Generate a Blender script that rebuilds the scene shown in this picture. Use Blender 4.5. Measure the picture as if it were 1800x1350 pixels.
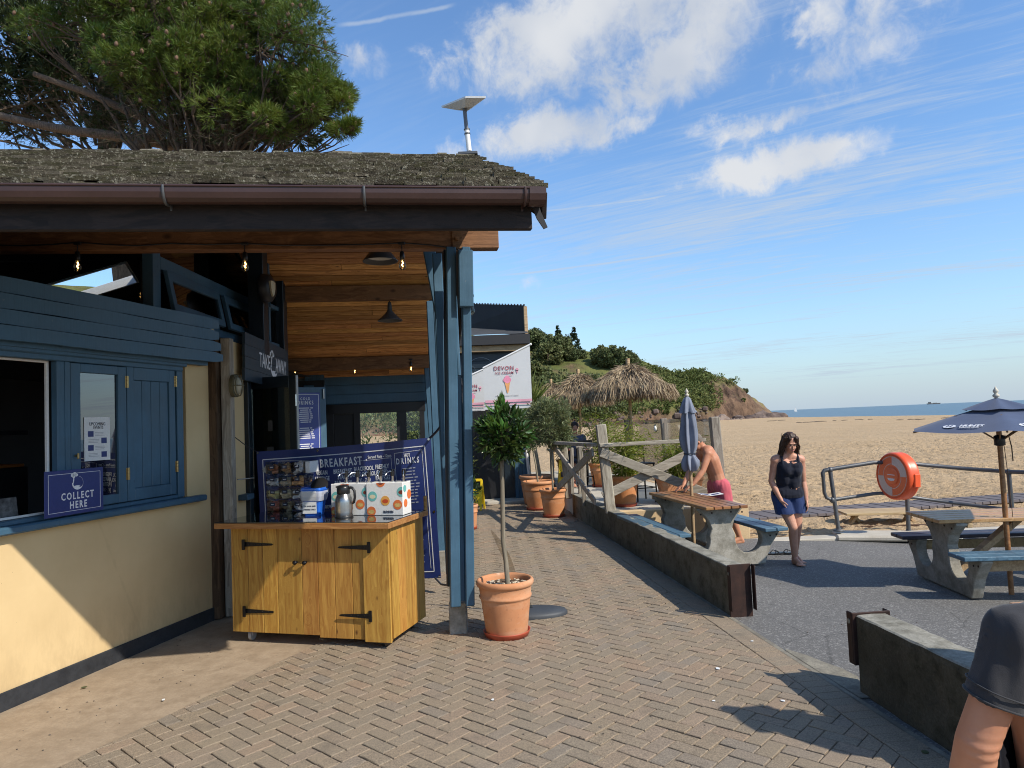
import bpy, bmesh, math, random
import numpy as np
from mathutils import Vector as V3, Matrix as Mx, noise as NZ
random.seed(7); rng = np.random.default_rng(7)
for o in list(bpy.data.objects): bpy.data.objects.remove(o)
sc = bpy.context.scene; COL = sc.collection
R = math.radians; PI = math.pi

# ------------------------------------------------------------------ camera
F_PX, PITCH, ROLL, CAM = 1248.0, math.atan(66/1248.0), R(2.42), V3((0, 0, 1.8))
FWD = V3((0, math.cos(PITCH), math.sin(PITCH))); UP0 = V3((0, -math.sin(PITCH), math.cos(PITCH))); R0 = V3((1, 0, 0))
CR = math.cos(ROLL)*R0 - math.sin(ROLL)*UP0; CU = math.sin(ROLL)*R0 + math.cos(ROLL)*UP0
cd = bpy.data.cameras.new('camera'); cam = bpy.data.objects.new('camera', cd); COL.objects.link(cam)
cam.matrix_world = Mx(((CR.x, CU.x, -FWD.x, CAM.x), (CR.y, CU.y, -FWD.y, CAM.y), (CR.z, CU.z, -FWD.z, CAM.z), (0, 0, 0, 1)))
cd.sensor_width = 36; cd.lens = 36*F_PX/1800; cd.clip_start = 0.05; cd.clip_end = 60000
sc.camera = cam

# ------------------------------------------------------------------ sun, sky, exposure
SUN_AZ, SUN_EL = R(37), R(41)
SUN = V3((math.cos(SUN_AZ)*math.cos(SUN_EL), -math.sin(SUN_AZ)*math.cos(SUN_EL), math.sin(SUN_EL)))
ld = bpy.data.lights.new('sun', 'SUN'); ld.energy = 4.5; ld.angle = R(0.53); ld.color = (1, 0.93, 0.82)
lo = bpy.data.objects.new('sun', ld); COL.objects.link(lo); lo.rotation_euler = SUN.to_track_quat('Z', 'Y').to_euler(); lo.location = (20, -20, 40)
w = bpy.data.worlds.new('World'); sc.world = w; w.use_nodes = True
nt = w.node_tree; nt.nodes.clear()
def wn(t, **k):
    n = nt.nodes.new(t)
    for a, b in k.items(): setattr(n, a, b)
    return n
def wl(a, b): nt.links.new(a, b)
def wm(op, a, b=None, c=None, clamp=False):
    n = wn('ShaderNodeMath', operation=op); n.use_clamp = clamp
    for i, x in enumerate((a, b, c)):
        if x is None: continue
        if isinstance(x, (int, float)): n.inputs[i].default_value = x
        else: wl(x, n.inputs[i])
    return n.outputs[0]
sky = wn('ShaderNodeTexSky', sky_type='NISHITA'); sky.sun_disc = False; sky.sun_elevation = SUN_EL
sky.sun_rotation = math.atan2(SUN.x, SUN.y); sky.altitude = 0; sky.air_density = 1.15; sky.dust_density = 0.4; sky.ozone_density = 2.6
tc = wn('ShaderNodeTexCoord'); sx = wn('ShaderNodeSeparateXYZ'); wl(tc.outputs['Generated'], sx.inputs[0])
X, Y, Z = sx.outputs
az = wm('ARCTAN2', X, Y); el = wm('ARCSINE', Z)
q = wn('ShaderNodeCombineXYZ'); wl(az, q.inputs[0]); wl(el, q.inputs[1])
def wnoise(vec, scale, det=6, rough=.55, dist=0, w4=0):
    n = wn('ShaderNodeTexNoise', noise_dimensions='4D'); n.inputs['Scale'].default_value = scale; n.inputs['Detail'].default_value = det
    n.inputs['Roughness'].default_value = rough; n.inputs['Distortion'].default_value = dist; n.inputs['W'].default_value = w4; wl(vec, n.inputs['Vector']); return n
def wrange(x, a, b, c=0, d=1, smooth=True):
    n = wn('ShaderNodeMapRange'); n.interpolation_type = 'SMOOTHSTEP' if smooth else 'LINEAR'
    wl(x, n.inputs[0])
    for i, k in enumerate((a, b, c, d)): n.inputs[i+1].default_value = k
    return n.outputs[0]
def wmap(vec, loc=(0, 0, 0), rot=0, scale=(1, 1, 1), typ='POINT'):
    n = wn('ShaderNodeMapping', vector_type=typ); n.inputs['Location'].default_value = loc; n.inputs['Rotation'].default_value = (0, 0, rot)
    n.inputs['Scale'].default_value = scale; wl(vec, n.inputs['Vector']); return n.outputs[0]
Zp = wm('MAXIMUM', Z, 0.004)
den = wm('ADD', Zp, 0.10)
px_ = wm('DIVIDE', X, den); py_ = wm('DIVIDE', Y, den)
pl = wn('ShaderNodeCombineXYZ'); wl(px_, pl.inputs[0]); wl(py_, pl.inputs[1]); PL = pl.outputs[0]
# cumulus puffs: ellipses in azimuth / elevation with edges broken by turbulence
wv = wnoise(q.outputs[0], 13, 10, .62, .5); wv2 = wnoise(q.outputs[0], 5.5, 3, .5, 0, 3.1)
sub = wn('ShaderNodeVectorMath', operation='SUBTRACT'); wl(wv.outputs['Color'], sub.inputs[0]); sub.inputs[1].default_value = (.5, .5, .5)
scl = wn('ShaderNodeVectorMath', operation='MULTIPLY'); wl(sub.outputs[0], scl.inputs[0]); scl.inputs[1].default_value = (.15, .085, 0)
qa = wn('ShaderNodeVectorMath', operation='ADD'); wl(q.outputs[0], qa.inputs[0]); wl(scl.outputs[0], qa.inputs[1]); QW = qa.outputs[0]
PUFFS = [(4.0, 28.6, 6.8, 3.2, 8, 1), (10.5, 30.0, 6.5, 3.0, 10, 1), (14.2, 26.2, 6.6, 2.7, 22, 1), (17.5, 29.5, 4, 3.0, 25, .8), (3.4, 22.4, 6.0, 1.8, 6, 1), (10.4, 22.4, 2.4, 1.0, 10, .75),
         (21.4, 18.2, 6.0, 1.5, 3, 1), (25.4, 18.4, 1.7, 1.0, 20, .9), (20.4, 21.2, 4.4, .8, 3, .6), (24.8, 27, 2.2, 1.6, 30, .7), (-11, 27.4, 2.0, 1.0, 5, .35), (1.0, 10.6, 2.0, .5, 3, .35),
         (29, 28, 8, 4.5, 35, .38), (-28, 30, 10, 5, 10, .8), (-40, 14, 9, 2.5, 4, .9), (52, 20, 10, 2.6, -6, .8), (70, 30, 13, 4, 0, .9), (110, 24, 12, 4, 5, .9), (160, 33, 14, 4, 0, .9), (-80, 25, 13, 4, 3, .9), (-130, 30, 14, 5, 0, .9)]
cum = None
for a_, e_, ra, re, rot, amp in PUFFS:
    v = wmap(QW, (R(a_), R(e_), 0), R(rot), (R(ra*1.5), R(re*1.5), 1), 'TEXTURE')
    ln = wn('ShaderNodeVectorMath', operation='LENGTH'); wl(v, ln.inputs[0])
    f = wm('MULTIPLY', wrange(ln.outputs['Value'], 1.15, .1), amp)
    cum = f if cum is None else wm('MAXIMUM', cum, f)
det = wm('ADD', wm('MULTIPLY', wv.outputs['Fac'], .75), wm('MULTIPLY', wv2.outputs['Fac'], .35))
wf = wnoise(q.outputs[0], 30, 12, .66, .6, 8.3)
det = wm('ADD', det, wm('MULTIPLY', wm('SUBTRACT', wf.outputs['Fac'], .5), .55))
cumd = wrange(wm('ADD', cum, wm('MULTIPLY', wm('SUBTRACT', det, .55), 2.1)), .10, .92)
cumd = wm('MULTIPLY', cumd, wrange(cum, .0, .18))
# high cirrus: streaks on a flat cloud sheet, thicker towards the south-east
cs = wmap(wmap(PL, (0, 0, 0), R(33)), (0, 0, 0), 0, (.34, 1.5, 1)); c1 = wnoise(cs, 1.15, 9, .62, 1.1, 1.3)
cs2 = wmap(wmap(PL, (0, 0, 0), R(27)), (3, 1, 0), 0, (.5, 4.4, 1)); c2 = wnoise(cs2, 1.5, 9, .64, .9, 5.2)
c3 = wnoise(PL, .42, 3, .5, .2, 2.2)
side = wrange(wm('ADD', wm('MULTIPLY', X, .9), wm('MULTIPLY', wm('SUBTRACT', .5, Z), .55)), -.20, .62, .16, 1.0)
cir = wm('ADD', wm('MULTIPLY', c1.outputs['Fac'], .55), wm('ADD', wm('MULTIPLY', c2.outputs['Fac'], .4), wm('MULTIPLY', c3.outputs['Fac'], .35)))
c4 = wnoise(wmap(wmap(PL, (0, 0, 0), R(30)), (7, 2, 0), 0, (1.1, 9., 1)), 2.2, 10, .68, 1.4, 6.1)
cird = wm('MULTIPLY', wrange(wm('ADD', cir, wm('MULTIPLY', wm('SUBTRACT', c4.outputs['Fac'], .5), .55)), .55, .90), wm('MULTIPLY', side, .95))
cird = wm('MAXIMUM', cird, wm('MULTIPLY', wrange(cum, .02, .7), wm('MULTIPLY', wrange(det, .3, .75), .5)))
# contrails: thin straight lines in azimuth / elevation
con = None
for a0, e0, a1, e1, wd, amp in ((-13.4, 29.6, -3.0, 31.3, .22, .5), (2.0, 16.5, 14.2, 17.0, .15, .7), (-2.5, 11.6, 18.4, 12.9, .16, .7), (4, 7.2, 30, 8.6, .14, .5), (14, 9.6, 24, 10.6, .12, .5), (23, 13.6, 36, 17.6, .5, .25)):
    L = math.hypot(a1-a0, e1-e0); v = wmap(q.outputs[0], (R((a0+a1)/2), R((e0+e1)/2), 0), math.atan2(e1-e0, a1-a0), (R(L/2), R(wd), 1), 'TEXTURE')
    s_ = wn('ShaderNodeSeparateXYZ'); wl(v, s_.inputs[0])
    f = wm('MULTIPLY', wrange(wm('ABSOLUTE', wm('ADD', s_.outputs[1], wm('MULTIPLY', wm('SUBTRACT', wv.outputs['Fac'], .5), 2.2))), 1, .1), wrange(wm('ABSOLUTE', s_.outputs[0]), 1, .72))
    f = wm('MULTIPLY', f, wm('MULTIPLY', wrange(wv.outputs['Fac'], .3, .6, .45, 1), amp)); con = f if con is None else wm('MAXIMUM', con, f)
haze = wm('MAXIMUM', wrange(Z, .0, .26, .40, 0.0, False), wrange(Z, .0, .09, .80, .0, False))
thin = wm('MAXIMUM', wm('MAXIMUM', cird, con), wm('MULTIPLY', haze, .75))
def wmix(fac, a, b):
    n = wn('ShaderNodeMix', data_type='RGBA'); wl(fac, n.inputs[0])
    for i, x in ((6, a), (7, b)):
        if isinstance(x, tuple): n.inputs[i].default_value = x + (1,)
        else: wl(x, n.inputs[i])
    return n.outputs[2]
SKYB = 0.15
blue_ = wn('ShaderNodeMix', data_type='RGBA', blend_type='MULTIPLY'); blue_.inputs[0].default_value = 1; wl(sky.outputs[0], blue_.inputs[6]); blue_.inputs[7].default_value = (.80, .98, 1.16, 1)
c_ = wmix(thin, blue_.outputs[2], (3.2, 3.7, 4.35))
c_ = wmix(wrange(Z, .0, .12, .55, 0., False), c_, (2.55, 3.25, 4.15))
shade = wrange(wv2.outputs['Fac'], .3, .62)
cc = wmix(shade, (3.0, 3.35, 3.95), (4.5, 4.6, 4.75))
c_ = wmix(wm('MULTIPLY', cumd, .93), c_, cc)
bg = wn('ShaderNodeBackground'); bg.inputs[1].default_value = SKYB; wl(c_, bg.inputs[0])
wo = wn('ShaderNodeOutputWorld'); wl(bg.outputs[0], wo.inputs[0])
vs = sc.view_settings; vs.view_transform = 'Standard'; vs.look = 'None'; vs.gamma = 1; vs.use_curve_mapping = False; vs.exposure = 0.2
sc.render.engine = 'CYCLES'
cy = sc.cycles; cy.filter_width = 1.05; cy.use_denoising = True; cy.max_bounces = 8; cy.diffuse_bounces = 5; cy.glossy_bounces = 4; cy.transmission_bounces = 6; cy.transparent_max_bounces = 16; cy.caustics_reflective = False; cy.caustics_refractive = False
try: cy.denoiser = 'OPENIMAGEDENOISE'
except Exception: pass

# ------------------------------------------------------------------ picking points in space
def ray(u, v): return FWD*F_PX + CR*(u-900) + CU*(675-v)
def gz(u, v, z=0.0):
    d = ray(u, v); return CAM + d*((z-CAM.z)/d.z)
def ay(u, v, y):
    d = ray(u, v); return CAM + d*(y/d.y)
def apl(u, v, p, n):
    d = ray(u, v); n = V3(n); return CAM + d*(n.dot(V3(p)-CAM)/n.dot(d))
def seen(p, m=0):
    d = V3(p)-CAM; z = d.dot(FWD)
    if z < .1: return False
    x = 900+F_PX*d.dot(CR)/z; y = 675-F_PX*d.dot(CU)/z
    return -m < x < 1800+m and -m < y < 1350+m

# ------------------------------------------------------------------ mesh building
def frame(o, x, y, z=None):
    x = V3(x).normalized(); y = V3(y); z = x.cross(y).normalized() if z is None else V3(z).normalized(); y = z.cross(x).normalized(); o = V3(o)
    return Mx(((x.x, y.x, z.x, o.x), (x.y, y.y, z.y, o.y), (x.z, y.z, z.z, o.z), (0, 0, 0, 1)))
def rotz(a): return Mx.Rotation(a, 4, 'Z')
class MB:
    def __init__(s): s.v = []; s.f = []; s.mi = []; s.sm = []
    def add(s, vs_, fs, M=None, mi=0, smooth=False):
        b = len(s.v)
        if M is not None: vs_ = [M @ V3(p) for p in vs_]
        s.v.extend([tuple(p) for p in vs_]); s.f.extend([tuple(b+i for i in f) for f in fs]); s.mi.extend([mi]*len(fs)); s.sm.extend([smooth]*len(fs)); return s
    def box(s, lo, hi, b=0.004, M=None, mi=0):
        lo = [min(a, c) for a, c in zip(lo, hi)] if True else lo; hi_ = hi
        return s._cb(lo, [max(a, c) for a, c in zip(lo, hi_)], b, M, mi)
    def _cb(s, lo, hi, b, M, mi):
        b = min(b, .45*min(h-l for l, h in zip(lo, hi)))
        if b <= 0:
            vs_ = [(x, y, z) for x in (lo[0], hi[0]) for y in (lo[1], hi[1]) for z in (lo[2], hi[2])]
            return s.add(vs_, [(0, 1, 3, 2), (4, 6, 7, 5), (0, 4, 5, 1), (2, 3, 7, 6), (0, 2, 6, 4), (1, 5, 7, 3)], M, mi)
        vs_ = []; ix = {}
        for cx in (0, 1):
            for cy_ in (0, 1):
                for cz in (0, 1):
                    c = (cx, cy_, cz); p = [hi[i] if c[i] else lo[i] for i in range(3)]
                    for a in range(3):
                        r = list(p)
                        for k in range(3):
                            if k != a: r[k] += -b if c[k] else b
                        ix[c+(a,)] = len(vs_); vs_.append(r)
        fs = []
        for a in range(3):
            o1, o2 = [k for k in range(3) if k != a]
            for sd in (0, 1):
                lp = []
                for (p, q_) in ((0, 0), (1, 0), (1, 1), (0, 1)):
                    c = [0, 0, 0]; c[a] = sd; c[o1] = p; c[o2] = q_; lp.append(ix[tuple(c)+(a,)])
                fs.append(lp)
            for p in (0, 1):
                for q_ in (0, 1):
                    c0 = [0, 0, 0]; c0[o1] = p; c0[o2] = q_; c1_ = list(c0); c1_[a] = 1
                    fs.append([ix[tuple(c0)+(o1,)], ix[tuple(c1_)+(o1,)], ix[tuple(c1_)+(o2,)], ix[tuple(c0)+(o2,)]])
        for cx in (0, 1):
            for cy_ in (0, 1):
                for cz in (0, 1): fs.append([ix[(cx, cy_, cz, a)] for a in range(3)])
        return s.add(vs_, fs, M, mi)
    def beam(s, p0, p1, w, h, up=(0, 0, 1), b=.004, mi=0):
        p0 = V3(p0); p1 = V3(p1); x = p1-p0; L = x.length; M = frame(p0, x, V3(up).cross(x) if abs(V3(up).cross(x).length) > 1e-6 else (0, 1, 0))
        return s.box((0, -w/2, -h/2), (L, w/2, h/2), b, M, mi)
    def tube(s, pts, r, seg=8, cap=True, mi=0, M=None):
        pts = [V3(p) for p in pts]; n = len(pts); rs = list(r) if hasattr(r, '__len__') else [r]*n
        vs_ = []; fs = []; ref = None
        for i, p in enumerate(pts):
            t = (pts[min(i+1, n-1)]-pts[max(i-1, 0)]).normalized()
            if ref is None: ref = V3((0, 0, 1)) if abs(t.z) < .9 else V3((1, 0, 0))
            a = t.cross(ref).normalized(); b_ = a.cross(t).normalized(); ref = b_
            for k in range(seg):
                an = 2*PI*k/seg; vs_.append(p+(a*math.cos(an)+b_*math.sin(an))*rs[i])
        for i in range(n-1):
            for k in range(seg): fs.append((i*seg+k, i*seg+(k+1) % seg, (i+1)*seg+(k+1) % seg, (i+1)*seg+k))
        s.add(vs_, fs, M, mi, True)
        if cap: s.add([vs_[k] for k in range(seg)], [tuple(range(seg))], M, mi); s.add([vs_[(n-1)*seg+k] for k in range(seg)], [tuple(range(seg))], M, mi)
        return s
    def lathe(s, prof, seg=32, M=None, mi=0, smooth=True, wob=0):
        vs_ = []; fs = []; n = len(prof)
        for i, (r, z) in enumerate(prof):
            for k in range(seg):
                an = 2*PI*k/seg; rr = r*(1+wob*math.sin(an*3+i)) if wob else r; vs_.append((rr*math.cos(an), rr*math.sin(an), z))
        for i in range(n-1):
            for k in range(seg): fs.append((i*seg+k, i*seg+(k+1) % seg, (i+1)*seg+(k+1) % seg, (i+1)*seg+k))
        return s.add(vs_, fs, M, mi, smooth)
    def prism(s, poly, d0, d1, M=None, mi=0):
        n = len(poly); vs_ = [(x, y, d0) for x, y in poly]+[(x, y, d1) for x, y in poly]
        fs = [tuple(range(n))[::-1], tuple(range(n, 2*n))]+[(i, (i+1) % n, n+(i+1) % n, n+i) for i in range(n)]
        return s.add(vs_, fs, M, mi)
    def ell(s, c, r, seg=12, rings=8, M=None, mi=0):
        prof = [(math.sin(PI*i/rings), -math.cos(PI*i/rings)) for i in range(rings+1)]; prof[0] = (1e-4, -1); prof[-1] = (1e-4, 1)
        vs_ = [(c[0]+r[0]*p*math.cos(2*PI*k/seg), c[1]+r[1]*p*math.sin(2*PI*k/seg), c[2]+r[2]*z) for p, z in prof for k in range(seg)]
        fs = [(i*seg+k, i*seg+(k+1) % seg, (i+1)*seg+(k+1) % seg, (i+1)*seg+k) for i in range(rings) for k in range(seg)]
        return s.add(vs_, fs, M, mi, True)
    def mesh(s, name, mats, recalc=True):
        me = bpy.data.meshes.new(name); me.from_pydata(s.v, [], s.f)
        for m in (mats if isinstance(mats, (list, tuple)) else [mats]): me.materials.append(m)
        me.polygons.foreach_set('material_index', s.mi); me.polygons.foreach_set('use_smooth', s.sm)
        if recalc:
            bm = bmesh.new(); bm.from_mesh(me); bmesh.ops.recalc_face_normals(bm, faces=bm.faces); bm.to_mesh(me); bm.free()
        me.update(); return me
def npmesh(name, verts, faces, mats, smooth=False, fattr=None):
    """verts (n,3); faces (m,k) all of one size"""
    me = bpy.data.meshes.new(name); verts = np.asarray(verts, np.float32); faces = np.asarray(faces, np.int32); m, k = faces.shape
    me.vertices.add(len(verts)); me.vertices.foreach_set('co', verts.ravel()); me.loops.add(m*k); me.loops.foreach_set('vertex_index', faces.ravel())
    me.polygons.add(m); me.polygons.foreach_set('loop_start', np.arange(0, m*k, k, dtype=np.int32)); me.polygons.foreach_set('use_smooth', np.full(m, smooth))
    for mt in (mats if isinstance(mats, (list, tuple)) else [mats]): me.materials.append(mt)
    if fattr is not None:
        a = me.attributes.new('rnd', 'FLOAT', 'FACE'); a.data.foreach_set('value', np.asarray(fattr, np.float32))
    me.update(calc_edges=True); me.validate(); return me
PM = {}
def thing(name, label, cat, loc=(0, 0, 0), rz=0, group=None, mesh=None, rot=None):
    o = bpy.data.objects.new(name, mesh); COL.objects.link(o); o.location = loc; o.rotation_euler = rot or (0, 0, rz); o['label'] = label; o['category'] = cat
    if group: o['group'] = group
    PM[o] = Mx.Translation(V3(loc)) @ o.rotation_euler.to_matrix().to_4x4(); return o
def part(name, mb, mats, parent=None, world=False, label=None, kind=None, recalc=True, loc=None):
    me = mb.mesh(name, mats, recalc) if isinstance(mb, MB) else mb
    o = bpy.data.objects.new(name, me); COL.objects.link(o)
    if parent is not None:
        o.parent = parent
        if world: o.matrix_parent_inverse = PM[parent].inverted()
    if loc is not None: o.location = loc
    PM[o] = (PM[parent] if parent is not None and not world else Mx.Identity(4)) @ (Mx.Translation(V3(loc)) if loc is not None else Mx.Identity(4))
    if label: o['label'] = label
    if kind: o['kind'] = kind
    return o
def struct(name, mb, mats, recalc=True): return part(name, mb, mats, None, kind='structure', recalc=recalc)
def clone(root, loc, rz, label, group=None, rot=None):
    r = root.copy(); COL.objects.link(r); r.location = loc; r.rotation_euler = rot or (0, 0, rz); r['label'] = label
    if group: r['group'] = group
    for ch in list(root.children):
        c = ch.copy(); COL.objects.link(c); c.parent = r; c.matrix_parent_inverse = ch.matrix_parent_inverse.copy()
        for g in ch.children:
            d = g.copy(); COL.objects.link(d); d.parent = c; d.matrix_parent_inverse = g.matrix_parent_inverse.copy()
    PM[r] = Mx.Translation(V3(loc)) @ r.rotation_euler.to_matrix().to_4x4(); return r
def text_mesh(body, size=1, align='CENTER', xs=1.0, ex=.001, bold=0.0, space=1.0):
    cu = bpy.data.curves.new('lettering', 'FONT'); cu.body = body; cu.size = size; cu.align_x = align; cu.align_y = 'CENTER'; cu.extrude = ex; cu.offset = bold*size; cu.resolution_u = 2; cu.space_character = space
    o = bpy.data.objects.new('lettering', cu); COL.objects.link(o); dg = bpy.context.evaluated_depsgraph_get(); me = bpy.data.meshes.new_from_object(o.evaluated_get(dg)); bpy.data.objects.remove(o)
    co = np.empty(len(me.vertices)*3, np.float32); me.vertices.foreach_get('co', co); co = co.reshape(-1, 3); co[:, 0] *= xs
    fs = [tuple(p.vertices) for p in me.polygons]; bpy.data.meshes.remove(me); return co.tolist(), fs
def write(mb, body, M, size, align='CENTER', xs=1.0, bold=0.0, mi=0, ex=.0012, space=1.0):
    v, f = text_mesh(body, size, align, xs, ex, bold, space); mb.add(v, f, M, mi); return mb
# ------------------------------------------------------------------ materials
class NT:
    def __init__(s, name):
        s.m = bpy.data.materials.new(name); s.m.use_nodes = True; s.t = s.m.node_tree; s.t.nodes.clear()
        s.out = s.n('ShaderNodeOutputMaterial'); s.p = s.n('ShaderNodeBsdfPrincipled'); s.l(s.p.outputs[0], s.out.inputs[0])
        s.tc = s.n('ShaderNodeTexCoord'); s.co = s.tc.outputs['Object']
    def n(s, t, **k):
        x = s.t.nodes.new(t)
        for a, b in k.items(): setattr(x, a, b)
        return x
    def l(s, a, b): s.t.links.new(a, b)
    def st(s, sock, x):
        if x is None: return
        if isinstance(x, (int, float)): sock.default_value = x
        elif isinstance(x, tuple): sock.default_value = x + (1,) if len(x) == 3 and sock.type == 'RGBA' else x
        else: s.l(x, sock)
    def math(s, op, a, b=None, clamp=False):
        x = s.n('ShaderNodeMath', operation=op); x.use_clamp = clamp; s.st(x.inputs[0], a); s.st(x.inputs[1], b); return x.outputs[0]
    def map(s, vec=None, loc=(0, 0, 0), rot=(0, 0, 0), scale=(1, 1, 1)):
        x = s.n('ShaderNodeMapping'); x.inputs['Location'].default_value = loc; x.inputs['Rotation'].default_value = rot; x.inputs['Scale'].default_value = scale; s.l(vec or s.co, x.inputs[0]); return x.outputs[0]
    def noise(s, scale=5, det=5, rough=.55, vec=None, dist=0, out='Fac'):
        x = s.n('ShaderNodeTexNoise'); x.inputs['Scale'].default_value = scale; x.inputs['Detail'].default_value = det; x.inputs['Roughness'].default_value = rough; x.inputs['Distortion'].default_value = dist; s.l(vec or s.co, x.inputs['Vector']); return x.outputs[out]
    def voro(s, scale=5, vec=None, feat='F1', out='Distance', rnd=1):
        x = s.n('ShaderNodeTexVoronoi', feature=feat); x.inputs['Scale'].default_value = scale; x.inputs['Randomness'].default_value = rnd; s.l(vec or s.co, x.inputs['Vector']); return x.outputs[out]
    def ramp(s, x, *stops, interp='LINEAR'):
        r = s.n('ShaderNodeValToRGB'); r.color_ramp.interpolation = interp; e = r.color_ramp.elements
        while len(e) < len(stops): e.new(.5)
        for i, (p, c) in enumerate(stops):
            e[i].position = p; e[i].color = (c, c, c, 1) if isinstance(c, (int, float)) else c+(1,)
        s.l(x, r.inputs[0]); return r.outputs[0]
    def rng(s, x, a, b, c=0., d=1.):
        n = s.n('ShaderNodeMapRange'); s.l(x, n.inputs[0])
        for i, k in enumerate((a, b, c, d)): n.inputs[i+1].default_value = k
        return n.outputs[0]
    def mix(s, f, a, b, mode='MIX'):
        x = s.n('ShaderNodeMix', data_type='RGBA', blend_type=mode); s.st(x.inputs[0], f); s.st(x.inputs[6], a); s.st(x.inputs[7], b); return x.outputs[2]
    def rand(s): return s.n('ShaderNodeObjectInfo').outputs['Random']
    def attr(s, name='rnd'): return s.n('ShaderNodeAttribute', attribute_name=name).outputs['Fac']
    def bump(s, h, st=.3, d=.01):
        b = s.n('ShaderNodeBump'); b.inputs['Strength'].default_value = st; b.inputs['Distance'].default_value = d; s.l(h, b.inputs['Height']); s.l(b.outputs[0], s.p.inputs['Normal']); return b
    def set(s, **k):
        for a, b in k.items(): s.st(s.p.inputs[a.replace('_', ' ')], b)
        return s
    def col(s, c): s.st(s.p.inputs['Base Color'], c); return s
    def hsv(s, c, h=.5, sa=1., v=1.):
        x = s.n('ShaderNodeHueSaturation'); s.st(x.inputs['Hue'], h); s.st(x.inputs['Saturation'], sa); s.st(x.inputs['Value'], v); s.st(x.inputs['Color'], c); return x.outputs[0]
def scl3(c, k): return tuple(x*k for x in c)
def simple(name, c, rough=.6, metal=0., var=.18, scale=3., bump=.15, bs=60., spec=.5, c2=None, bd=.003, vary=False):
    t = NT(name); a = t.noise(scale, 6, .6); b = t.noise(bs, 4, .6)
    col = t.mix(t.rng(a, .3, .7), scl3(c, 1-var), c2 or scl3(c, 1+var)); col = t.mix(t.rng(b, .35, .75, 0, .35), col, scl3(c, .6))
    if vary: col = t.hsv(col, v=t.rng(t.rand(), 0, 1, .82, 1.15))
    t.col(col).set(Roughness=t.rng(a, .3, .7, max(.03, rough-.08), min(1., rough+.08)), Metallic=metal, Specular_IOR_Level=spec)
    if bump: t.bump(b, bump, bd)
    return t.m
def wood(name, c, dark, axis=0, rough=.6, knots=.5, grain=1., vary=.25, spec=.3, knotcol=None, bump=.25, ks=5.):
    """boards with grain along a local axis, knots, and a tint and offset of their own per object"""
    t = NT(name); r = t.rand(); off = t.n('ShaderNodeCombineXYZ')
    for i, k in enumerate((37., 91., 53.)): t.l(t.math('MULTIPLY', r, k), off.inputs[i])
    add = t.n('ShaderNodeVectorMath', operation='ADD'); t.l(t.co, add.inputs[0]); t.l(off.outputs[0], add.inputs[1]); P = add.outputs[0]
    sc_ = [22., 22., 22.]; sc_[axis] = 1.3; vec = t.map(P, scale=tuple(sc_))
    kv = [ks, ks, ks]; kv[axis] *= .62; kvec = t.map(P, scale=tuple(kv)); kd = t.voro(1., kvec); kn = t.rng(kd, .035, .105, 1, 0)
    dn = t.noise(1.6, 3, .5, P, out='Color'); wv_ = t.n('ShaderNodeVectorMath', operation='MULTIPLY_ADD'); t.l(dn, wv_.inputs[0]); wv_.inputs[1].default_value = (2.6, 2.6, 2.6); t.l(vec, wv_.inputs[2])
    kadd = t.n('ShaderNodeVectorMath', operation='SCALE'); t.l(wv_.outputs[0], kadd.inputs[0]); t.st(kadd.inputs['Scale'], t.rng(kd, .0, .35, 1.5, 1.0))
    g = t.noise(grain, 4, .6, kadd.outputs[0], 1.2); g2 = t.noise(5., 3, .7, vec)
    col = t.mix(t.rng(g, .38, .62), dark, c); col = t.mix(t.rng(g2, .45, .72, 0, .6), col, dark)
    col = t.mix(t.math('MULTIPLY', kn, knots), col, knotcol or scl3(dark, .35))
    col = t.hsv(col, t.rng(r, 0, 1, .49, .507), 1., t.rng(t.math('FRACT', t.math('MULTIPLY', r, 7.7)), 0, 1, 1-vary, 1+vary))
    t.col(col).set(Roughness=rough, Specular_IOR_Level=spec); t.bump(t.math('ADD', g2, t.math('MULTIPLY', g, .5)), bump, .004); return t.m
def foliage(name, c, c2, rough=.5, trans=.3, scale=1.5, spec=.4, hv=.02, fine=0):
    t = NT(name); a = t.noise(scale, 4, .6); r = t.attr('rnd'); col = t.mix(t.rng(a, .35, .65), c, c2)
    col = t.hsv(col, t.rng(r, 0, 1, .5-hv, .5+hv), 1., t.rng(r, 0, 1, .65, 1.35)); t.col(col).set(Roughness=rough, Specular_IOR_Level=spec)
    tr = t.n('ShaderNodeBsdfTranslucent'); t.l(t.hsv(col, .48, 1.1, 1.3), tr.inputs[0]); mx = t.n('ShaderNodeMixShader'); mx.inputs[0].default_value = trans
    t.l(t.p.outputs[0], mx.inputs[1]); t.l(tr.outputs[0], mx.inputs[2]); t.l(mx.outputs[0], t.out.inputs[0]); return t.m
def cloth(name, c, var=.12, rough=.85, ws=500., trans=0., bump=.2):
    t = NT(name); a = t.noise(4, 5, .6); w1 = t.noise(ws, 2, .5); col = t.mix(t.rng(a, .3, .7), scl3(c, 1-var), scl3(c, 1+var)); col = t.mix(t.rng(w1, .4, .7, 0, .25), col, scl3(c, .65))
    t.col(col).set(Roughness=rough, Specular_IOR_Level=.2, Sheen_Weight=.15); t.bump(t.math('ADD', w1, t.math('MULTIPLY', t.noise(22, 3), 2.)), bump, .003)
    if trans:
        tr = t.n('ShaderNodeBsdfTranslucent'); t.l(col, tr.inputs[0]); mx = t.n('ShaderNodeMixShader'); mx.inputs[0].default_value = trans; t.l(t.p.outputs[0], mx.inputs[1]); t.l(tr.outputs[0], mx.inputs[2]); t.l(mx.outputs[0], t.out.inputs[0])
    return t.m
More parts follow.
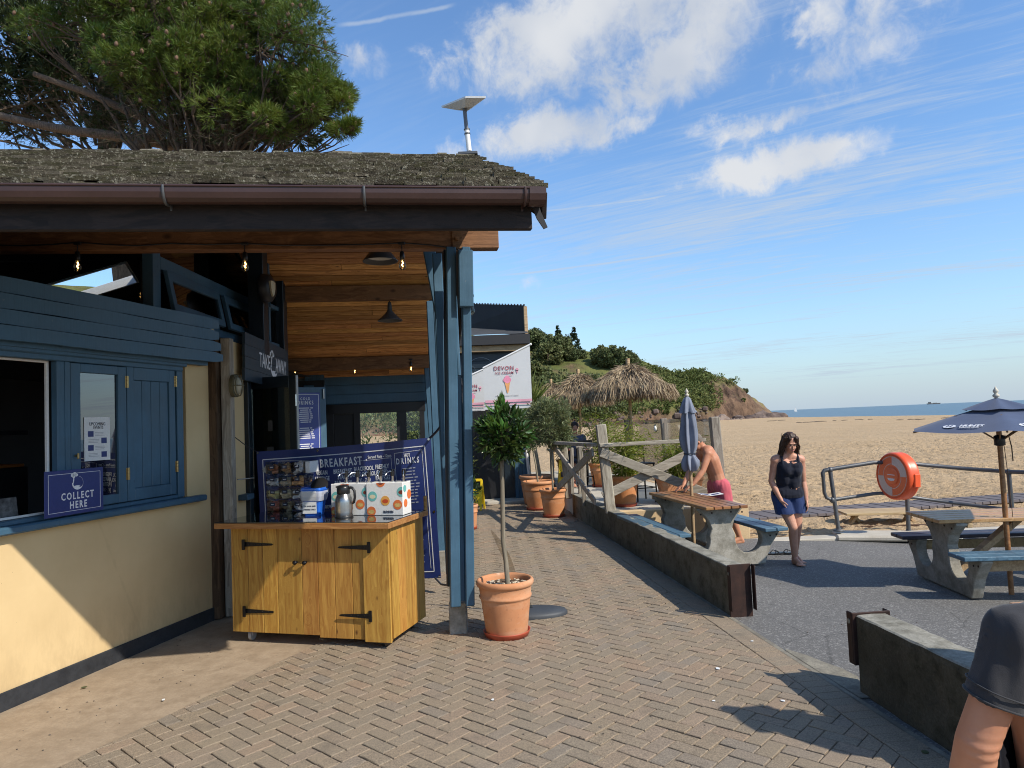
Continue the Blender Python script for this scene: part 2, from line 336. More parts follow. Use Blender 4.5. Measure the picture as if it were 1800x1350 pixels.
def glass(name, tint=(.9, .95, .93), clear=1.0, refl=1.0, rough=0.0):
    t = NT(name); gl = t.n('ShaderNodeBsdfGlossy'); gl.inputs['Roughness'].default_value = rough; tr = t.n('ShaderNodeBsdfTransparent'); tr.inputs[0].default_value = tint+(1,)
    fr = t.n('ShaderNodeFresnel'); fr.inputs[0].default_value = 1.5; mx = t.n('ShaderNodeMixShader'); t.l(t.math('MULTIPLY', fr.outputs[0], refl, True), mx.inputs[0]); t.l(tr.outputs[0], mx.inputs[1]); t.l(gl.outputs[0], mx.inputs[2]); t.l(mx.outputs[0], t.out.inputs[0]); return t.m
def emis(name, c, s):
    t = NT(name); t.col(c).set(Emission_Color=c, Emission_Strength=s); return t.m
def brickmat(name, src):
    t = NT(name); r = t.rand() if src == 'obj' else t.attr('rnd'); g = t.n('ShaderNodeNewGeometry').outputs['Position']
    c = t.ramp(r, (0., (.225, .178, .118)), (.25, (.245, .188, .125)), (.5, (.215, .175, .122)), (.68, (.265, .188, .122)), (.85, (.205, .172, .130)), (1., (.275, .20, .132)))
    fine = t.noise(120, 3, .75, g); sp = t.noise(48, 5, .75, g); big = t.noise(.9, 4, .6, g); st = t.noise(3.2, 5, .65, g)
    c = t.hsv(c, .5, .92, t.rng(fine, .3, .7, .5, 1.6)); c = t.hsv(c, .497, 1.06, 1.); c = t.mix(t.rng(sp, .5, .68, 0, .55), c, (.11, .09, .07)); c = t.mix(t.rng(big, .35, .7, 0, .5), c, (.235, .195, .145)); c = t.mix(t.rng(st, .58, .76, 0, .6), c, (.105, .09, .07)); gum = t.voro(2.6, g); c = t.mix(t.rng(gum, .028, .04, .7, 0), c, (.07, .065, .06)); sd_ = t.noise(1.7, 6, .7, g); c = t.mix(t.rng(sd_, .58, .74, 0, .45), c, (.34, .265, .17))
    c = t.hsv(c, .5, 1., 1.12)
    t.col(c).set(Roughness=.9, Specular_IOR_Level=.2); t.bump(t.math('ADD', fine, sp), .7, .005); return t.m
def concrete(name, c, c2, moss=None, speck=.25, topz=None, scale=2., bump=.4):
    t = NT(name); g = t.n('ShaderNodeNewGeometry'); p = g.outputs['Position']; a = t.noise(scale, 7, .65, p); f = t.noise(70, 4, .7, p); m = t.noise(7, 6, .7, p)
    col = t.mix(t.rng(a, .35, .65), c, c2); col = t.mix(t.rng(f, .5, .72, 0, speck), col, scl3(c, .4)); col = t.mix(t.rng(f, .28, .45, speck*.7, 0), col, scl3(c2, 1.5))
    if moss: col = t.mix(t.rng(m, .42, .66, 0, .9), col, moss)
    t.col(col).set(Roughness=.92, Specular_IOR_Level=.2); t.bump(t.math('ADD', f, t.math('MULTIPLY', m, 1.5)), bump, .006); return t.m

BLUE = (.047, .110, .170)
def blue_paint():
    t = NT('blue_paint'); g = t.n('ShaderNodeNewGeometry').outputs['Position']; a = t.noise(3, 6, .6, g); v = t.map(g, scale=(30, 30, 1.5)); gr = t.noise(2, 4, .6, v); k = t.voro(3.2, g); ch = t.noise(26, 5, .7, g)
    c = t.mix(t.rng(a, .3, .7), scl3(BLUE, .8), scl3(BLUE, 1.18)); c = t.mix(t.rng(gr, .52, .75, 0, .35), c, scl3(BLUE, .55)); c = t.mix(t.rng(k, .02, .06, .6, 0), c, scl3(BLUE, .45)); c = t.mix(t.rng(ch, .66, .72, 0, .55), c, (.20, .205, .20)); c = t.mix(t.rng(t.noise(1.3, 7, .75, g), .52, .72, 0, .4), c, scl3(BLUE, .6))
    t.col(c).set(Roughness=t.rng(a, .3, .7, .38, .58), Specular_IOR_Level=.45); t.bump(gr, .25, .004); return t.m
m_blue = blue_paint()
m_dkblue = simple('dark_blue_paint', (.010, .018, .026), .35, var=.25, bump=.08)
m_black = simple('black_paint', (.012, .012, .014), .45, bump=.08)
m_blackmetal = simple('black_metal', (.014, .014, .016), .4, .6, bump=.15)
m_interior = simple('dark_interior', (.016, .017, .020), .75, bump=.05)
m_inner_wall = simple('interior_plaster', (.10, .09, .08), .85)
def cream_render():
    t = NT('cream_render'); g = t.n('ShaderNodeNewGeometry').outputs['Position']; z = t.n('ShaderNodeSeparateXYZ'); t.l(g, z.inputs[0]); a = t.noise(1.2, 6, .6, g); f = t.noise(45, 4, .6, g); st = t.noise(5, 7, .72, t.map(g, scale=(1, 1, .35))); sp = t.voro(9, g)
    c = t.mix(t.rng(a, .3, .7), (.58, .42, .215), (.69, .515, .275)); hc = t.voro(.55, t.map(g, scale=(1, 1, .8)), 'DISTANCE_TO_EDGE'); c = t.mix(t.rng(t.math('ADD', hc, t.math('MULTIPLY', t.noise(9, 4, .6, g), .04)), .0205, .026, .12, 0), c, (.30, .21, .11)); dirt = t.math('MULTIPLY', t.rng(z.outputs[2], .12, .62, 1, 0.05), t.rng(st, .42, .7, 0, .6)); c = t.mix(dirt, c, (.36, .25, .13)); c = t.mix(t.rng(st, .62, .8, 0, .25), c, (.42, .31, .18)); c = t.mix(t.rng(sp, .012, .02, .8, 0), c, (.16, .11, .06))
    t.col(c).set(Roughness=.75, Specular_IOR_Level=.3); t.bump(t.math('ADD', f, t.math('MULTIPLY', a, 2.)), .14, .004); return t.m
m_cream = cream_render()
def plinth_mat():
    t = NT('plinth_paint'); g = t.n('ShaderNodeNewGeometry').outputs['Position']; ch = t.noise(9, 7, .75, g); f = t.noise(50, 4, .6, g)
    c = t.mix(t.rng(ch, .35, .6), (.014, .016, .02), (.03, .033, .038)); c = t.mix(t.rng(ch, .70, .74, 0, .7), c, (.2, .17, .12)); t.col(c).set(Roughness=.6); t.bump(t.math('ADD', f, ch), .3, .005); return t.m
m_plinth = plinth_mat()
m_ceil = wood('ceiling_pine', (.70, .375, .13), (.36, .165, .05), 0, .5, .9, vary=.36, knotcol=(.05, .018, .006), ks=6)
m_beamwood = wood('beam_timber', (.24, .125, .052), (.12, .058, .022), 0, .6, .85, vary=.12, ks=3.5)
m_fascia = wood('weathered_dark_fascia', (.030, .021, .017), (.012, .009, .008), 0, .7, .3, vary=.1)
m_gutter = simple('brown_gutter', (.050, .024, .020), .42, var=.2, bump=.03, spec=.5)
m_counter = wood('counter_boards', (.50, .285, .062), (.33, .155, .03), 2, .5, 1., vary=.16, ks=6., knotcol=(.09, .03, .01))
m_counter_edge = wood('counter_edge', (.42, .23, .075), (.27, .125, .035), 0, .5, .6, vary=.05)
m_grey = wood('weathered_timber', (.46, .41, .335), (.24, .21, .165), 0, .9, .5, vary=.12, spec=.15, bump=.6)
m_greyz = wood('weathered_post', (.40, .36, .29), (.20, .17, .135), 2, .9, .5, vary=.12, spec=.15, bump=.6)
m_oldpost = wood('old_brown_post', (.14, .085, .05), (.06, .036, .022), 2, .85, .5, vary=.1, spec=.2, bump=.5)
m_tabletop = wood('oiled_slats', (.36, .175, .07), (.21, .09, .032), 0, .35, .5, vary=.2, spec=.5)
m_tablepale = wood('pale_slats', (.56, .34, .155), (.40, .21, .08), 0, .4, .5, vary=.2, spec=.5)
m_benchblue = wood('blue_bench_slats', (.085, .165, .225), (.045, .095, .14), 0, .45, .3, vary=.15, spec=.5)
m_benchdark = wood('dark_bench_slats', (.040, .035, .055), (.022, .02, .035), 0, .5, .2, vary=.15, spec=.5)
m_palewood = wood('pale_timber', (.52, .38, .21), (.34, .23, .12), 0, .7, .4, vary=.15)
def shingle(src):
    t = NT('shingle_'+src); g = t.n('ShaderNodeNewGeometry').outputs['Position']; r = t.rand() if src == 'obj' else t.attr('rnd'); a = t.noise(7, 6, .7, g); li = t.noise(38, 6, .75, g); gr = t.noise(3, 3, .6, t.map(g, scale=(40, 4, 40))); mo = t.noise(4, 6, .7, g)
    c = t.ramp(r, (0, (.060, .050, .036)), (.5, (.115, .098, .072)), (1, (.19, .165, .125))); c = t.mix(t.rng(gr, .45, .7, 0, .6), c, (.04, .032, .022)); c = t.mix(t.rng(mo, .45, .62, 0, .6), c, (.080, .078, .036)); c = t.mix(t.rng(li, .55, .62, 0, .85), c, (.40, .375, .29)); c = t.mix(t.rng(a, .66, .7, 0, .5), c, (.45, .42, .33))
    t.col(c).set(Roughness=.95, Specular_IOR_Level=.1); t.bump(t.math('ADD', li, gr), .8, .012); return t.m
m_shin_o, m_shin_a = shingle('obj'), shingle('att')
m_brick_o, m_brick_a = brickmat('brick_paver', 'obj'), brickmat('brick_paver_mass', 'att')
m_mortar = concrete('jointing_sand', (.20, .165, .12), (.29, .245, .18), None, .3)
m_pathconc = concrete('tan_concrete', (.325, .25, .172), (.39, .305, .215), (.265, .20, .135), .35, scale=1.3, bump=.35)
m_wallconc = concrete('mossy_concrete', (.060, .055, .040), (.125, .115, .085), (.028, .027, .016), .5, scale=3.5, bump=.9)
m_tableconc = concrete('table_concrete', (.29, .27, .225), (.39, .365, .31), (.17, .155, .12), .35)
m_paleconc = concrete('pale_concrete', (.20, .18, .14), (.31, .285, .225), (.14, .125, .10), .5)
m_patch = concrete('speckled_patch', (.22, .20, .155), (.30, .275, .215), (.13, .12, .10), .6, scale=5)
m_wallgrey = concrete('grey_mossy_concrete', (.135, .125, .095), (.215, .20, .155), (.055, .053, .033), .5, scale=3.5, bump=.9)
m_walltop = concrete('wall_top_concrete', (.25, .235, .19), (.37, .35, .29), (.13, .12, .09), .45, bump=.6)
m_stepconc = concrete('step_concrete', (.42, .38, .31), (.52, .48, .40), None, .2)
def asphalt():
    t = NT('asphalt'); g = t.n('ShaderNodeNewGeometry').outputs['Position']; f = t.noise(150, 3, .75, g); v = t.voro(85, g, out='Color'); b = t.noise(.7, 5, .6, g); s_ = t.noise(3.5, 6, .7, g); cr = t.voro(.9, t.map(g, scale=(1, 1, 1)), 'DISTANCE_TO_EDGE')
    c = t.mix(t.rng(f, .3, .7), (.085, .082, .078), (.205, .198, .185)); sp = t.n('ShaderNodeSeparateColor'); t.l(v, sp.inputs[0]); c = t.mix(t.rng(sp.outputs[0], .72, .95, 0, .75), c, (.36, .345, .32)); c = t.mix(t.rng(b, .35, .7, 0, .4), c, (.10, .096, .09)); c = t.mix(t.rng(s_, .62, .72, 0, .5), c, (.055, .054, .052))
    c = t.mix(t.rng(t.math('ADD', cr, t.math('MULTIPLY', t.noise(12, 3, .6, g), .03)), .014, .022, .5, 0), c, (.05, .048, .045)); t.col(c).set(Roughness=.85, Specular_IOR_Level=.3); t.bump(f, .9, .006); return t.m
m_asphalt = asphalt()
def sand():
    t = NT('sand'); g = t.n('ShaderNodeNewGeometry').outputs['Position']; a = t.noise(.25, 5, .6, g); f = t.noise(55, 5, .75, g); fp = t.noise(3.4, 5, .66, g, .4); fp2 = t.noise(.9, 4, .6, t.map(g, scale=(.35, 1, 1)), .3)
    c = t.mix(t.rng(a, .3, .7), (.50, .355, .205), (.59, .43, .26)); c = t.mix(t.rng(f, .35, .7, 0, .6), c, (.33, .225, .125)); c = t.mix(t.rng(f, .2, .36, .5, 0), c, (.72, .55, .36)); c = t.mix(t.rng(fp, .52, .68, 0, .42), c, (.40, .28, .155)); tl = t.noise(.5, 4, .6, t.map(g, scale=(1., .06, 1))); c = t.mix(t.rng(tl, .55, .75, 0, .3), c, (.40, .285, .17))
    t.col(c).set(Roughness=.95, Specular_IOR_Level=.15); t.bump(t.math('ADD', t.math('MULTIPLY', fp, 1.), t.math('ADD', t.math('MULTIPLY', fp2, 1.3), t.math('MULTIPLY', f, .14))), 1., .17); return t.m
m_sand = sand()
def seamat():
    t = NT('sea_water'); g = t.n('ShaderNodeNewGeometry').outputs['Position']; a = t.noise(.02, 6, .6, t.map(g, scale=(.3, 1, 1))); w1 = t.noise(.45, 5, .65, t.map(g, scale=(1, .5, 1)))
    t.col(t.mix(t.rng(a, .35, .65), (.022, .055, .085), (.035, .08, .115))).set(Roughness=.28, Specular_IOR_Level=.35); t.bump(w1, .6, .5); return t.m
m_sea = seamat()
def terracotta():
    t = NT('terracotta'); a = t.noise(5, 6, .65); f = t.noise(40, 4, .6); z = t.n('ShaderNodeSeparateXYZ'); t.l(t.co, z.inputs[0]); bl = t.noise(2.5, 5, .6, t.map(scale=(1, 1, 2.5)))
    c = t.mix(t.rng(a, .3, .7), (.50, .205, .085), (.60, .265, .115)); c = t.mix(t.rng(bl, .46, .68, 0, .65), c, (.60, .38, .235)); c = t.mix(t.rng(f, .58, .72, 0, .45), c, (.30, .12, .06)); c = t.mix(t.rng(t.noise(9, 7, .75), .60, .70, 0, .5), c, (.26, .135, .08)); c = t.mix(t.rng(t.noise(3.3, 7, .75, t.map(scale=(1, 1, 2.), loc=(5, 3, 1))), .62, .70, 0, .45), c, (.72, .58, .45)); t.col(t.hsv(c, .5, t.rng(t.rand(), 0, 1, .9, 1.08), t.rng(t.rand(), 0, 1, .9, 1.1))).set(Roughness=.82, Specular_IOR_Level=.25); t.bump(f, .15, .004); return t.m
m_terra = terracotta()
m_saucer = simple('red_saucer', (.40, .075, .035), .5, var=.12, bump=.05)
m_soil = simple('potting_soil', (.10, .065, .04), .95, var=.5, scale=40, bump=.9, bs=90, bd=.01)
m_bark = wood('bark', (.17, .125, .09), (.075, .055, .042), 2, .95, .5, bump=.9)
m_palebark = wood('pale_bark', (.33, .29, .21), (.20, .17, .12), 2, .85, .3, bump=.4)
m_bay = foliage('bay_leaves', (.026, .055, .014), (.060, .105, .026), .32, .22, 6, .55, .035)
m_bay2 = foliage('bay_young_leaves', (.075, .16, .03), (.10, .20, .045), .4, .35, 2.5, .5)
m_olive = foliage('olive_leaves', (.10, .128, .05), (.205, .225, .11), .55, .25, 3)
m_bamboo = foliage('bamboo_leaves', (.15, .20, .03), (.27, .30, .055), .5, .45, 2)
m_palm = foliage('palm_leaves', (.16, .20, .05), (.25, .28, .09), .5, .35, 2)
m_pine = foliage('pine_needles', (.050, .092, .016), (.13, .17, .032), .5, .28, .8, .3, .03)
m_dkpine = foliage('cypress_and_shade_needles', (.024, .040, .015), (.048, .066, .024), .6, .15, .6, .25)
m_hilltree = foliage('woodland_leaves', (.075, .10, .040), (.15, .165, .068), .7, .15, .08, .2)
m_hilltree2 = foliage('oak_leaves', (.095, .115, .042), (.15, .155, .062), .7, .15, .08, .2)
m_scrub = foliage('scrub_leaves', (.095, .125, .035), (.19, .205, .07), .7, .15, .05, .2)
m_shrub = foliage('garden_shrub_leaves', (.10, .15, .06), (.20, .24, .12), .5, .3, 2)
m_thatch = foliage('dry_thatch', (.25, .185, .115), (.45, .355, .24), .85, .12, 3, .1, .012)
m_cone = simple('pine_cone', (.17, .10, .065), .9, var=.4, bump=.5)
def rock():
    t = NT('hill_rock_and_turf'); g = t.n('ShaderNodeNewGeometry'); p = g.outputs['Position']; n = t.n('ShaderNodeSeparateXYZ'); t.l(g.outputs['Normal'], n.inputs[0]); a = t.noise(.12, 6, .65, p); v = t.noise(.5, 6, .7, t.map(p, scale=(1, 1, .35), rot=(0, .5, 0))); gr = t.noise(.06, 4, .6, p)
    rk = t.mix(t.rng(v, .35, .65), (.055, .036, .028), (.215, .135, .085)); rk = t.mix(t.rng(a, .5, .7, 0, .6), rk, (.30, .225, .15)); tf = t.mix(t.rng(gr, .35, .65), (.12, .115, .04), (.23, .185, .085)); xs_ = t.n('ShaderNodeSeparateXYZ'); t.l(p, xs_.inputs[0]); veg = t.math('MULTIPLY', t.rng(t.math('ADD', xs_.outputs[0], t.math('MULTIPLY', t.math('SUBTRACT', a, .5), 9.)), 50, 46), t.rng(t.math('ADD', xs_.outputs[2], t.math('MULTIPLY', a, 5.)), 3.6, 6.2)); tf = t.mix(veg, tf, t.mix(t.rng(gr, .35, .65), (.085, .105, .03), (.16, .165, .055)))
    f = t.rng(t.math('ADD', n.outputs[2], t.math('MULTIPLY', t.math('SUBTRACT', a, .5), .5)), .78, .94); t.col(t.mix(t.math('MAXIMUM', f, t.math('MULTIPLY', veg, t.rng(a, .3, .5))), rk, tf)).set(Roughness=.95, Specular_IOR_Level=.1); t.bump(v, 1., .8); return t.m
m_rock = rock()
m_boulder = concrete('shore_rock', (.075, .055, .048), (.20, .15, .125), None, .3, scale=.5)
m_boulder_pale = concrete('pale_rock', (.17, .125, .10), (.30, .235, .195), None, .3, scale=.5)
m_glass = glass('window_glass'); m_clear = glass('clear_glass', (.98, .99, .985), refl=.7); m_film = glass('filmed_glass', (.5, .52, .53), refl=5.); m_dkglass = glass('dark_glass', (.35, .38, .4), refl=1.8)
m_white = simple('white_paint', (.78, .77, .74), .5, var=.05, bump=.04); m_paper = simple('white_paper', (.74, .74, .72), .7, var=.04, bump=.03)
m_ink = simple('dark_ink', (.04, .04, .06), .7, bump=0); m_navy = simple('navy_print', (.028, .040, .165), .45, var=.06, bump=.02, spec=.4); m_navy2 = simple('navy_vinyl', (.020, .035, .150), .42, var=.08, bump=.06, bs=14, bd=.006)
m_menu = simple('bright_navy_print', (.035, .055, .25), .4, var=.05, bump=.02)
m_print = simple('white_print', (.70, .71, .74), .6, var=.05, bump=0); m_pink = simple('pink_print', (.36, .075, .10), .6, bump=0); m_pinkline = simple('pale_pink_print', (.70, .35, .42), .6, bump=0); m_icepink = simple('ice_cream_pink', (.75, .27, .38), .6, bump=0); m_waffle = simple('waffle', (.70, .33, .12), .6, var=.3, bump=.1)
m_steel = simple('brushed_steel', (.42, .41, .39), .3, .95, var=.1, bump=.05, bs=200); m_galv = simple('galvanised_steel', (.115, .118, .122), .5, .55, var=.25, bump=.15, bs=30); m_chrome = simple('chrome', (.6, .6, .6), .15, 1., bump=0)
m_brass = simple('brass', (.45, .32, .14), .35, .9, bump=0); m_grey_plastic = simple('grey_plastic', (.32, .33, .33), .5); m_blackplastic = simple('black_plastic', (.014, .014, .015), .35, bump=.04)
m_rust = simple('rusty_steel', (.030, .014, .011), .7, .3, var=.5, scale=8, bump=.5, bs=40, c2=(.06, .026, .017))
m_orange = simple('orange_plastic', (.80, .10, .025), .38, var=.05, bump=.02); m_orange2 = simple('orange_panel', (.82, .17, .06), .4, var=.05, bump=.02)
m_yellow = simple('yellow_plastic', (.80, .55, .015), .45, var=.06, bump=.03); m_bluebin = simple('blue_plastic', (.02, .14, .62), .38, var=.06, bump=.02)
m_bag = NT('bin_liner').set(Base_Color=(.8, .82, .84), Roughness=.3, Transmission_Weight=.35, Alpha=.8).m
m_mat = simple('brown_matting', (.135, .115, .115), .85, var=.2, scale=1.5, bump=.4, bs=30)
m_canvas = cloth('navy_canvas', (.070, .095, .165), .10, .75, 260., .10, .15); m_canvas_in = cloth('navy_canvas_inside', (.018, .024, .04), .1, .9, 300.)
m_canvas_grey = cloth('faded_canvas', (.215, .240, .30), .25, .75, 260., .08, .2)
m_flag = cloth('white_flag', (.74, .74, .72), .03, .6, 500., .25, .05)
m_skin = NT('skin'); _a = m_skin.noise(14, 5, .6); m_skin.col(m_skin.mix(m_skin.rng(_a, .3, .7), (.47, .225, .145), (.57, .30, .20))).set(Roughness=.5, Subsurface_Weight=.08, Subsurface_Scale=.02, Specular_IOR_Level=.35); m_skin.bump(m_skin.noise(160, 3), .08, .002); m_skin = m_skin.m
m_skin2 = NT('tanned_skin'); _a = m_skin2.noise(11, 5, .6); m_skin2.col(m_skin2.mix(m_skin2.rng(_a, .3, .7), (.44, .185, .10), (.53, .25, .145))).set(Roughness=.5, Subsurface_Weight=.08, Subsurface_Scale=.02, Specular_IOR_Level=.35); m_skin2.bump(m_skin2.noise(160, 3), .1, .002); m_skin2 = m_skin2.m
m_lips = simple('lips', (.36, .10, .09), .5, bump=0); m_eye = simple('eye_dark', (.03, .02, .018), .3, bump=0)
m_hair = wood('brown_hair', (.075, .042, .026), (.030, .017, .011), 2, .45, 0, bump=.5); m_greyhair = simple('short_grey_hair', (.16, .13, .105), .8, var=.4, scale=30, bump=.5)
m_tank = cloth('black_vest_cloth', (.010, .012, .022)); m_shorts = cloth('navy_shorts_cloth', (.022, .040, .115)); m_pinkcloth = cloth('pink_shorts_cloth', (.55, .11, .135)); m_tee = cloth('charcoal_tee_cloth', (.040, .039, .042), .22)
m_bluecloth = cloth('grey_blue_cloth', (.12, .14, .2)); m_dish = simple('dish_white', (.72, .72, .70), .4, var=.03, bump=0)
m_felt = simple('roofing_felt', (.045, .046, .048), .9, var=.3, scale=6, bump=.4, bs=80); m_feltdark = simple('dark_felt_trim', (.020, .020, .022), .7, var=.2)
m_bulb = glass('bulb_glass', (.95, .88, .75), refl=.9); m_fil = emis('filament', (1, .62, .22), 9.)
m_lens = simple('cream_lens', (.62, .56, .40), .4, var=.05, bump=0)
# ------------------------------------------------------------------ ground
def aslope(x): return -0.042*max(0, min(x, 6.0)-2.0)
VX, VY = -0.118, 0.993                                   # the direction the low walls and fence run
def gridmesh(name, xs, ys, zf, mat, smooth=True):
    nx, ny = len(xs), len(ys); Xg, Yg = np.meshgrid(xs, ys); Zg = zf(Xg, Yg); v = np.stack([Xg, Yg, Zg], -1).reshape(-1, 3)
    i = np.arange(nx-1)[None, :]+nx*np.arange(ny-1)[:, None]; f = np.stack([i, i+1, i+nx+1, i+nx], -1).reshape(-1, 4)
    return npmesh(name, v, f, mat, smooth)
def npnoise(X, Y, seed=0, octs=((1, 1),)):
    r = np.random.default_rng(seed); out = np.zeros_like(X)
    for s, a in octs:
        for _ in range(7):
            th = r.uniform(0, 2*PI); k = s*r.uniform(.7, 1.4); out += a/3*np.sin((X*math.cos(th)+Y*math.sin(th))*k+r.uniform(0, 6.28))
    return out
# paving: a bed of jointing sand with herringbone pavers laid on it
PEDGE_L = [(-2.98, 3.1), (-2.55, 4.14), (-1.73, 6.1), (-1.62, 6.6), (-2.1, 12), (-2.35, 15.9)]
def sold(y): return (1.608 + (6.46-y)*0.1155, y)        # inner line of the border course
mb = MB(); mb.add([(-3.3, 2.2, -.012), (2.4, 2.2, -.012), (1.9, 6.4, -.012), (1.05, 13.6, -.012), (.75, 16.2, -.012), (-3.0, 16.2, -.012), (-3.0, 8, -.012)], [tuple(range(7))])
paving = struct('pavement', mb, m_mortar)
mb = MB(); mb.add([(-6, 1.5, -.008), (-3.6, 1.5, -.008), (-2.98, 3.1, -.008), (-2.55, 4.14, -.008), (-1.73, 6.1, -.008), (-1.62, 6.6, -.008), (-2.1, 12, -.008), (-2.3, 15.9, -.008), (-6, 15.9, -.008)], [tuple(range(9))])
struct('concrete_path', mb, m_pathconc)
poly = [(-3.3, 2.3)]+PEDGE_L+[(.9, 15.9), (.99, 12.5), sold(9), sold(2.3)]
def clip(poly_, a, b):
    """keep the part of a polygon left of a->b"""
    out = []; n = len(poly_)
    def sd(p): return (b[0]-a[0])*(p[1]-a[1])-(b[1]-a[1])*(p[0]-a[0])
    for i in range(n):
        p, q_ = poly_[i], poly_[(i+1) % n]; dp, dq = sd(p), sd(q_)
        if dp >= 0: out.append(p)
        if dp*dq < 0: t = dp/(dp-dq); out.append((p[0]+(q_[0]-p[0])*t, p[1]+(q_[1]-p[1])*t))
    return out
cuts = [((-2.98, 3.1), (-2.55, 4.14)), ((-2.55, 4.14), (-1.73, 6.1)), ((-1.62, 6.6), (-2.1, 12)), (sold(9.), sold(2.3)), ((.99, 12.5), sold(9.))]
def inside(p):
    x, y = p; c = False; n = len(poly)
    for i in range(n):
        x1, y1 = poly[i]; x2, y2 = poly[(i+1) % n]
        if (y1 > y) != (y2 > y) and x < (x2-x1)*(y-y1)/(y2-y1)+x1: c = not c
    return c
B = .1; A0 = R(48); ca, sa = math.cos(A0), math.sin(A0); gap = .0022
def brick_mesh(name, pl_, top, mats, dz=(0, 0), b=.004):
    """a paver from a plan polygon: top, bevel and sides"""
    n = len(pl_); cx = sum(p[0] for p in pl_)/n; cy_ = sum(p[1] for p in pl_)/n
    ins = [(x+(cx-x)*b/max(.02, math.hypot(x-cx, y-cy_))*1.3, y+(cy_-y)*b/max(.02, math.hypot(x-cx, y-cy_))*1.3) for x, y in pl_]
    zt = lambda x, y: top+dz[0]*(x-cx)+dz[1]*(y-cy_)
    v = [(x, y, zt(x, y)) for x, y in ins]+[(x, y, zt(x, y)-b*.8) for x, y in pl_]+[(x, y, -.03) for x, y in pl_]
    f = [tuple(range(n))]+[(k*n+i, (k+1)*n+i, (k+1)*n+(i+1) % n, k*n+(i+1) % n) for k in (0, 1) for i in range(n)]
    return v, f
def rough(c4):
    """a worn outline: extra points along each side, nibbled inwards"""
    cx = sum(p[0] for p in c4)/4; cy_ = sum(p[1] for p in c4)/4; out = []
    for i in range(4):
        a, b = c4[i], c4[(i+1) % 4]; n = 3 if math.dist(a, b) > .15 else 2
        for k in range(n): x, y = a[0]+(b[0]-a[0])*k/n, a[1]+(b[1]-a[1])*k/n; s = 1-abs(random.gauss(0, .0016))/max(.03, math.hypot(x-cx, y-cy_))-(.002/.1 if k == 0 else 0); out.append((cx+(x-cx)*s, cy_+(y-cy_)*s))
    return out
brick_mes = []
for _ in range(6): _v, _f = brick_mesh('brick', rough([(-.1+gap, -.05+gap), (.1-gap, -.05+gap), (.1-gap, .05-gap), (-.1+gap, .05-gap)]), 0, None); _m = MB(); _m.add(_v, _f); brick_mes.append(_m.mesh('brick', m_brick_o))
whole = []; massv, massf, massr = [], [], []
def mass(pl_, top, dz, r):
    pl_ = list(pl_)
    if len(pl_) % 2: k = max(range(len(pl_)), key=lambda i: math.dist(pl_[i], pl_[(i+1) % len(pl_)])); a, b = pl_[k], pl_[(k+1) % len(pl_)]; pl_.insert(k+1, ((a[0]+b[0])/2, (a[1]+b[1])/2))
    v, f = brick_mesh('b', pl_, top, None, dz); b0 = len(massv); massv.extend(v)
    for q_ in f:
        if len(q_) == 4: massf.append([b0+i for i in q_])
        else:
            c = [b0+i for i in q_]
            for k in range(1, len(c)-1, 2): massf.append([c[0], c[k], c[k+1], c[min(k+2, len(c)-1)]])
        massr.extend([r]*(len(massf)-len(massr)))
for i in range(-190, 190):
    for j in range(-190, 190):
        k = (i-j) % 4
        if k == 0: cx, cy_, hor = (i+1)*B, (j+.5)*B, True
        elif k == 3: cx, cy_, hor = (i+.5)*B, (j+1)*B, False
        else: continue
        X0, Y0 = ca*cx-sa*cy_+.3, sa*cx+ca*cy_+6
        if not (2.4 < Y0 < 15.9 and -3 < X0 < 2.2): continue
        if not seen((X0, Y0, 0), 140): continue
        hw, hh = (.1-gap, .05-gap) if hor else (.05-gap, .1-gap)
        c4 = [(cx+sx_*hw, cy_+sy_*hh) for sx_, sy_ in ((-1, -1), (1, -1), (1, 1), (-1, 1))]; c4 = [(ca*x-sa*y+.3, sa*x+ca*y+6) for x, y in c4]
        ins_ = [inside(p) for p in c4]
        sink = .006*(NZ.noise((X0*.9, Y0*.9, 3.))) ; top = sink+random.gauss(0, .0012); dz = (random.gauss(0, .006), random.gauss(0, .006)); r = random.random()
        if all(ins_): whole.append((Y0*Y0+X0*X0, X0, Y0, hor, top, dz, r, c4, seen((X0, Y0, 0), -25)))
        elif any(ins_):
            p = c4
            for a, b in cuts:
                y0, y1 = min(a[1], b[1]), max(a[1], b[1])
                if y0-.12 < Y0 < y1+.12: p = clip(p, b, a)
                if len(p) < 3: break
            if len(p) >= 3 and len(p) <= 6: mass(p, top, dz, r)
whole.sort(key=lambda t: (not t[8], t[0]))
for n_, (_, x, y, hor, top, dz, r, c4, s_) in enumerate(whole):
    if n_ < 296:
        o = bpy.data.objects.new('brick', brick_mes[n_ % 6]); COL.objects.link(o); o.parent = paving; o.location = (x, y, top); o.rotation_euler = (dz[1], dz[0], A0+(0 if hor else PI/2)+random.gauss(0, .008))
    else: mass(rough(c4), top, dz, r)
# border course of bricks laid across the edge
yy = 2.6
while yy < 12.4:
    a, b = sold(yy), sold(yy+.098); nx_, ny_ = .1955, .023
    pl_ = [(a[0]+.004, a[1]+.001), (a[0]+nx_, a[1]+ny_), (b[0]+nx_, b[1]+ny_-.002), (b[0]+.004, b[1]-.002)]
    mass(pl_, random.gauss(0.001, .0008), (0, 0), .15+.5*random.random()); yy += .1
part('brick_mass', npmesh('brick_mass', massv, massf, m_brick_a, False, massr), None, paving, kind='stuff')
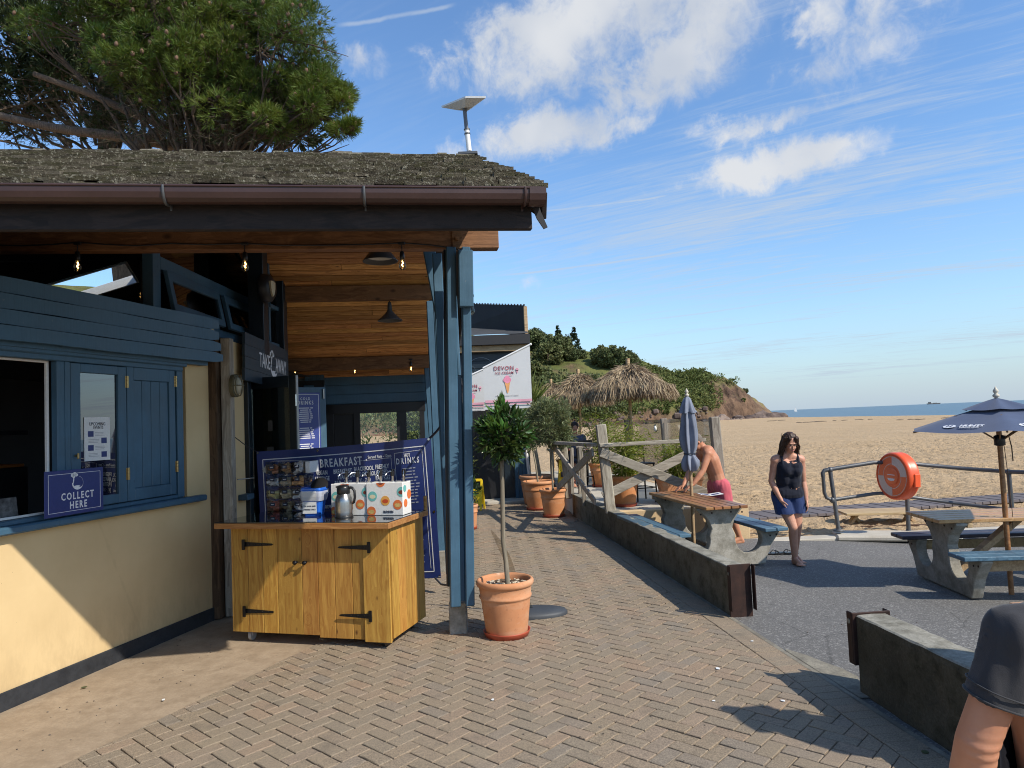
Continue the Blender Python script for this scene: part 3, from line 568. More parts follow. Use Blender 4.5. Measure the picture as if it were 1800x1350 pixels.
# edging strip, asphalt, pale patch
def strip(y0, y1, o0, o1, z): 
    a, b = sold(y0), sold(y1); return [(a[0]+o0, a[1]+.02, z), (b[0]+o0, b[1]+.02, z), (b[0]+o1, b[1]+.02, z), (a[0]+o1, a[1]+.02, z)]
mb = MB(); pts = strip(2.4, 13, .198, .235, -.001); mb.add(pts, [(0, 1, 2, 3)]); struct('kerb_strip', mb, m_paleconc)
ax = np.array([0, .3, 1.0, 2.2, 4.0, 9, 14]); ay_ = np.linspace(-3, 10.55, 12)
vv = []; 
for y in ay_:
    x0 = sold(max(y, 2.3))[0]+.236
    for k in ax: vv.append((x0+k, y, -.004+aslope(x0+k)))
nx = len(ax); ff = [(j*nx+i, j*nx+i+1, (j+1)*nx+i+1, (j+1)*nx+i) for j in range(len(ay_)-1) for i in range(nx-1)]
mb = MB(); mb.add(vv, ff); struct('asphalt_yard', mb, m_asphalt)
pr = [(sold(y)[0]+.240, y) for y in (5.42, 5.3, 5.15, 5.0, 4.85, 4.7, 4.5)]; pr += [(2.14, 4.5), (2.16, 4.66), (2.22, 4.84), (2.19, 5.02), (2.13, 5.17), (2.09, 5.3), (2.03, 5.40), (1.97, 5.46)]
mb = MB(); mb.add([(x+.012*math.sin(i*5.1)*(i > 7), y+.015*math.sin(i*3.7)*(i > 7), .0012) for i, (x, y) in enumerate(pr)], [tuple(range(len(pr)))]); struct('concrete_patch', mb, m_patch)
# pale slab edge between yard and sand
mb = MB(); mb.box((0, 0, -.12), (12, .28, .02), .01, Mx.Translation((3.05, 10.32, aslope(4.2))) @ rotz(R(2)), 0); struct('slab_edge', mb, m_stepconc)
# wide base under everything so no gap shows
mb = MB(); mb.add([(-80, -40, -.35), (60, -40, -.35), (60, 60, -.35), (-80, 60, -.35)], [(0, 1, 2, 3)]); struct('ground', mb, m_pathconc)
# sand: fine dents near, coarse far, dropping to the sea in the east
def sandz(X, Y):
    z = -.115 + .0*X + npnoise(X, Y, 4, ((.12, .05), (.45, .02)))*np.clip((Y-10)/8, 0, 1)
    far = np.clip((X-20)/40, 0, 1); z = z + .18*far + .05*np.clip((Y-14)/20, 0, 1)
    return z - .075*np.maximum(X-(62.5+1.2*np.sin(Y*.08)), 0)
def sandnear(X, Y):
    r = np.random.default_rng(9); z = sandz(X, Y); n = 5200; fx = r.uniform(2.4, 26, n); fy = r.uniform(10.3, 40, n); d = np.zeros_like(X); xs = X[0]; ys = Y[:, 0]
    for x, y in zip(fx, fy):
        i0, i1 = np.searchsorted(xs, [x-.45, x+.45]); j0, j1 = np.searchsorted(ys, [y-.45, y+.45])
        if i1 <= i0 or j1 <= j0: continue
        th = r.uniform(0, PI); a, b = r.uniform(.10, .2), r.uniform(.07, .13); dx = X[j0:j1, i0:i1]-x; dy = Y[j0:j1, i0:i1]-y; u = (dx*math.cos(th)+dy*math.sin(th))/a; v = (-dx*math.sin(th)+dy*math.cos(th))/b; q2 = u*u+v*v
        d[j0:j1, i0:i1] += r.uniform(.02, .05)*(-np.exp(-q2)+.55*np.exp(-(q2-2.2)**2/.9))
    edge = np.clip((Y-10.6)/.7, 0, 1)*np.clip((40-Y)/2, 0, 1)*np.clip((26-X)/1.5, 0, 1)
    return z+d*edge
sx_ = np.linspace(2.4, 26, 420); sy_ = np.concatenate([np.linspace(10.45, 22, 300), np.linspace(22.1, 40, 200)])
near = gridmesh('sand', sx_, sy_, sandnear, m_sand); o = part('beach_sand', near, None, kind='structure')
fx_ = np.concatenate([[-90, -60, -30], np.linspace(-10, 64, 60), np.linspace(66, 110, 8)])
def far_z(X, Y): return sandz(X, Y) - np.where((X > 2.5) & (X < 25.9) & (Y > 10.5) & (Y < 39.9), .35, 0)
far = gridmesh('sand', np.unique(np.concatenate([fx_, [2.4, 26.0]])), np.unique(np.concatenate([np.linspace(17, 40, 24), np.linspace(42, 200, 50), [40.0], [-60, -30, 0, 10.45]])), lambda X, Y: np.where(Y < 16, np.where(X < 14, -.6, sandz(X, Y)), far_z(X, Y)), m_sand)
part('far_sand', far, None, kind='structure')
mb = MB(); S = 45000; mb.add([(50, -S, -2.3), (S, -S, -2.3), (S, S, -2.3), (-S, S, -2.3), (-S, 400, -2.3), (50, 150, -2.3)], [tuple(range(6))]); struct('sea', mb, m_sea)
# roll-out walkway of dark slatted matting over the sand
pa, pb, pc, pd_ = gz(1250, 917, -.06), gz(1800, 878, -.06), gz(1800, 861, -.06), gz(1255, 904, -.06)
d0 = V3((pb.x-pa.x, pb.y-pa.y, 0)).normalized(); mb = MB(); n0 = V3((-d0.y, d0.x, 0)); L = 17; k = 0
mid = (pa+pd_)/2; Wd = abs((pd_-pa).dot(n0))
st0 = mid-d0*.6-n0*Wd/2
for k in range(int(L/.16)):
    p0 = st0+d0*(k*.16); M = frame((p0.x, p0.y, -.105), d0, n0); mb.box((0, 0, 0), (.15, Wd, .05+.006*(k % 2)), .006, M)
struct('beach_walkway', mb, m_mat)
# ------------------------------------------------------------------ the cafe
WA = V3((-3.538, 4.883, 0)); WD = V3((.242, .970, 0)); WN = V3((.970, -.242, 0))      # painted wall: start, run, outward
def W(s, z, off=0): p = WA+WD*s+WN*off; return V3((p.x, p.y, z))
MW = Mx(((WD.x, WN.x, 0, WA.x), (WD.y, WN.y, 0, WA.y), (0, 0, 1, 0), (0, 0, 0, 1)))        # local x along wall, y outward, z up
MWt = frame(WA, WD, (0, 0, 1), WN)                                                          # text: x along, y up, z outward
RU0 = V3((.989, .146, 0)); RU, RN, RG = V3((.989, .146, 0)), V3((-.146, .989, 0)), V3((.20, 4.02, 0))                # roof: along the gutter, inward, gutter end
MR = Mx(((RU.x, RN.x, 0, RG.x), (RU.y, RN.y, 0, RG.y), (0, 0, 1, 0), (0, 0, 0, 1)))
cafe = thing('cafe_building', 'beach cafe with cream wall, dark blue timber and mossy shingle roof', 'building', (-3.2, 6.5, 0)); CF = dict(parent=cafe, world=True)
# painted wall with the serving hatch opening
mb = MB()
mb.box((-3.2, -.22, -.1), (2.30, 0, 1.17), 0, MW); mb.box((1.87, -.22, 1.17), (2.30, 0, 2.95), 0, MW); mb.box((-3.2, -.22, 2.47), (1.87, 0, 2.86), 0, MW); mb.box((-3.2, -.22, 1.17), (-2.6, 0, 2.47), 0, MW)
part('wall', mb, m_cream, **CF)
mb = MB(); mb.box((-3.2, .002, -.1), (2.325, .016, .118), .006, MW); part('plinth', mb, m_plinth, **CF)
# window group: sill, frame, hatch, glazed leaf, boarded leaf
win = part('serving_window', MB().box((-2.6, -.02, 2.40), (1.80, .035, 2.468), .005, MW).box((1.72, -.02, 1.235), (1.80, .03, 2.40), .005, MW).box((.44, -.03, 1.235), (.56, .028, 2.40), .005, MW).box((.505, -.03, 1.235), (.512, .034, 2.40), 0.002, MW), m_blue, **CF)
mb = MB(); mb.box((-2.7, .0, 1.172), (2.05, .085, 1.228), .012, MW); mb.box((-2.6, -.06, 1.228), (1.8, .02, 1.262), .006, MW); part('sill', mb, m_blue, **CF)
mb = MB()
for a, b, c, d in ((.565, .655, 1.27, 2.395), (1.03, 1.118, 1.27, 2.395), (.655, 1.03, 2.325, 2.395), (.655, 1.03, 1.27, 1.345)): mb.box((a, -.015, c), (b, .025, d), .004, MW)
leaf = part('window_leaf', mb, m_blue, **CF)
part('pane', MB().box((.65, -.004, 1.34), (1.035, .004, 2.33), 0, MW), m_film, leaf)
mb = MB()
for a, b, c, d in ((1.126, 1.20, 1.27, 2.40), (1.625, 1.70, 1.27, 2.40), (1.20, 1.625, 2.29, 2.40), (1.20, 1.625, 1.27, 1.37)): mb.box((a, -.015, c), (b, .025, d), .004, MW)
sh = part('shutter', mb, m_blue, **CF)
for k in range(4): part('board', MB().box((1.20+k*.1063, -.012, 1.37), (1.20+(k+1)*.1063-.004, .012, 2.29), .004, MW), m_blue, sh)
for s_, zz in ((1.122, 2.22), (1.122, 1.45), (1.706, 2.25), (1.706, 1.47)):
    mb = MB()
    for k in range(4): mb.tube([W(s_, zz+k*.026, .032), W(s_, zz+k*.026+.022, .032)], .009, 8)
    mb.box((s_-.02, .024, zz), (s_+.02, .028, zz+.10), 0, MW); part('hinge', mb, m_brass, win)
mb = MB(); mb.tube([W(.60, 1.68, .025), W(.60, 1.68, .05)], .008); mb.box((.592, .045, 1.655), (.608, .057, 1.70), .003, MW); part('catch', mb, m_brass, win)
mb = MB(); mb.box((-2.5, -.055, 2.385), (.425, -.03, 2.402), .003, MW); mb.box((.405, -.055, 1.27), (.425, -.03, 2.402), .003, MW); mb.box((-2.5, -.055, 1.265), (.425, -.03, 1.282), .003, MW); part('hatch_trim', mb, m_white, win)
# overhanging rough-edged boards above the hatch
zs = [2.497, 2.605, 2.715, 2.828, 2.945]
for k in range(4):
    mb = MB(); n = 44; lo_, hi_ = [], []
    for i in range(n+1):
        s_ = -3.0+(2.235-(.012*k % .03)+3.0)*i/n; wob = .007*NZ.noise((s_*1.7, k*9., 0))+.004*NZ.noise((s_*6., k*9., 2)); lo_.append((s_, zs[k]+wob+.002-(.018 if i == n else 0)*-1)); hi_.append((s_, zs[k+1]-.005+.006*NZ.noise((s_*1.9, k*7.+3, 0))-(.02 if i == n else 0)))
    pl_ = lo_+hi_[::-1]; M = MWt @ Mx.Translation((0, 0, .075+.012*(3-k)))
    v = [(x, y, 0) for x, y in pl_]+[(x, y, .038) for x, y in pl_]; N_ = len(pl_); f = [(i, i+1, N_-2-i, N_-1-i) for i in range(n)]+[(N_+i+1, N_+i, 2*N_-1-i, 2*N_-2-i) for i in range(n)]+[(i, (i+1) % N_, N_+(i+1) % N_, N_+i) for i in range(N_)]
    mb.add(v, f, M); part('cladding_board', mb, m_blue, **CF)
mb = MB(); mb.box((-3.0, 0, 2.47), (2.1, .075, 2.94), 0, MW); mb.box((-2.9, .0, 2.44), (1.83, .06, 2.50), .008, MW); part('board_backing', mb, m_blue, **CF)
# upper glazing over the hatch: panes, mullion and leaning-out vents on the side wall
mb = MB(); UG = ay(255, 480, 6.44); ug0 = UG-RU0*3.2; mb.beam((ug0.x, ug0.y, 2.86), (UG.x, UG.y, 2.86), .06, .06, (0, 0, 1), .003); mb.beam((UG.x, UG.y, 2.8), (UG.x, UG.y, 3.4), .06, .06, (1, 0, 0), .003); part('glazing_frame', mb, m_black, **CF)
part('upper_pane', MB().beam((ug0.x, ug0.y, 3.12), (UG.x, UG.y, 3.12), .008, .6, (0, 0, 1), 0), m_clear, **CF)
XW = -2.97
def sw(y, z, off=0): return V3((XW+off, y, z))
XU = -3.25; mb = MB(); mb.box((XU-.07, 6.39, 2.7), (XU+.03, 6.53, 3.75), .004); mb.box((XU-.06, 6.53, 3.353), (XU+.03, 9.08, 3.474), .005); mb.box((XU-.06, 6.53, 2.87), (XU+.03, 9.3, 2.96), .005); mb.box((XU-.05, 7.79, 2.94), (XU+.02, 7.88, 3.37), .004); mb.box((XU, 6.6, 2.66), (XU+.02, 9.0, 2.88), .003); part('vent_frame', mb, m_blue, **CF)
for y0, y1 in ((6.58, 7.76), (7.90, 8.9)):
    M = Mx.Translation((XU+.025, y0, 3.345)) @ Mx.Rotation(R(-11), 4, 'Y'); L = y1-y0; mb = MB()
    for a, b, c, d in ((0, L, -.09, 0), (0, L, -.39, -.315), (0, .075, -.32, -.08), (L-.075, L, -.32, -.08)): mb.box((0, a, c), (.04, b, d), .004, M)
    o = part('vent_window', mb, m_blue, **CF); PM[o] = Mx.Identity(4)
    part('pane', MB().box((.016, .06, -.33), (.022, L-.06, -.07), 0, M), m_dkglass, o)
part('upper_side_pane', MB().box((XU-.03, 6.5, 3.47), (XU-.024, 9.1, 4.3), 0), m_dkglass, **CF)
# side wall: cream pier, timber corner posts, dark corner column, door opening
mb = MB(); mb.box((-3.3, 7.24, -.1), (XW, 7.86, 2.78), 0); part('pier', mb, m_cream, **CF)
pc0 = W(2.305, 0, 0); mb = MB(); mb.beam((-2.99, 7.10, .0), (-2.99, 7.10, 2.77), .17, .13, (1, 0, 0), .006); part('corner_post', mb, m_oldpost, **CF)
mb = MB(); mb.beam((-2.865, 7.14, .0), (-2.865, 7.14, 2.76), .10, .10, (1, 0, 0), .008); part('corner_post', mb, m_greyz, **CF)
mb = MB(); mb.box((-3.05, 8.25, 2.6), (XW+.10, 8.42, 4.4), .004); mb.box((-3.02, 8.42, .0), (XW+.06, 9.2, .06), .004); mb.box((-3.05, 9.1, 0), (XW+.06, 9.25, 4.1), .004); mb.box((-3.05, 7.84, 0), (XW+.05, 7.94, 2.8), .004); mb.box((-3.0, 7.9, 2.55), (XW+.02, 9.2, 2.80), .004); part('door_frame', mb, m_dkblue, **CF)
mb = MB(); mb.box((-3.03, 8.42, 2.86), (XW+.0, 9.1, 2.92), .003); mb.box((-3.03, 8.74, 2.9), (XW, 8.79, 3.9), .003); mb.box((-3.03, 8.42, 3.35), (XW, 9.1, 3.40), .003); part('side_glazing_bars', mb, m_blue, **CF)
part('side_pane', MB().box((-3.012, 8.42, 2.9), (-3.008, 9.1, 4.0), 0), m_dkglass, **CF)
# inner room behind the hatch, dark
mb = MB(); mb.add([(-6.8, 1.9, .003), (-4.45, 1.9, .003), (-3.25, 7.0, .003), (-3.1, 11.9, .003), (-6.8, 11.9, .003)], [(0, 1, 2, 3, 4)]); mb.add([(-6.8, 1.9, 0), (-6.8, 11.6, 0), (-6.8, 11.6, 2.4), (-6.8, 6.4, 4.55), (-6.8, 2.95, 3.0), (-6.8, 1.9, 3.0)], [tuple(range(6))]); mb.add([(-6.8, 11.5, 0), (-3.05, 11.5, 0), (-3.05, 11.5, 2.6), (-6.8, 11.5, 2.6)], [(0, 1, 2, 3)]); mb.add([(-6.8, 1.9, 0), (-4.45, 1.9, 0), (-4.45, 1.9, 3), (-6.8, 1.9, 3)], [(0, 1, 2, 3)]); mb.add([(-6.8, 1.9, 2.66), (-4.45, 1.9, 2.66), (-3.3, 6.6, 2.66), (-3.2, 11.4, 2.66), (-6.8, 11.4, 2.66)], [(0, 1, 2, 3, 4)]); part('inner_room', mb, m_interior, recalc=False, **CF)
# ---------------- roof
TH = math.atan(.43); DR = 3.6; ZE = 3.13; ZR = ZE+.43*DR; UL = -7.6
def roof_pt(u, d, dz=0): z = ZE+.43*d if d <= DR else ZR-.43*(d-DR); p = RG+RU*u+RN*d; return V3((p.x, p.y, z+dz))
mb = MB(); t_ = .10
oc = [(UL, DR+.001), (.02, DR+.001), (.02, 8.2), (UL, 8.2)]; hc = [(-5.90, 5.83), (-4.10, 5.12), (-4.10, 5.50), (-5.90, 6.27)]
for qd in [[(UL, .001), (.02, .001), (.02, DR), (UL, DR)]]+[[oc[i], oc[(i+1) % 4], hc[(i+1) % 4], hc[i]] for i in range(4)]:
        v = [roof_pt(u, d, dz) for dz in (-.002, -t_) for u, d in qd]
        mb.add(v, [(0, 1, 2, 3), (7, 6, 5, 4), (0, 4, 5, 1), (1, 5, 6, 2), (2, 6, 7, 3), (3, 7, 4, 0)])
roof = part('roof', mb, m_interior, **CF); PM[roof] = Mx.Identity(4)
mb = MB()
for i in range(4): mb.beam(roof_pt(*hc[i], -.06), roof_pt(*hc[(i+1) % 4], -.06), .03, .11, (0, 0, 1), .003)
part('skylight', mb, m_white, roof)
# shingles: uneven courses; the lowest ones are separate pieces
ez = V3((RN.x*math.cos(TH), RN.y*math.cos(TH), math.sin(TH))); en = RU.cross(ez); ncol = 32; shv, shf, shr = [], [], []; loose = []
def shingle_geo(u, wd, d, L, th, lift, skew):
    """butt end at d, running up the slope by L"""
    o = RG+RU*u+V3((0, 0, ZE))+ez*d+en*(lift+.004); v = []
    for (x, y, z) in ((0, 0, 0), (wd, skew, 0), (wd, L, -.012), (0, L, -.012), (0, 0, th), (wd, skew, th), (wd, L, .0), (0, L, .0)): p = o+RU*x+ez*y+en*z; v.append((p.x, p.y, p.z))
    return v, [(0, 1, 5, 4), (4, 5, 6, 7), (1, 2, 6, 5), (0, 4, 7, 3), (3, 2, 1, 0)]
SL = DR/math.cos(TH); ROWS = 34
for r in range(ROWS):
    d = -.05+r*(SL/ROWS); u = .06-random.random()*.03
    while u > -4.5:
        wd = random.uniform(.07, .19); v, f = shingle_geo(u-wd+.003, wd-.006, d+random.gauss(0, .012), .22, random.uniform(.014, .032), random.uniform(.0, .022), random.gauss(0, .008)); loose.append((d, u, v, f)); u -= wd
near_ = [s_ for s_ in loose if s_[1] > -3.6 and s_[0] < .9][:260]; ids = set(id(s_) for s_ in near_)
for s_ in near_: part('shingle', MB().add(s_[2], s_[3]), m_shin_o, roof)
for s_ in loose:
    if id(s_) in ids: continue
    b0 = len(shv); shv.extend(s_[2]); rr = random.random()
    for q_ in s_[3]: shf.append([b0+i for i in q_]); shr.append(rr)
for k in range(46):     # ragged ridge cap pieces with lichen
    u = .02-k*.1; o = RG+RU*u+V3((0, 0, ZR+.012+random.gauss(0, .012)))+RN*DR; b0 = len(shv); hh = random.uniform(.008, .028)
    for x, y, z in ((-.1, -.13, -.05), (0, -.13, -.05), (0, .12, -.04), (-.1, .12, -.04), (-.1, -.02, hh), (0, -.02, hh), (0, .02, hh), (-.1, .02, hh)): p = o+RU*x+RN*y; shv.append((p.x, p.y, p.z+z))
    for q_ in ((0, 1, 5, 4), (4, 5, 6, 7), (2, 3, 7, 6), (1, 2, 6, 5), (3, 0, 4, 7)): shf.append([b0+i for i in q_]); shr.append(.9)
part('shingle_mass', npmesh('shingle_mass', shv, shf, m_shin_a, False, shr), None, roof, kind='stuff')
mb = MB(); mb.beam(roof_pt(.03, .0, -.10), roof_pt(.03, DR, -.10), .03, .15, (0, 0, 1), .004); mb.beam(roof_pt(.03, DR, -.10), roof_pt(.03, 8.2, -.10), .03, .15, (0, 0, 1), .004); part('barge_board', mb, m_fascia, roof)
# gutter, brackets, fascia, hanging felt flap
g0 = RG+RU*UL+RN*-.065; g1 = RG+RU*.0+RN*-.065; zg = 3.075; mb = MB(); prof = [(-.058, .02), (-.056, -.012), (-.045, -.04), (-.024, -.056), (0, -.06), (.024, -.056), (.045, -.04), (.056, -.012), (.058, .02)]
prof2 = prof+[(x*.93, y+.004) for x, y in prof[::-1]]; M0 = frame((g0.x, g0.y, zg), RN, (0, 0, 1)); L = (g1-g0).length; n = len(prof2)
v = [M0 @ V3((x, y, zz)) for zz in (0, L) for x, y in prof2]; mb.add(v, [(i, (i+1) % n, n+(i+1) % n, n+i) for i in range(n)], None, 0, False); mb.tube([g0+V3((0, 0, zg+.02))+RN*-.058, g1+V3((0, 0, zg+.02))+RN*-.058], .007, 6); part('gutter', mb, m_gutter, **CF)
mb = MB(); pe = [(x*1.14, y*1.14) for x, y in prof]; v = [M0 @ V3((x, y, zz)) for zz in (L-.075, L+.018) for x, y in pe]; n = len(pe); mb.add(v, [(i, i+1, n+i+1, n+i) for i in range(n-1)]+[tuple(range(n)), tuple(range(n, 2*n))]); part('gutter_end_cap', mb, m_gutter, **CF)
for u in (-.10, -.98, -2.0, -3.1):
    mb = MB(); c = RG+RU*u+RN*-.065+V3((0, 0, zg)); pts = [c+RN*(x*1.08)+V3((0, 0, y*1.08)) for x, y in prof]+[c+RN*.075+V3((0, 0, -.075))]
    mb.tube(pts[:], .008, 6); part('gutter_bracket', mb, m_galv if u < -.5 else m_gutter, **CF)
fz = [(u0, u1) for u0, u1 in ((UL, -.045),)]
mb = MB(); mb.box((UL, .005, 2.895), (-.045, .045, 3.065), .006, MR); part('fascia', mb, m_fascia, **CF)
mb = MB(); p0 = roof_pt(-.045, .02, -.16); pts = [(0, 0), (.03, -.02), (.055, -.10), (.09, -.19), (.068, -.20), (.03, -.14), (0, -.06)]; mb.prism(pts, 0, .012, frame(p0+V3((0, 0, .12)), RU, (0, 0, 1))); part('felt_flap', mb, m_feltdark, **CF)
# front beam on the posts, hanging bolt plate, bulbs hang from it
PB = ay(800, 421, 6.2); bu = -3.6; p1 = ay(875, 421, 6.30); p0 = p1-RU*5.2; p0.z = p1.z = PB.z
mb = MB(); mb.beam(p0, p1, .12, .165, (0, 0, 1), .006); part('beam', mb, m_beamwood, **CF)
BM0, BM1 = p0, p1; BN = -RN
mb = MB(); c = p1-RU*.37+BN*.064; M = frame(c, RU, (0, 0, 1)); mb.box((-.045, -.085, 0), (.045, .085, .012), .003, M); mb.tube([M @ V3((0, 0, .01)), M @ V3((0, 0, .035))], .022, 8); mb.tube([M @ V3((0, 0, .03)), M @ V3((0, 0, .045))], .013, 6); part('bolt_plate', mb, m_beamwood, **CF)
# ceiling boards under the far slope, purlins
w_ = .112; d = 3.72; k = 0
while d < 8.1:
    d2 = d+w_; z1, z2 = ZR-.43*(d-DR)-t_, ZR-.43*(d2-DR)-t_; jt = random.uniform(-2.0, -1.0) if k % 3 == 1 else None
    for u0, u1 in ((-2.75, -.44),) if jt is None else ((-2.75, jt-.002), (jt+.002, -.44)):
        a, b = RG+RU*u0+RN*((d+d2)/2), RG+RU*u1+RN*((d+d2)/2); zz = (z1+z2)/2-.011-.002*random.random(); L = u1-u0
        me = MB().box((0, -w_*.545+.006, -.009), (L, w_*.545-.006, .009), .005).mesh('ceiling_board', m_ceil); o = part('ceiling_board', me, None, roof)
        o.matrix_basis = frame((a.x, a.y, zz), RU, V3((RN.x, RN.y, -.43)).normalized())
    d = d2; k += 1
for d in (5.62, 7.42):
    a, b = RG+RU*-2.8+RN*d, RG+RU*-.42+RN*d; z = ZR-.43*(d-DR)-.22; mb = MB(); mb.beam((a.x, a.y, z), (b.x, b.y, z), .10, .20, (0, 0, 1), .006); part('purlin', mb, m_beamwood, **CF)
# far wall: band, black glazed doors, pilaster; left end wall
M_F = frame(RG+RN*8.05, RU, (0, 0, 1), -RN)        # x along gutter direction, y up, z towards the viewer
def fbox(mb, u0, u1, z0, z1, w0, w1, b=.004): return mb.box((u0, z0, w0), (u1, z1, w1), b, M_F)
mb = MB(); fbox(mb, -6.6, -.40, 2.20, 2.86, -.15, 0); fbox(mb, -6.6, -2.15, 0, 2.2, -.15, 0); fbox(mb, -.55, -.40, 0, 2.2, -.15, 0); part('far_wall', mb, m_blue, **CF)
for i in range(4): part('band_board', fbox(MB(), -2.9, -.42, 2.21+i*.155, 2.36+i*.155, .002, .022), m_blue, **CF)
mb = MB()
for a, b, c, d in ((-2.15, -2.0, 0, 2.2), (-1.68, -1.58, .0, 2.06), (-.98, -.82, .0, 2.06), (-.60, -.52, 0, 2.06), (-2.15, -.5, 2.04, 2.2), (-1.6, -.55, 0, .25)): fbox(mb, a, b, c, d, -.1, .03)
fbox(mb, -2.0, -1.68, 0, 2.06, -.08, -.02); drs = part('glazed_door', mb, m_black, **CF); PM[drs] = Mx.Identity(4)
part('pane', fbox(MB(), -1.6, -.95, .2, 2.06, -.03, -.024, 0), m_clear, drs); part('pane', fbox(MB(), -.85, -.55, .2, 2.06, -.03, -.024, 0), m_clear, drs)
part('floor_sill', fbox(MB(), -6.6, -.4, -.05, .02, -.2, .3), m_stepconc, **CF)
# pilaster of blue boards with a moulding, carrying two small notices
PU = -2.28
pil = part('pilaster', fbox(MB(), PU-.155, PU+.155, 0, 2.84, .03, .10), m_dkblue, **CF); PM[pil] = Mx.Identity(4)
for i in range(5): part('board', fbox(MB(), PU-.15+i*.06, PU-.15+i*.06+.057, .02, 2.82, .10, .118), m_blue, pil)
part('moulding', fbox(MB(), PU-.17, PU+.17, 2.48, 2.53, .10, .15, .01), m_blue, pil)
# posts: the front one is a built-up post on a concrete-filled foot, others run back along the verge
mb = MB(); p_t, p_b = ay(814, 440, 6.2), ay(815, 1066, 6.2)
def lean(u_t, u_b, v_t, v_b, y, wx, wy, name='post', mat=None, dy=0):
    a, b = ay(u_t, v_t, y), ay(u_b, v_b, y+dy); m = MB().beam(b, a, wy, wx, RU, .008); return part(name, m, mat or m_blue, **CF)
lean(818, 825.5, 437, 1062, 6.13, .075, .15); lean(792, 800, 437, 1064, 6.13, .085, .15); lean(805.5, 812, 660, 1055, 6.16, .055, .10, 'post_filler')
lean(818, 819.5, 440, 540, 6.03, .125, .06, 'post_bracket'); lean(782, 788, 440, 1030, 6.20, .03, .06, 'post_edge', m_dkblue)
pf = gz(806, 1113); mb = MB(); mb.box((pf.x-.075, pf.y-.02, -.03), (pf.x+.075, pf.y+.13, .26), .006); part('post_foot', mb, m_tableconc, **CF)
for (u0, v0, y0), (u1, v1, y1), wx, wy in (((768, 446, 6.7), (793, 1000, 6.45), .09, .05), ((754, 440, 7.0), (777, 560, 7.0), .12, .07), ((757, 530, 8.9), (778, 985, 8.9), .11, .11), ((766, 520, 8.0), (790, 1010, 7.6), .07, .05), ((752, 640, 11.5), (772, 920, 11.5), .13, .13), ((800, 520, 6.5), (812, 760, 6.35), .03, .05)):
    a, b = ay(u0, v0, y0), ay(u1, v1, y1); part('strut' if abs(y0-y1) > .01 else 'post', MB().beam(b, a, wy, wx, RU, .008), m_blue, **CF)
for u, y in ((773, 11.57), (776, 8.9)):
    p = ay(u, 900, y); mb = MB(); mb.box((p.x-.1, y-.1, -.02), (p.x+.1, y+.1, .25), .01); part('post_foot', mb, m_tableconc, **CF)
# ------------------------------------------------------------------ drinks counter and what stands on it
CO = gz(412, 1110, .085); CO.z = 0; CX = gz(690, 1123, .085)-gz(412, 1110, .085); CW = CX.length; CX.normalize(); CY = V3((-CX.y, CX.x, 0)); CDp, CH = .66, .985
MC = Mx(((CX.x, CY.x, 0, CO.x), (CX.y, CY.y, 0, CO.y), (0, 0, 1, 0), (0, 0, 0, 1)))
ctr = thing('drinks_counter', 'rolling timber counter with black strap hinges and glass top beside the cafe post', 'counter', CO, math.atan2(CX.y, CX.x))
cuts_ = [0, .135, .275, .445, .66]; k = 0
xs_ = [k*CW/1.43 for k in (0, .145, .285, .425, .65, .795, .945, 1.10, 1.20, 1.43)]
for i in range(9):
    dz = -.0 if i < 4 else -.018*(i > 4)
    o = part('plank', MB().box((xs_[i]+.0015, 0, .085+dz), (xs_[i+1]-.0015, .022, CH), .003), m_counter, ctr)
part('hinge_post', MB().box((xs_[8]+.005, -.018, .055), (CW, 0.0, CH), .003), m_counter, ctr)
for i in range(5): part('side_plank', MB().box((CW-.005, .0+i*CDp/5+.0015, .085), (CW+.015, (i+1)*CDp/5-.0015, CH), .003), m_counter, ctr)
part('side_plank', MB().box((-.015, .0, .085), (.0, CDp, CH), .003), m_counter, ctr); part('back_panel', MB().box((0, CDp-.02, .085), (CW, CDp, CH), .003), m_counter, ctr)
part('base_board', MB().box((.02, .024, .085), (CW-.02, CDp-.025, .11), .003), m_counter, ctr)
TZ = 1.032
mb = MB(); mb.box((-.09, -.125, CH), (CW+.06, -.10, TZ), .004); mb.box((CW+.035, -.10, CH), (CW+.06, CDp+.03, TZ), .004); mb.box((-.09, -.10, CH), (-.065, CDp+.03, TZ), .004); mb.box((-.065, CDp+.005, CH), (CW+.035, CDp+.03, TZ), .004); part('edge_trim', mb, m_counter_edge, ctr)
part('worktop', MB().box((-.064, -.099, CH), (CW+.034, CDp+.004, TZ-.004), .002), m_counter_edge, ctr)
m_topglass = NT('smoked_glass_top').set(Base_Color=(.022, .020, .017), Roughness=.04, Specular_IOR_Level=.9, Coat_Weight=.6).m
part('glass_top', MB().box((-.088, -.118, TZ+.0005), (CW+.05, CDp+.02, TZ+.0075), .002), m_topglass, ctr)
part('corner_block', MB().box((CW+.036, CDp-.02, TZ), (CW+.056, CDp+.03, TZ+.13), .004), m_counter_edge, ctr)
def strap(x, z, s):
    y0 = -.001 if s > 0 else -.019
    mb = MB(); mb.box((x-.014 if s > 0 else x-.014, -.028, z-.045), (x+.014, -.018, z+.045), .002); mb.prism([(x, z-.02), (x, z+.02), (x+s*.27, z+.008), (x+s*.285, z), (x+s*.27, z-.008)], -.0, .006, Mx(((1, 0, 0, 0), (0, 0, -1, y0), (0, 1, 0, 0), (0, 0, 0, 1))))
    for k in range(4): mb.ell((x+s*(.05+.06*k), y0-.007, z), (.006, .003, .006), 6, 4)
    return mb
for x, z, s in ((.125, .835, 1), (.12, .265, 1), (xs_[8]+.065, .82, -1), (xs_[8]+.06, .265, -1)): part('strap_hinge', strap(x, z, s), m_blackmetal, ctr)
mb = MB()
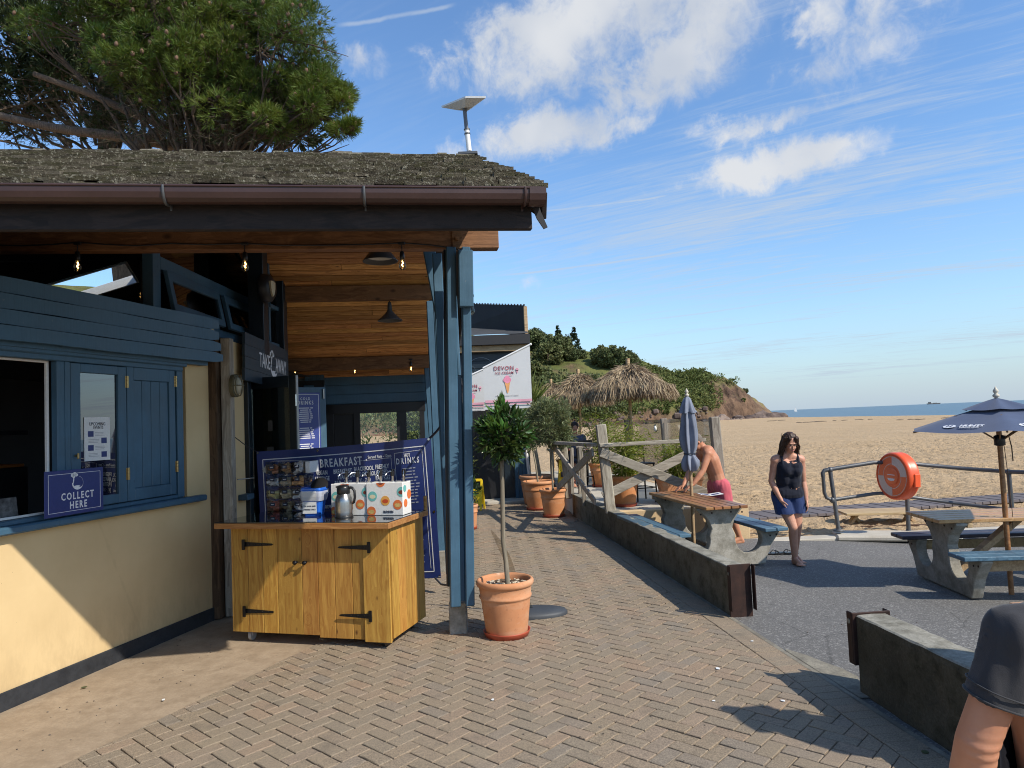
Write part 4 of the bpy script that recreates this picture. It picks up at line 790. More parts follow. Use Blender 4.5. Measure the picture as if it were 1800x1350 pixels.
for s in (-1, 1): mb.ell((xs_[4]+s*.045, -.035, .69), (.022, .016, .018)); mb.tube([(xs_[4]+s*.045, 0, .69), (xs_[4]+s*.045, -.03, .69)], .008)
mb.tube([(xs_[4]-.045, -.03, .69), (xs_[4]+.045, -.03, .685)], .004, 6); part('door_knob', mb, m_blackmetal, ctr)
for x, y in ((.13, .07), (CW-.1, .07), (.13, CDp-.07), (CW-.1, CDp-.07)):
    mb = MB(); mb.tube([(x-.014, y, .042), (x+.014, y, .042)], .042, 18); mb.box((x-.024, y-.03, .045), (x-.018, y+.03, .088), .002); mb.box((x+.018, y-.03, .045), (x+.024, y+.03, .088), .002); part('castor', mb, m_grey_plastic if x < 1 else m_blackplastic, ctr)
TT = TZ+.008
def ctop(u, v): p = gz(u, v, TT); return V3((p.x, p.y, TT))
RZC = math.atan2(CX.y, CX.x)
# two white condiment pump boxes
def pump_box(name, label, loc, w_, h, d_, dots, rz, word, taps, first):
    t = thing(name, label, 'condiment box', loc, rz, 'white condiment pump boxes'); part('carton', MB().box((0, 0, 0), (w_, d_, h), .004), m_white, t)
    Mf = frame((0, -.0012, 0), (1, 0, 0), (0, 0, 1), (0, -1, 0)); pr = {}
    for (x, y, r, cc, ci) in dots:
        pl_ = [(min(max(x+r*math.cos(a), .002), w_-.002), min(max(y+r*math.sin(a), .002), h-.002)) for a in [2*PI*i/28 for i in range(28)]]
        pr.setdefault(cc, MB()).prism(pl_, 0, .001, Mf); pr.setdefault(ci, MB()).prism([(min(max(x+r*.68*math.cos(a), .002), w_-.002), min(max(y-.004+r*.42*math.sin(a), .002), h-.002)) for a in [2*PI*i/18 for i in range(18)]], .0012, .0018, Mf)
    for cc, m in pr.items(): part('printed_dot', m, DOTM[cc], t, kind='stuff')
    if word: part('lettering', write(MB(), word, Mf @ Mx.Translation((w_*.6, .03, .0012)), .026, xs=.8, bold=.02), m_ink, t)
    Ms = frame((w_+.0012, 0, 0), (0, 1, 0), (0, 0, 1), (1, 0, 0)); mb = MB(); mb2 = MB()
    for x, y, r in ((d_*.3, h*.35, .035), (d_*.75, h*.6, .04), (d_*.25, h*.8, .03)):
        pl_ = [(min(max(x+r*math.cos(a), .002), d_-.002), y+r*math.sin(a)) for a in [2*PI*i/20 for i in range(20)]]; (mb if y < h*.7 else mb2).prism(pl_, 0, .001, Ms)
    if first: part('printed_dot', mb, DOTM['or'], t); part('printed_dot', mb2, DOTM['te'], t)
    for x in taps:
        mb = MB(); y = d_*.5; mb.tube([(x, y, h), (x, y, h+.055)], .011, 10); mb.tube([(x, y, h), (x, y, h+.006)], .024, 12); part('pump_stem', mb, m_chrome, t)
        mb = MB(); mb.tube([(x, y, h+.05), (x, y, h+.095)], [.017, .019], 12); mb.tube([(x, y, h+.095), (x, y, h+.11)], [.013, .010], 10); mb.tube([(x, y, h+.10), (x+.02, y-.005, h+.105)], .008, 6); part('pump_head', mb, m_blackplastic, t)
        a = random.uniform(-2.4, -.9); mb = MB(); mb.tube([(x, y, h+.088), (x+.045*math.cos(a), y+.045*math.sin(a), h+.094), (x+.085*math.cos(a), y+.085*math.sin(a), h+.072), (x+.09*math.cos(a), y+.09*math.sin(a), h+.06)], [.008, .007, .006, .006], 8); part('pump_spout', mb, m_chrome, t)
    return t
DOTM = {'or': simple('orange_dot', (.70, .17, .045), .5, bump=0), 'te': simple('teal_dot', (.16, .48, .45), .5, bump=0), 'ye': simple('yellow_dot', (.78, .38, .08), .5, bump=0), 'bu': simple('bun_print', (.62, .42, .14), .5, var=.3, scale=40, bump=0), 'sa': simple('sauce_print', (.20, .035, .02), .5, bump=0), 'fr': simple('fries_print', (.70, .64, .42), .5, bump=0), 'rd': simple('red_sauce_print', (.58, .08, .02), .5, bump=0)}
b2 = ctop(645, 906); hB = .28; w2 = .345
pump_box('condiment_box', 'white condiment box with three pumps at the counter right corner', b2, w2, hB, .17, [(.06, .165, .042, 'te', 'fr'), (.18, .125, .042, 'ye', 'rd'), (.295, .09, .042, 'or', 'bu'), (.335, .20, .042, 'te', 'sa'), (.14, .285, .042, 'or', 'sa'), (.045, .035, .042, 'or', 'bu')], RZC, 'BLENDERS', (.10, .215, .32), True)
b1 = b2-CX*.352+CY*.012
pump_box('condiment_box', 'white condiment box with three pumps behind the steel jug', b1, w2, hB-.005, .17, [(.05, .165, .042, 'te', 'fr'), (.285, .095, .042, 'or', 'bu'), (.345, .20, .042, 'te', 'sa'), (.14, .285, .042, 'or', 'sa'), (.03, .035, .042, 'or', 'bu')], RZC, '', (.11, .22, .33), False)
# vacuum jug
j = ctop(605, 909); t = thing('vacuum_jug', 'brushed steel vacuum jug with black lid on the counter', 'jug', j, RZC)
part('body', MB().lathe([(.001, 0), (.072, 0), (.076, .006), (.077, .05), (.077, .13), (.072, .16), (.058, .19), (.05, .205)], 32), m_steel, t)
part('collar', MB().lathe([(.079, .000), (.0795, .012), (.077, .014)], 32).lathe([(.052, .198), (.057, .206), (.056, .25), (.05, .268), (.03, .274), (.001, .275)], 32), m_blackplastic, t)
part('spout', MB().tube([(-.03, 0, .262), (-.072, 0, .258)], [.014, .006], 8), m_blackplastic, t); part('handle', MB().tube([(.05, 0, .255), (.085, 0, .25), (.105, 0, .225), (.108, 0, .17), (.098, 0, .125), (.085, 0, .115)], [.012, .012, .012, .012, .011, .007], 8), m_blackplastic, t)
# blue tea-bag bin with liner and notice
bb = ctop(553, 905); t = thing('waste_caddy', 'small blue bin with white liner and notice on the counter', 'bin', bb, RZC+.12)
def rrect(w_, d_, r, n=6):
    return [(sx_*(w_-r)+r*math.cos(a), sy_*(d_-r)+r*math.sin(a)) for sx_, sy_, a0 in ((1, 1, 0), (-1, 1, PI/2), (-1, -1, PI), (1, -1, 1.5*PI)) for a in [a0+PI/2*i/n for i in range(n+1)]]
def taper(mb, prof, n=6):
    rows = [[(x, y, z) for x, y in rrect(w_, d_, r, n)] for w_, d_, r, z in prof]; N_ = len(rows[0]); v = [p for r in rows for p in r]; mb.add(v, [(i*N_+k, i*N_+(k+1) % N_, (i+1)*N_+(k+1) % N_, (i+1)*N_+k) for i in range(len(rows)-1) for k in range(N_)]+[tuple(range(N_))]); return mb
part('tub', taper(MB(), [(.072, .06, .02, 0), (.095, .08, .025, .21), (.1, .085, .025, .225), (.097, .082, .025, .245), (.085, .07, .025, .24)]), m_bluebin, t)
part('liner', taper(MB(), [(.0955, .0805, .025, .13), (.103, .088, .027, .17), (.104, .089, .027, .2), (.1035, .0885, .027, .215)]), m_bag, t)
mb = MB(); mb.lathe([(.001, .006), (.05, .004), (.078, 0)], 24, Mx.Translation((.035, .045, .262)) @ Mx.Rotation(R(52), 4, 'X') @ Mx.Rotation(R(8), 4, 'Y')); part('flap_lid', mb, m_blackplastic, t)
Mn = frame((-.012, -.0685, .02), (1, 0, 0), (0, -.062, 1)); mb = MB(); mb.box((-.066, 0, 0), (.066, .105, .001), 0, Mn); mb.box((-.07, .118, .001), (.07, .215, .002), 0, Mn); part('notice', mb, m_paper, t)
mb = MB(); write(mb, 'TEA BAGS AND', Mn @ Mx.Translation((0, .066, .0015)), .017, bold=.01); write(mb, 'STIRRERS ONLY', Mn @ Mx.Translation((0, .036, .0015)), .0165, bold=.01); part('lettering', mb, m_ink, t)
# rack of clear drawers with sauce sachets
rk = ctop(466, 900); t = thing('sachet_rack', 'clear drawer rack of sauce sachets at the counter left corner', 'rack', rk+CY*.03, RZC)
cw, chh, cdp = .136, .118, .17; m_acr = glass('acrylic', (.95, .95, .95), refl=.7); SACH = [(.28, .12, .05), (.34, .20, .10), (.75, .70, .55), (.55, .58, .52), (.42, .33, .22), (.55, .25, .10), (.50, .42, .20), (.48, .40, .26), (.60, .55, .5), (.70, .12, .10), (.25, .20, .12), (.3, .3, .32)]; SM = [simple('sachets', tuple(min(.85, x*1.8) for x in c), .4, var=.35, scale=45, bump=.6, bs=40, bd=.01) for c in SACH]
k = 0
for r in range(4):
    for c in range(3):
        x, z = c*cw, (3-r)*chh; dr = part('drawer', MB().box((x+.002, -.0, z+.002), (x+cw-.002, .003, z+chh-.004), .001).box((x+.002, .003, z+.002), (x+cw-.002, cdp, z+.004), 0).box((x+.002, .003, z+.004), (x+.004, cdp, z+chh-.01), 0).box((x+cw-.004, .003, z+.004), (x+cw-.002, cdp, z+chh-.01), 0), m_acr, t)
        mb = MB(); fl = .95 if (r, c) == (0, 2) else random.uniform(.6, .85)
        for q_ in range(20): 
            M = Mx.Translation((x+random.uniform(.03, cw-.03), random.uniform(.02, cdp-.03), z+.01+random.uniform(.0, chh*fl-.03))) @ Mx.Rotation(random.uniform(-.9, .9), 4, 'X') @ Mx.Rotation(random.uniform(-.5, .5), 4, 'Y') @ rotz(random.uniform(-.6, .6)); mb.box((-.034, -.016, -.008), (.034, .016, .018), .005, M)
        part('sachet_heap', mb, SM[k], dr, kind='stuff'); part('name_tag', MB().box((x+.038, -.004, z+.05), (x+.092, -.002, z+.085), 0).box((x+.05, -.0045, z+.064), (x+.08, -.0041, z+.070), 0, None, 1), [m_ink, m_print], dr); k += 1
part('casing', MB().box((-.004, .002, 4*chh-.002), (3*cw+.06, cdp+.005, 4*chh+.002), 0).box((-.006, 0, 0), (-.002, cdp, 4*chh), 0).box((3*cw+.0, 0, 0), (3*cw+.004, cdp, 4*chh), 0), m_acr, t)
part('side_carton', MB().box((3*cw+.006, .02, 3*chh+.004), (3*cw+.058, cdp, 4*chh-.006), .003), m_white, t)
# ------------------------------------------------------------------ printed banner
BTL, BTR, BBR = ay(451, 794, 7.25), ay(757, 769, 6.95), ay(765, 1016, 6.95)
bx = (BTR-BTL); BWd = bx.length; bx.normalize(); BHt = (BTR-BBR).length; by = V3((0, 0, 1)); by = (by-bx*by.dot(bx)).normalized(); bz = bx.cross(by).normalized()
ban = thing('menu_banner', 'navy breakfast menu banner roped up behind the counter', 'banner', (BTL.x, BTL.y, BTL.z-BHt)); PMB = dict(parent=ban, world=True)
MBn = frame(BTL-by*BHt, bx, by, bz); BW = lambda x, y: .012*math.sin(x*7+.5*y)*math.sin(y*2.2+x)+.012*math.exp(-((x-BWd)**2+(y-BHt)**2)*14)
NXb, NYb = 36, 24; v = []; 
for jj in range(NYb+1):
    for i in range(NXb+1): x, y = BWd*i/NXb, BHt*jj/NYb; v.append((x, y-.012*math.sin(PI*i/NXb)*(jj/NYb), BW(x, y)))
mb = MB(); mb.add(v, [(jj*(NXb+1)+i, jj*(NXb+1)+i+1, (jj+1)*(NXb+1)+i+1, (jj+1)*(NXb+1)+i) for jj in range(NYb) for i in range(NXb)], MBn, 0, True); part('sheet', mb, m_navy2, recalc=False, **PMB)
def onban(mb0):
    """lay flat print on the waves of the banner"""
    m = MB(); m.f, m.mi, m.sm = mb0.f, mb0.mi, mb0.sm; m.v = [tuple(MBn @ V3((x, y-.012*math.sin(PI*x/BWd)*(y/BHt), BW(x, y)+.003+z))) for x, y, z in mb0.v]; return m
def rule(mb, x0, y0, x1, y1, t_=.006, n=14):
    d = V3((x1-x0, y1-y0, 0)); nrm = V3((-d.y, d.x, 0)).normalized()*t_/2
    for i in range(n): a = V3((x0, y0, 0))+d*(i/n); b = V3((x0, y0, 0))+d*((i+1)/n); mb.add([a-nrm, b-nrm, b+nrm, a+nrm], [(0, 1, 2, 3)])
T = lambda x, y: Mx.Translation((x, y, 0)); H_ = BHt
mb = MB(); m_ = .065
for a in ((m_, m_, BWd-m_, m_), (m_, H_-m_-.02, BWd-m_, H_-m_-.01), (m_, m_, m_, H_-m_-.02), (BWd-m_, m_, BWd-m_, H_-m_-.01)): rule(mb, *a, .009, 30)
rule(mb, BWd*.795, m_+.03, BWd*.795, H_-.12, .004); rule(mb, BWd*.795, H_-.12, BWd-m_-.03, H_-.11, .004); rule(mb, BWd-m_-.03, m_+.03, BWd-m_-.03, H_-.11, .004)
rule(mb, BWd*.18, H_-.175, BWd*.36, H_-.165, .003); rule(mb, BWd*.58, H_-.165, BWd*.775, H_-.16, .003); rule(mb, BWd*.775, H_-.16, BWd*.775, H_-.47, .003); rule(mb, BWd*.57, H_-.47, BWd*.775, H_-.47, .003); rule(mb, BWd*.06, H_-.6, BWd*.06, .2, .003)
part('border_rules', onban(mb), m_print, **PMB)
mb = MB(); write(mb, '· BREAKFAST ·', T(BWd*.487, H_-.165), .115, xs=.62, bold=.022, space=1.25); write(mb, 'Served 9am - 12pm', T(BWd*.71, H_-.137), .044, xs=.72, bold=.01)
for x, y, s_, l in ((.375, .255, .062, 'VEGAN'), (.375, .315, .062, 'SAUSAGE'), (.375, .375, .062, 'BAP'), (.375, .44, .055, '[V] · 7.75'), (.495, .255, .062, 'BREAKFAST'), (.495, .312, .062, 'STACK'), (.495, .37, .062, 'BAP · 10.00'), (.495, .43, .05, 'bacon, sausage,'), (.495, .48, .05, 'egg, hash brown'), (.495, .53, .05, '& cheese'), (.615, .245, .06, 'BLACKPOOL'), (.615, .30, .06, 'SANDS GRANOLA'), (.615, .36, .055, '[V] · 7.00'), (.615, .415, .05, 'fruits, coconut'), (.615, .465, .05, 'yoghurt &'), (.615, .515, .05, 'berry compote'), (.72, .24, .062, 'FRESHLY'), (.72, .295, .062, 'BAKED'), (.72, .35, .062, 'PASTRIES'), (.72, .41, .055, '[V] · 3.75'), (.40, .60, .05, 'HASH BROWN · 3.00'), (.865, .15, .05, 'HOT'), (.865, .205, .082, 'DRINKS')): write(mb, l, T(BWd*x, H_-y), s_, xs=.58 if l != 'DRINKS' else .6, bold=.022, space=1.5 if l == 'DRINKS' else 1.05)
part('lettering', onban(mb), m_print, **PMB)
mb = MB()
for i in range(36):
    y = H_-.28-i*.03*1.02
    if y < .12: break
    if i in (12, 13, 24, 25): continue
    L = random.uniform(.10, .19); x = BWd*.87-L/2; rule(mb, x, y, x+L*.72, y+.002, .011, 3); rule(mb, x+L*.8, y+.002, x+L, y+.003, .011, 2)
part('fine_print', onban(mb), simple('dim_print', (.32, .34, .42), .6, bump=0), **PMB)
mb = MB(); C0 = (BWd*.09, H_-.25)      # tree-and-cove emblem
for a, b, r in ((0, .075, .055), (-.04, .06, .04), (.04, .055, .04), (0, .04, .04)): mb.prism([(C0[0]-.03+a+r*math.cos(2*PI*i/14)*(1+.15*math.sin(i*2.4)), C0[1]+b+r*.7*math.sin(2*PI*i/14)) for i in range(14)], 0, .0006+.0002*a)
ar = [(C0[0]+.05+.115*math.cos(a), C0[1]-.16+.16*math.sin(a)) for a in [R(120+150*i/16) for i in range(17)]]+[(C0[0]+.06+.075*math.cos(a), C0[1]-.15+.13*math.sin(a)) for a in [R(270-150*i/16) for i in range(17)]]; mb.prism(ar, 0, .0008)
part('emblem', onban(mb), simple('cream_print', (.42, .41, .36), .6, bump=0), **PMB)
for x, y in ((.015, H_-.015), (.36*BWd, H_-.028), (BWd-.02, H_-.015), (BWd-.015, .015), (BWd-.02, H_*.47)): part('eyelet', onban(MB().tube([(x, y, 0), (x, y, .002)], .012, 10)), m_chrome, **PMB)
def cable(name, label, pts, r, mat, cat='rope', sag=0):
    P = [V3(p) for p in pts]; o = thing(name, label, cat, (0, 0, 0), mesh=MB().tube(P, r, 6).mesh(name, mat)); return o
a_ = ay(407, 764, 7.2); cable('banner_rope', 'thin black cord tying the banner left corner to the timber post', [a_, (a_+BTL)/2+V3((0, 0, -.01)), BTL], .005, m_black)
b_ = ay(776, 748, 6.6); cable('banner_rope', 'black cord tying the banner upper right corner to the blue strut', [BTR, (BTR*.5+b_*.5)+V3((.0, 0, -.005)), b_], .012, m_black)
c_ = ay(792, 1030, 6.3); cable('banner_rope', 'dark chain tying the banner lower right corner to the blue post', [BBR, BBR*.6+c_*.4+V3((0, 0, -.03)), c_], .010, m_galv)
# ------------------------------------------------------------------ signs
t = thing('collect_sign', 'navy sign reading COLLECT HERE on the hatch sill', 'sign', W(.265, 1.262, .09)); PS = dict(parent=t, world=True)
Mg = MWt @ Mx.Translation((.265, 1.245, .088)) ; sw_, sh_ = .527, .335
part('board', MB().box((0, 0, 0), (sw_, sh_, .006), .002, Mg), m_navy, **PS)
mb = MB()
for x0, y0, x1, y1 in ((.03, .027, sw_-.03, .030), (.03, sh_-.03, sw_-.03, sh_-.027), (.03, .03, .033, sh_-.03), (sw_-.033, .03, sw_-.03, sh_-.03)): mb.box((x0, y0, .0062), (x1, y1, .007), 0, Mg)
def emblem(mb, M, s):
    for a, b, r in ((-.42, .85, .2), (-.2, .95, .22), (.0, .85, .17), (-.3, .72, .16)): mb.prism([(s*(a+r*(1+.12*math.sin(i*2.9))*math.cos(2*PI*i/12)), s*(b+.8*r*math.sin(2*PI*i/12))) for i in range(12)], 0, .0006, M)
    for i in range(22):
        a0, a1 = R(75-11.8*i), R(75-11.8*(i+1)); w0 = .03+.16*max(0, math.sin(PI*(i-8)/15)) if i > 7 else .015
        mb.add([(s*(.12+r*math.cos(a)), s*(.12+r*math.sin(a)), .0007) for r, a in ((.62, a0), (.62, a1), (.62-w0, a1), (.62-w0, a0))], [(0, 1, 2, 3)], M)
    mb.prism([(s*x, s*y) for x, y in ((-.32, .72), (-.24, .72), (-.26, .4), (-.34, .1), (-.42, .05), (-.38, .4))], 0, .0007, M); mb.prism([(s*x, s*y) for x, y in ((-.4, -.16), (.0, -.1), (.45, -.12), (.2, -.2), (.5, -.3), (.1, -.36), (-.2, -.28))], 0, .0008, M)
emblem(mb, Mg @ Mx.Translation((.275, .222, .0065)), .082); part('emblem', mb, m_print, **PS)
mb = MB(); write(mb, 'COLLECT', Mg @ Mx.Translation((.285, .136, .0065)), .074, xs=.74, bold=.022, space=1.35); write(mb, 'HERE', Mg @ Mx.Translation((.29, .068, .0065)), .074, xs=.74, bold=.022, space=1.35); part('lettering', mb, m_print, **PS)
t = thing('events_poster', 'white UPCOMING EVENTS poster taped inside the window pane', 'poster', W(.693, 1.63, .012)); PS = dict(parent=t, world=True); Mg = MWt @ Mx.Translation((.70, 1.63, .0065)); pw, ph = .255, .345
part('sheet', MB().box((0, 0, 0), (pw, ph, .0015), 0, Mg), m_paper, **PS); mb = MB(); write(mb, 'UPCOMING', Mg @ Mx.Translation((pw/2, ph-.055, .002)), .038, xs=.8); write(mb, 'EVENTS', Mg @ Mx.Translation((pw/2+.01, ph-.083, .002)), .036, xs=.8); part('lettering', mb, m_ink, **PS)
mb = MB(); mb2 = MB()
for i in range(4):
    x = .035 if i % 2 == 0 else .165; y = ph-.155-i*.055; part('printed_block', MB().box((x, y, .0018), (x+.055, y+.045, .0026), .0005, Mg), m_navy, **PS); x2 = .105 if i % 2 == 0 else .04
    for k in range(3): mb2.box((x2, y+.008+k*.011, .0018), (x2+random.uniform(.08, .105), y+.012+k*.011, .0022), 0, Mg)
part('fine_print', mb2, simple('grey_print', (.4, .4, .42), .7, bump=0), **PS)
# things seen inside the hatch
t = thing('leaflet_holder', 'dark printed leaflet in a clear stand inside the hatch', 'leaflet', W(.06, 1.262, -.10)); PS = dict(parent=t, world=True); Mg = MWt @ Mx.Translation((.03, 1.262, -.09)) @ Mx.Rotation(R(-8), 4, 'X')
part('leaflet', MB().box((0, 0, 0), (.19, .15, .003), 0, Mg), simple('grey_photo_print', (.09, .09, .09), .6, var=.8, scale=25, bump=0), **PS); part('clear_stand', MB().box((-.01, -.0, -.05), (.2, .003, .02), 0, Mg), m_acr, **PS)
t = thing('heated_display', 'dim heated food cabinet glowing amber inside the hatch', 'food cabinet', W(-.25, 1.5, -.9)); PS = dict(parent=t, world=True)
part('cabinet', MB().box((-.9, -1.3, 1.10), (.85, -.7, 1.60), .01, MW).box((-.9, -1.3, 1.86), (.85, -.7, 1.9), .005, MW).box((-.9, -1.3, 1.6), (.85, -1.28, 1.86), 0, MW), m_blackmetal, **PS); part('hot_shelf', MB().box((-.88, -1.25, 1.60), (.83, -.72, 1.625), .005, MW), simple('copper_shelf', (.35, .12, .03), .35, .7), **PS); part('heat_lamp', MB().box((-.5, -1.0, 1.852), (.5, -.95, 1.858), 0, MW), emis('heat_glow', (1, .28, .06), 5.5), **PS)
t = thing('bread_loaf', 'pale domed cloche standing on the dim food cabinet', 'cloche', W(.35, 1.9, -1.0)); part('dome', MB().lathe([(.15, 0), (.15, .08), (.12, .15), (.06, .19), (.001, .2)], 24, MW @ Mx.Translation((.42, -1.0, 1.901))), simple('grey_cloche', (.30, .28, .25), .5), parent=t, world=True)
t = thing('hatch_shelf', 'thin steel shelf high inside the dark hatch', 'shelf', W(-.4, 2.1, -1.3)); part('shelf_board', MB().box((-1, -1.5, 2.05), (.6, -1.2, 2.065), .002, MW), m_steel, parent=t, world=True)
# TAKE AWAY planks on the side wall
SY0, SY1, SX = 7.62, 9.10, -2.90; t = thing('takeaway_sign', 'dark blue plank sign reading TAKE AWAY above the cafe door', 'sign', (SX, SY0, 2.4)); PS = dict(parent=t, world=True); Mg = frame((SX, SY0, 2.37), (0, 1, -.04), (0, .04, 1), (1, 0, 0))
for k in range(4):
    mb = MB(); n = 10; lo_ = [(i/n*1.48+(.012*(k % 2) if i == 0 else 0), k*.132+.004*NZ.noise((i*.5, k*4., 1))) for i in range(n+1)]; hi_ = [(x+(-.02 if i == n and k == 3 else 0), (k+1)*.132-.004+.004*NZ.noise((i*.5, k*4.+4, 1))) for i, (x, _) in enumerate(lo_)]; mb.prism(lo_+hi_[::-1], 0, .03, Mg); part('plank', mb, m_dkblue if False else simple('sign_blue', (.022, .040, .058), .5, var=.2) if k == 0 else bpy.data.materials['sign_blue'], **PS)
mb = MB(); Ml = Mg @ Mx.Translation((0, 0, .0315)); write(mb, 'TAKE', Ml @ Mx.Translation((.62, .27, 0)), .24, xs=.62, bold=.005); write(mb, 'AWAY', Ml @ Mx.Translation((1.19, .27, 0)), .24, xs=.55, bold=.005); part('lettering', mb, m_print, **PS)
mb = MB(); emblem(mb, Ml @ Mx.Translation((.91, .22, 0)), .20); part('emblem', mb, m_print, **PS)
# open glazed door leaf and the blue leaf with COLD DRINKS menu
D0, D1 = ay(432, 788, 8.25), ay(524, 788, 8.05); t = thing('open_door', 'dark glazed door leaf standing open beneath the TAKE AWAY sign', 'door', (D1.x, D1.y, 0)); PS = dict(parent=t, world=True); dxv = V3((D1.x-D0.x, D1.y-D0.y, 0)); DL = dxv.length; Mg = frame((D0.x, D0.y, 0), dxv, (0, 0, 1)); ztop = 1.8+(758-661)/1248*8.1
mb = MB()
for a, b, c, d in ((0, .10, .02, ztop), (DL-.09, DL, .02, ztop), (.1, DL-.09, ztop-.13, ztop), (.1, DL-.09, .02, .5)): mb.box((a, c, -.02), (b, d, .022), .004, Mg)
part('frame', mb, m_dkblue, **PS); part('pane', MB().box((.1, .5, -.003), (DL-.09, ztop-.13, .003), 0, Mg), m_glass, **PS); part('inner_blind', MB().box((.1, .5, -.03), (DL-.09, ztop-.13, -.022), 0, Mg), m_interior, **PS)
part('edge_strip', MB().box((DL, .02, -.018), (DL+.012, ztop, .02), .002, Mg), simple('pale_edge', (.35, .36, .35), .4), **PS); mb = MB()
for zz in (ztop-.35,): mb.tube([Mg @ V3((DL+.006, zz, .03)), Mg @ V3((DL+.006, zz+.13, .03))], .010, 8)
part('hinge', mb, m_chrome, **PS); part('pinned_note', MB().box((.31, ztop-.62, .004), (.37, ztop-.50, .006), 0, Mg).box((.29, ztop-1.0, .004), (.38, ztop-.8, .0062), 0, Mg), m_inner_wall, **PS)
E0, E1 = ay(508, 780, 9.45), ay(574, 780, 9.75); t = thing('menu_door', 'bright blue door leaf carrying the COLD DRINKS menu', 'door', (E0.x, E0.y, 0)); PS = dict(parent=t, world=True); exv = V3((E1.x-E0.x, E1.y-E0.y, 0)); EL = exv.length; Mg = frame((E0.x, E0.y, 0), exv, (0, 0, 1)); zt = 1.8+(756-681)/1248*9.7
part('leaf', MB().box((0, .02, -.025), (EL, zt, .02), .005, Mg), m_blue, **PS); mb = MB(); mb.tube([Mg @ V3((EL-.035, zt-.16, .03)), Mg @ V3((EL-.035, zt-.03, .03))], .013, 8); part('hinge', mb, m_steel, **PS)
pm = part('menu_panel', MB().box((.02, .35, .021), (EL-.085, zt-.075, .028), .003, Mg), m_menu, **PS); PW = EL-.105; mb = MB(); mb2 = MB(); zt2 = zt-.075
write(mb, 'COLD', Mg @ Mx.Translation((.02+PW*.5, zt2-.085, .029)), .05, xs=.8, bold=.01, space=1.4); write(mb, 'DRINKS', Mg @ Mx.Translation((.02+PW*.5, zt2-.14, .029)), .075, xs=.7, bold=.012, space=1.3)
for a, b, c, d in ((.04, EL-.105, zt2-.03, zt2-.024), (EL-.111, EL-.105, .4, zt2-.024)): mb.box((a, c, .0282), (b, d, .029), 0, Mg)
for i in range(36):
    y = zt2-.215-i*.027
    if i in (8, 9, 16, 17, 24): continue
    L = random.uniform(.14, .24); mb2.box((.02+PW/2-L/2, y, .0282), (.02+PW/2-L/2+L*.75, y+.012, .029), 0, Mg); mb2.box((.02+PW/2+L*.32, y, .0282), (.02+PW/2+L/2, y+.012, .029), 0, Mg)
part('lettering', mb, m_print, **PS); part('fine_print', mb2, m_print, **PS)
for (z, hh, wd, lab) in ((1.52, .30, .24, 'small tall navy notice with white emblem on the blue pilaster'), (1.22, .24, .33, 'small wide navy notice with white emblem lower on the blue pilaster')):
    c = roof_pt(PU, 8.05); t = thing('notice_board', lab, 'notice', (c.x, c.y, z)); PS = dict(parent=t, world=True); Mg = M_F @ Mx.Translation((PU-wd/2, z, .12)); part('board', MB().box((0, 0, 0), (wd, hh, .01), .002, Mg), m_navy, **PS)
    mb = MB(); emblem(mb, Mg @ Mx.Translation((wd/2, hh-.11, .011)), .055); [mb.box((wd/2-.08+.02*(k % 2), hh-.17-k*.022, .0105), (wd/2+.08-.02*(k % 2), hh-.160-k*.022, .0112), 0, Mg) for k in range(3)]; part('emblem', mb, simple('faint_print', (.25, .26, .34), .6, bump=0), **PS)
# ------------------------------------------------------------------ lamps
def bulb_thing(label, p, drop, sc_=1.0, group='festoon bulbs along the beam', lit=True, lean_=0):
    t = thing('festoon_bulb', label, 'bulb', p, 0, group); k = sc_
    mb = MB(); mb.tube([(0, 0, 0), (0, 0, -drop)], .004*k, 6); mb.box((-.03*k, -.012*k, -.01*k), (.03*k, .012*k, .012*k), .004*k); part('cord', mb, m_black, t)
    part('socket', MB().lathe([(.008*k, -drop+.02*k), (.018*k, -drop+.01*k), (.021*k, -drop-.03*k), (.020*k, -drop-.055*k), (.0, -drop-.056*k)], 14), m_blackplastic, t)
    z = -drop-.056*k; part('glass', MB().lathe([(.014*k, z), (.022*k, z-.02*k), (.03*k, z-.045*k), (.031*k, z-.06*k), (.026*k, z-.078*k), (.013*k, z-.09*k), (.001, z-.093*k)], 18), m_bulb, t)
    if lit: part('filament', MB().tube([(0, 0, z-.012*k), (.007*k, 0, z-.035*k), (-.006*k, 0, z-.045*k), (.005*k, 0, z-.062*k)], .0055*k, 6), m_fil, t)
    return t
def on_beam(u, v): n_ = RN; return apl(u, v, BM0-RN*.075, RN)
for u, v, l in ((136, 428, 'lit clear bulb on black cord in front of the skylight'), (430, 429, 'lit clear bulb on black cord above the black wall lamp'), (706, 428, 'lit clear bulb on black cord beside the bowl pendant')): 
    p = on_beam(u, v); bulb_thing(l, p, .085)
pts = [on_beam(u, v) for u, v in ((-60, 430), (0, 431), (40, 432), (90, 430), (136, 426), (190, 430), (240, 432), (300, 428), (360, 430), (430, 428), (490, 431), (560, 431), (640, 430), (706, 427), (760, 431), (800, 437), (822, 447))]
cable('festoon_cable', 'black festoon cable stapled along the timber beam', pts, .006, m_black, 'cable')
p = ay(827, 520, 6.1); bulb_thing('unlit clear bulb hanging outside the blue post', p, .02, 1.0, 'festoon bulbs along the beam', False)
for u, v, l in ((518, 640, 'tiny lit bulb below the far purlin, left of three'), (623, 636, 'tiny lit bulb below the far purlin, middle of three'), (722, 632, 'tiny lit bulb below the far purlin, right of three')): p = ay(u, v, 11.2); bulb_thing(l, p, .05, 1.0, 'festoon bulbs under the far purlin')
p = ay(668, 440, 7.1); p0_ = p+V3((0, 0, .44)); t = thing('pendant_lamp', 'grey bowl shade pendant lamp close behind the front beam', 'pendant lamp', p0_); part('cord', MB().tube([(0, 0, .35), (0, 0, -.44)], .006, 6), m_black, t)
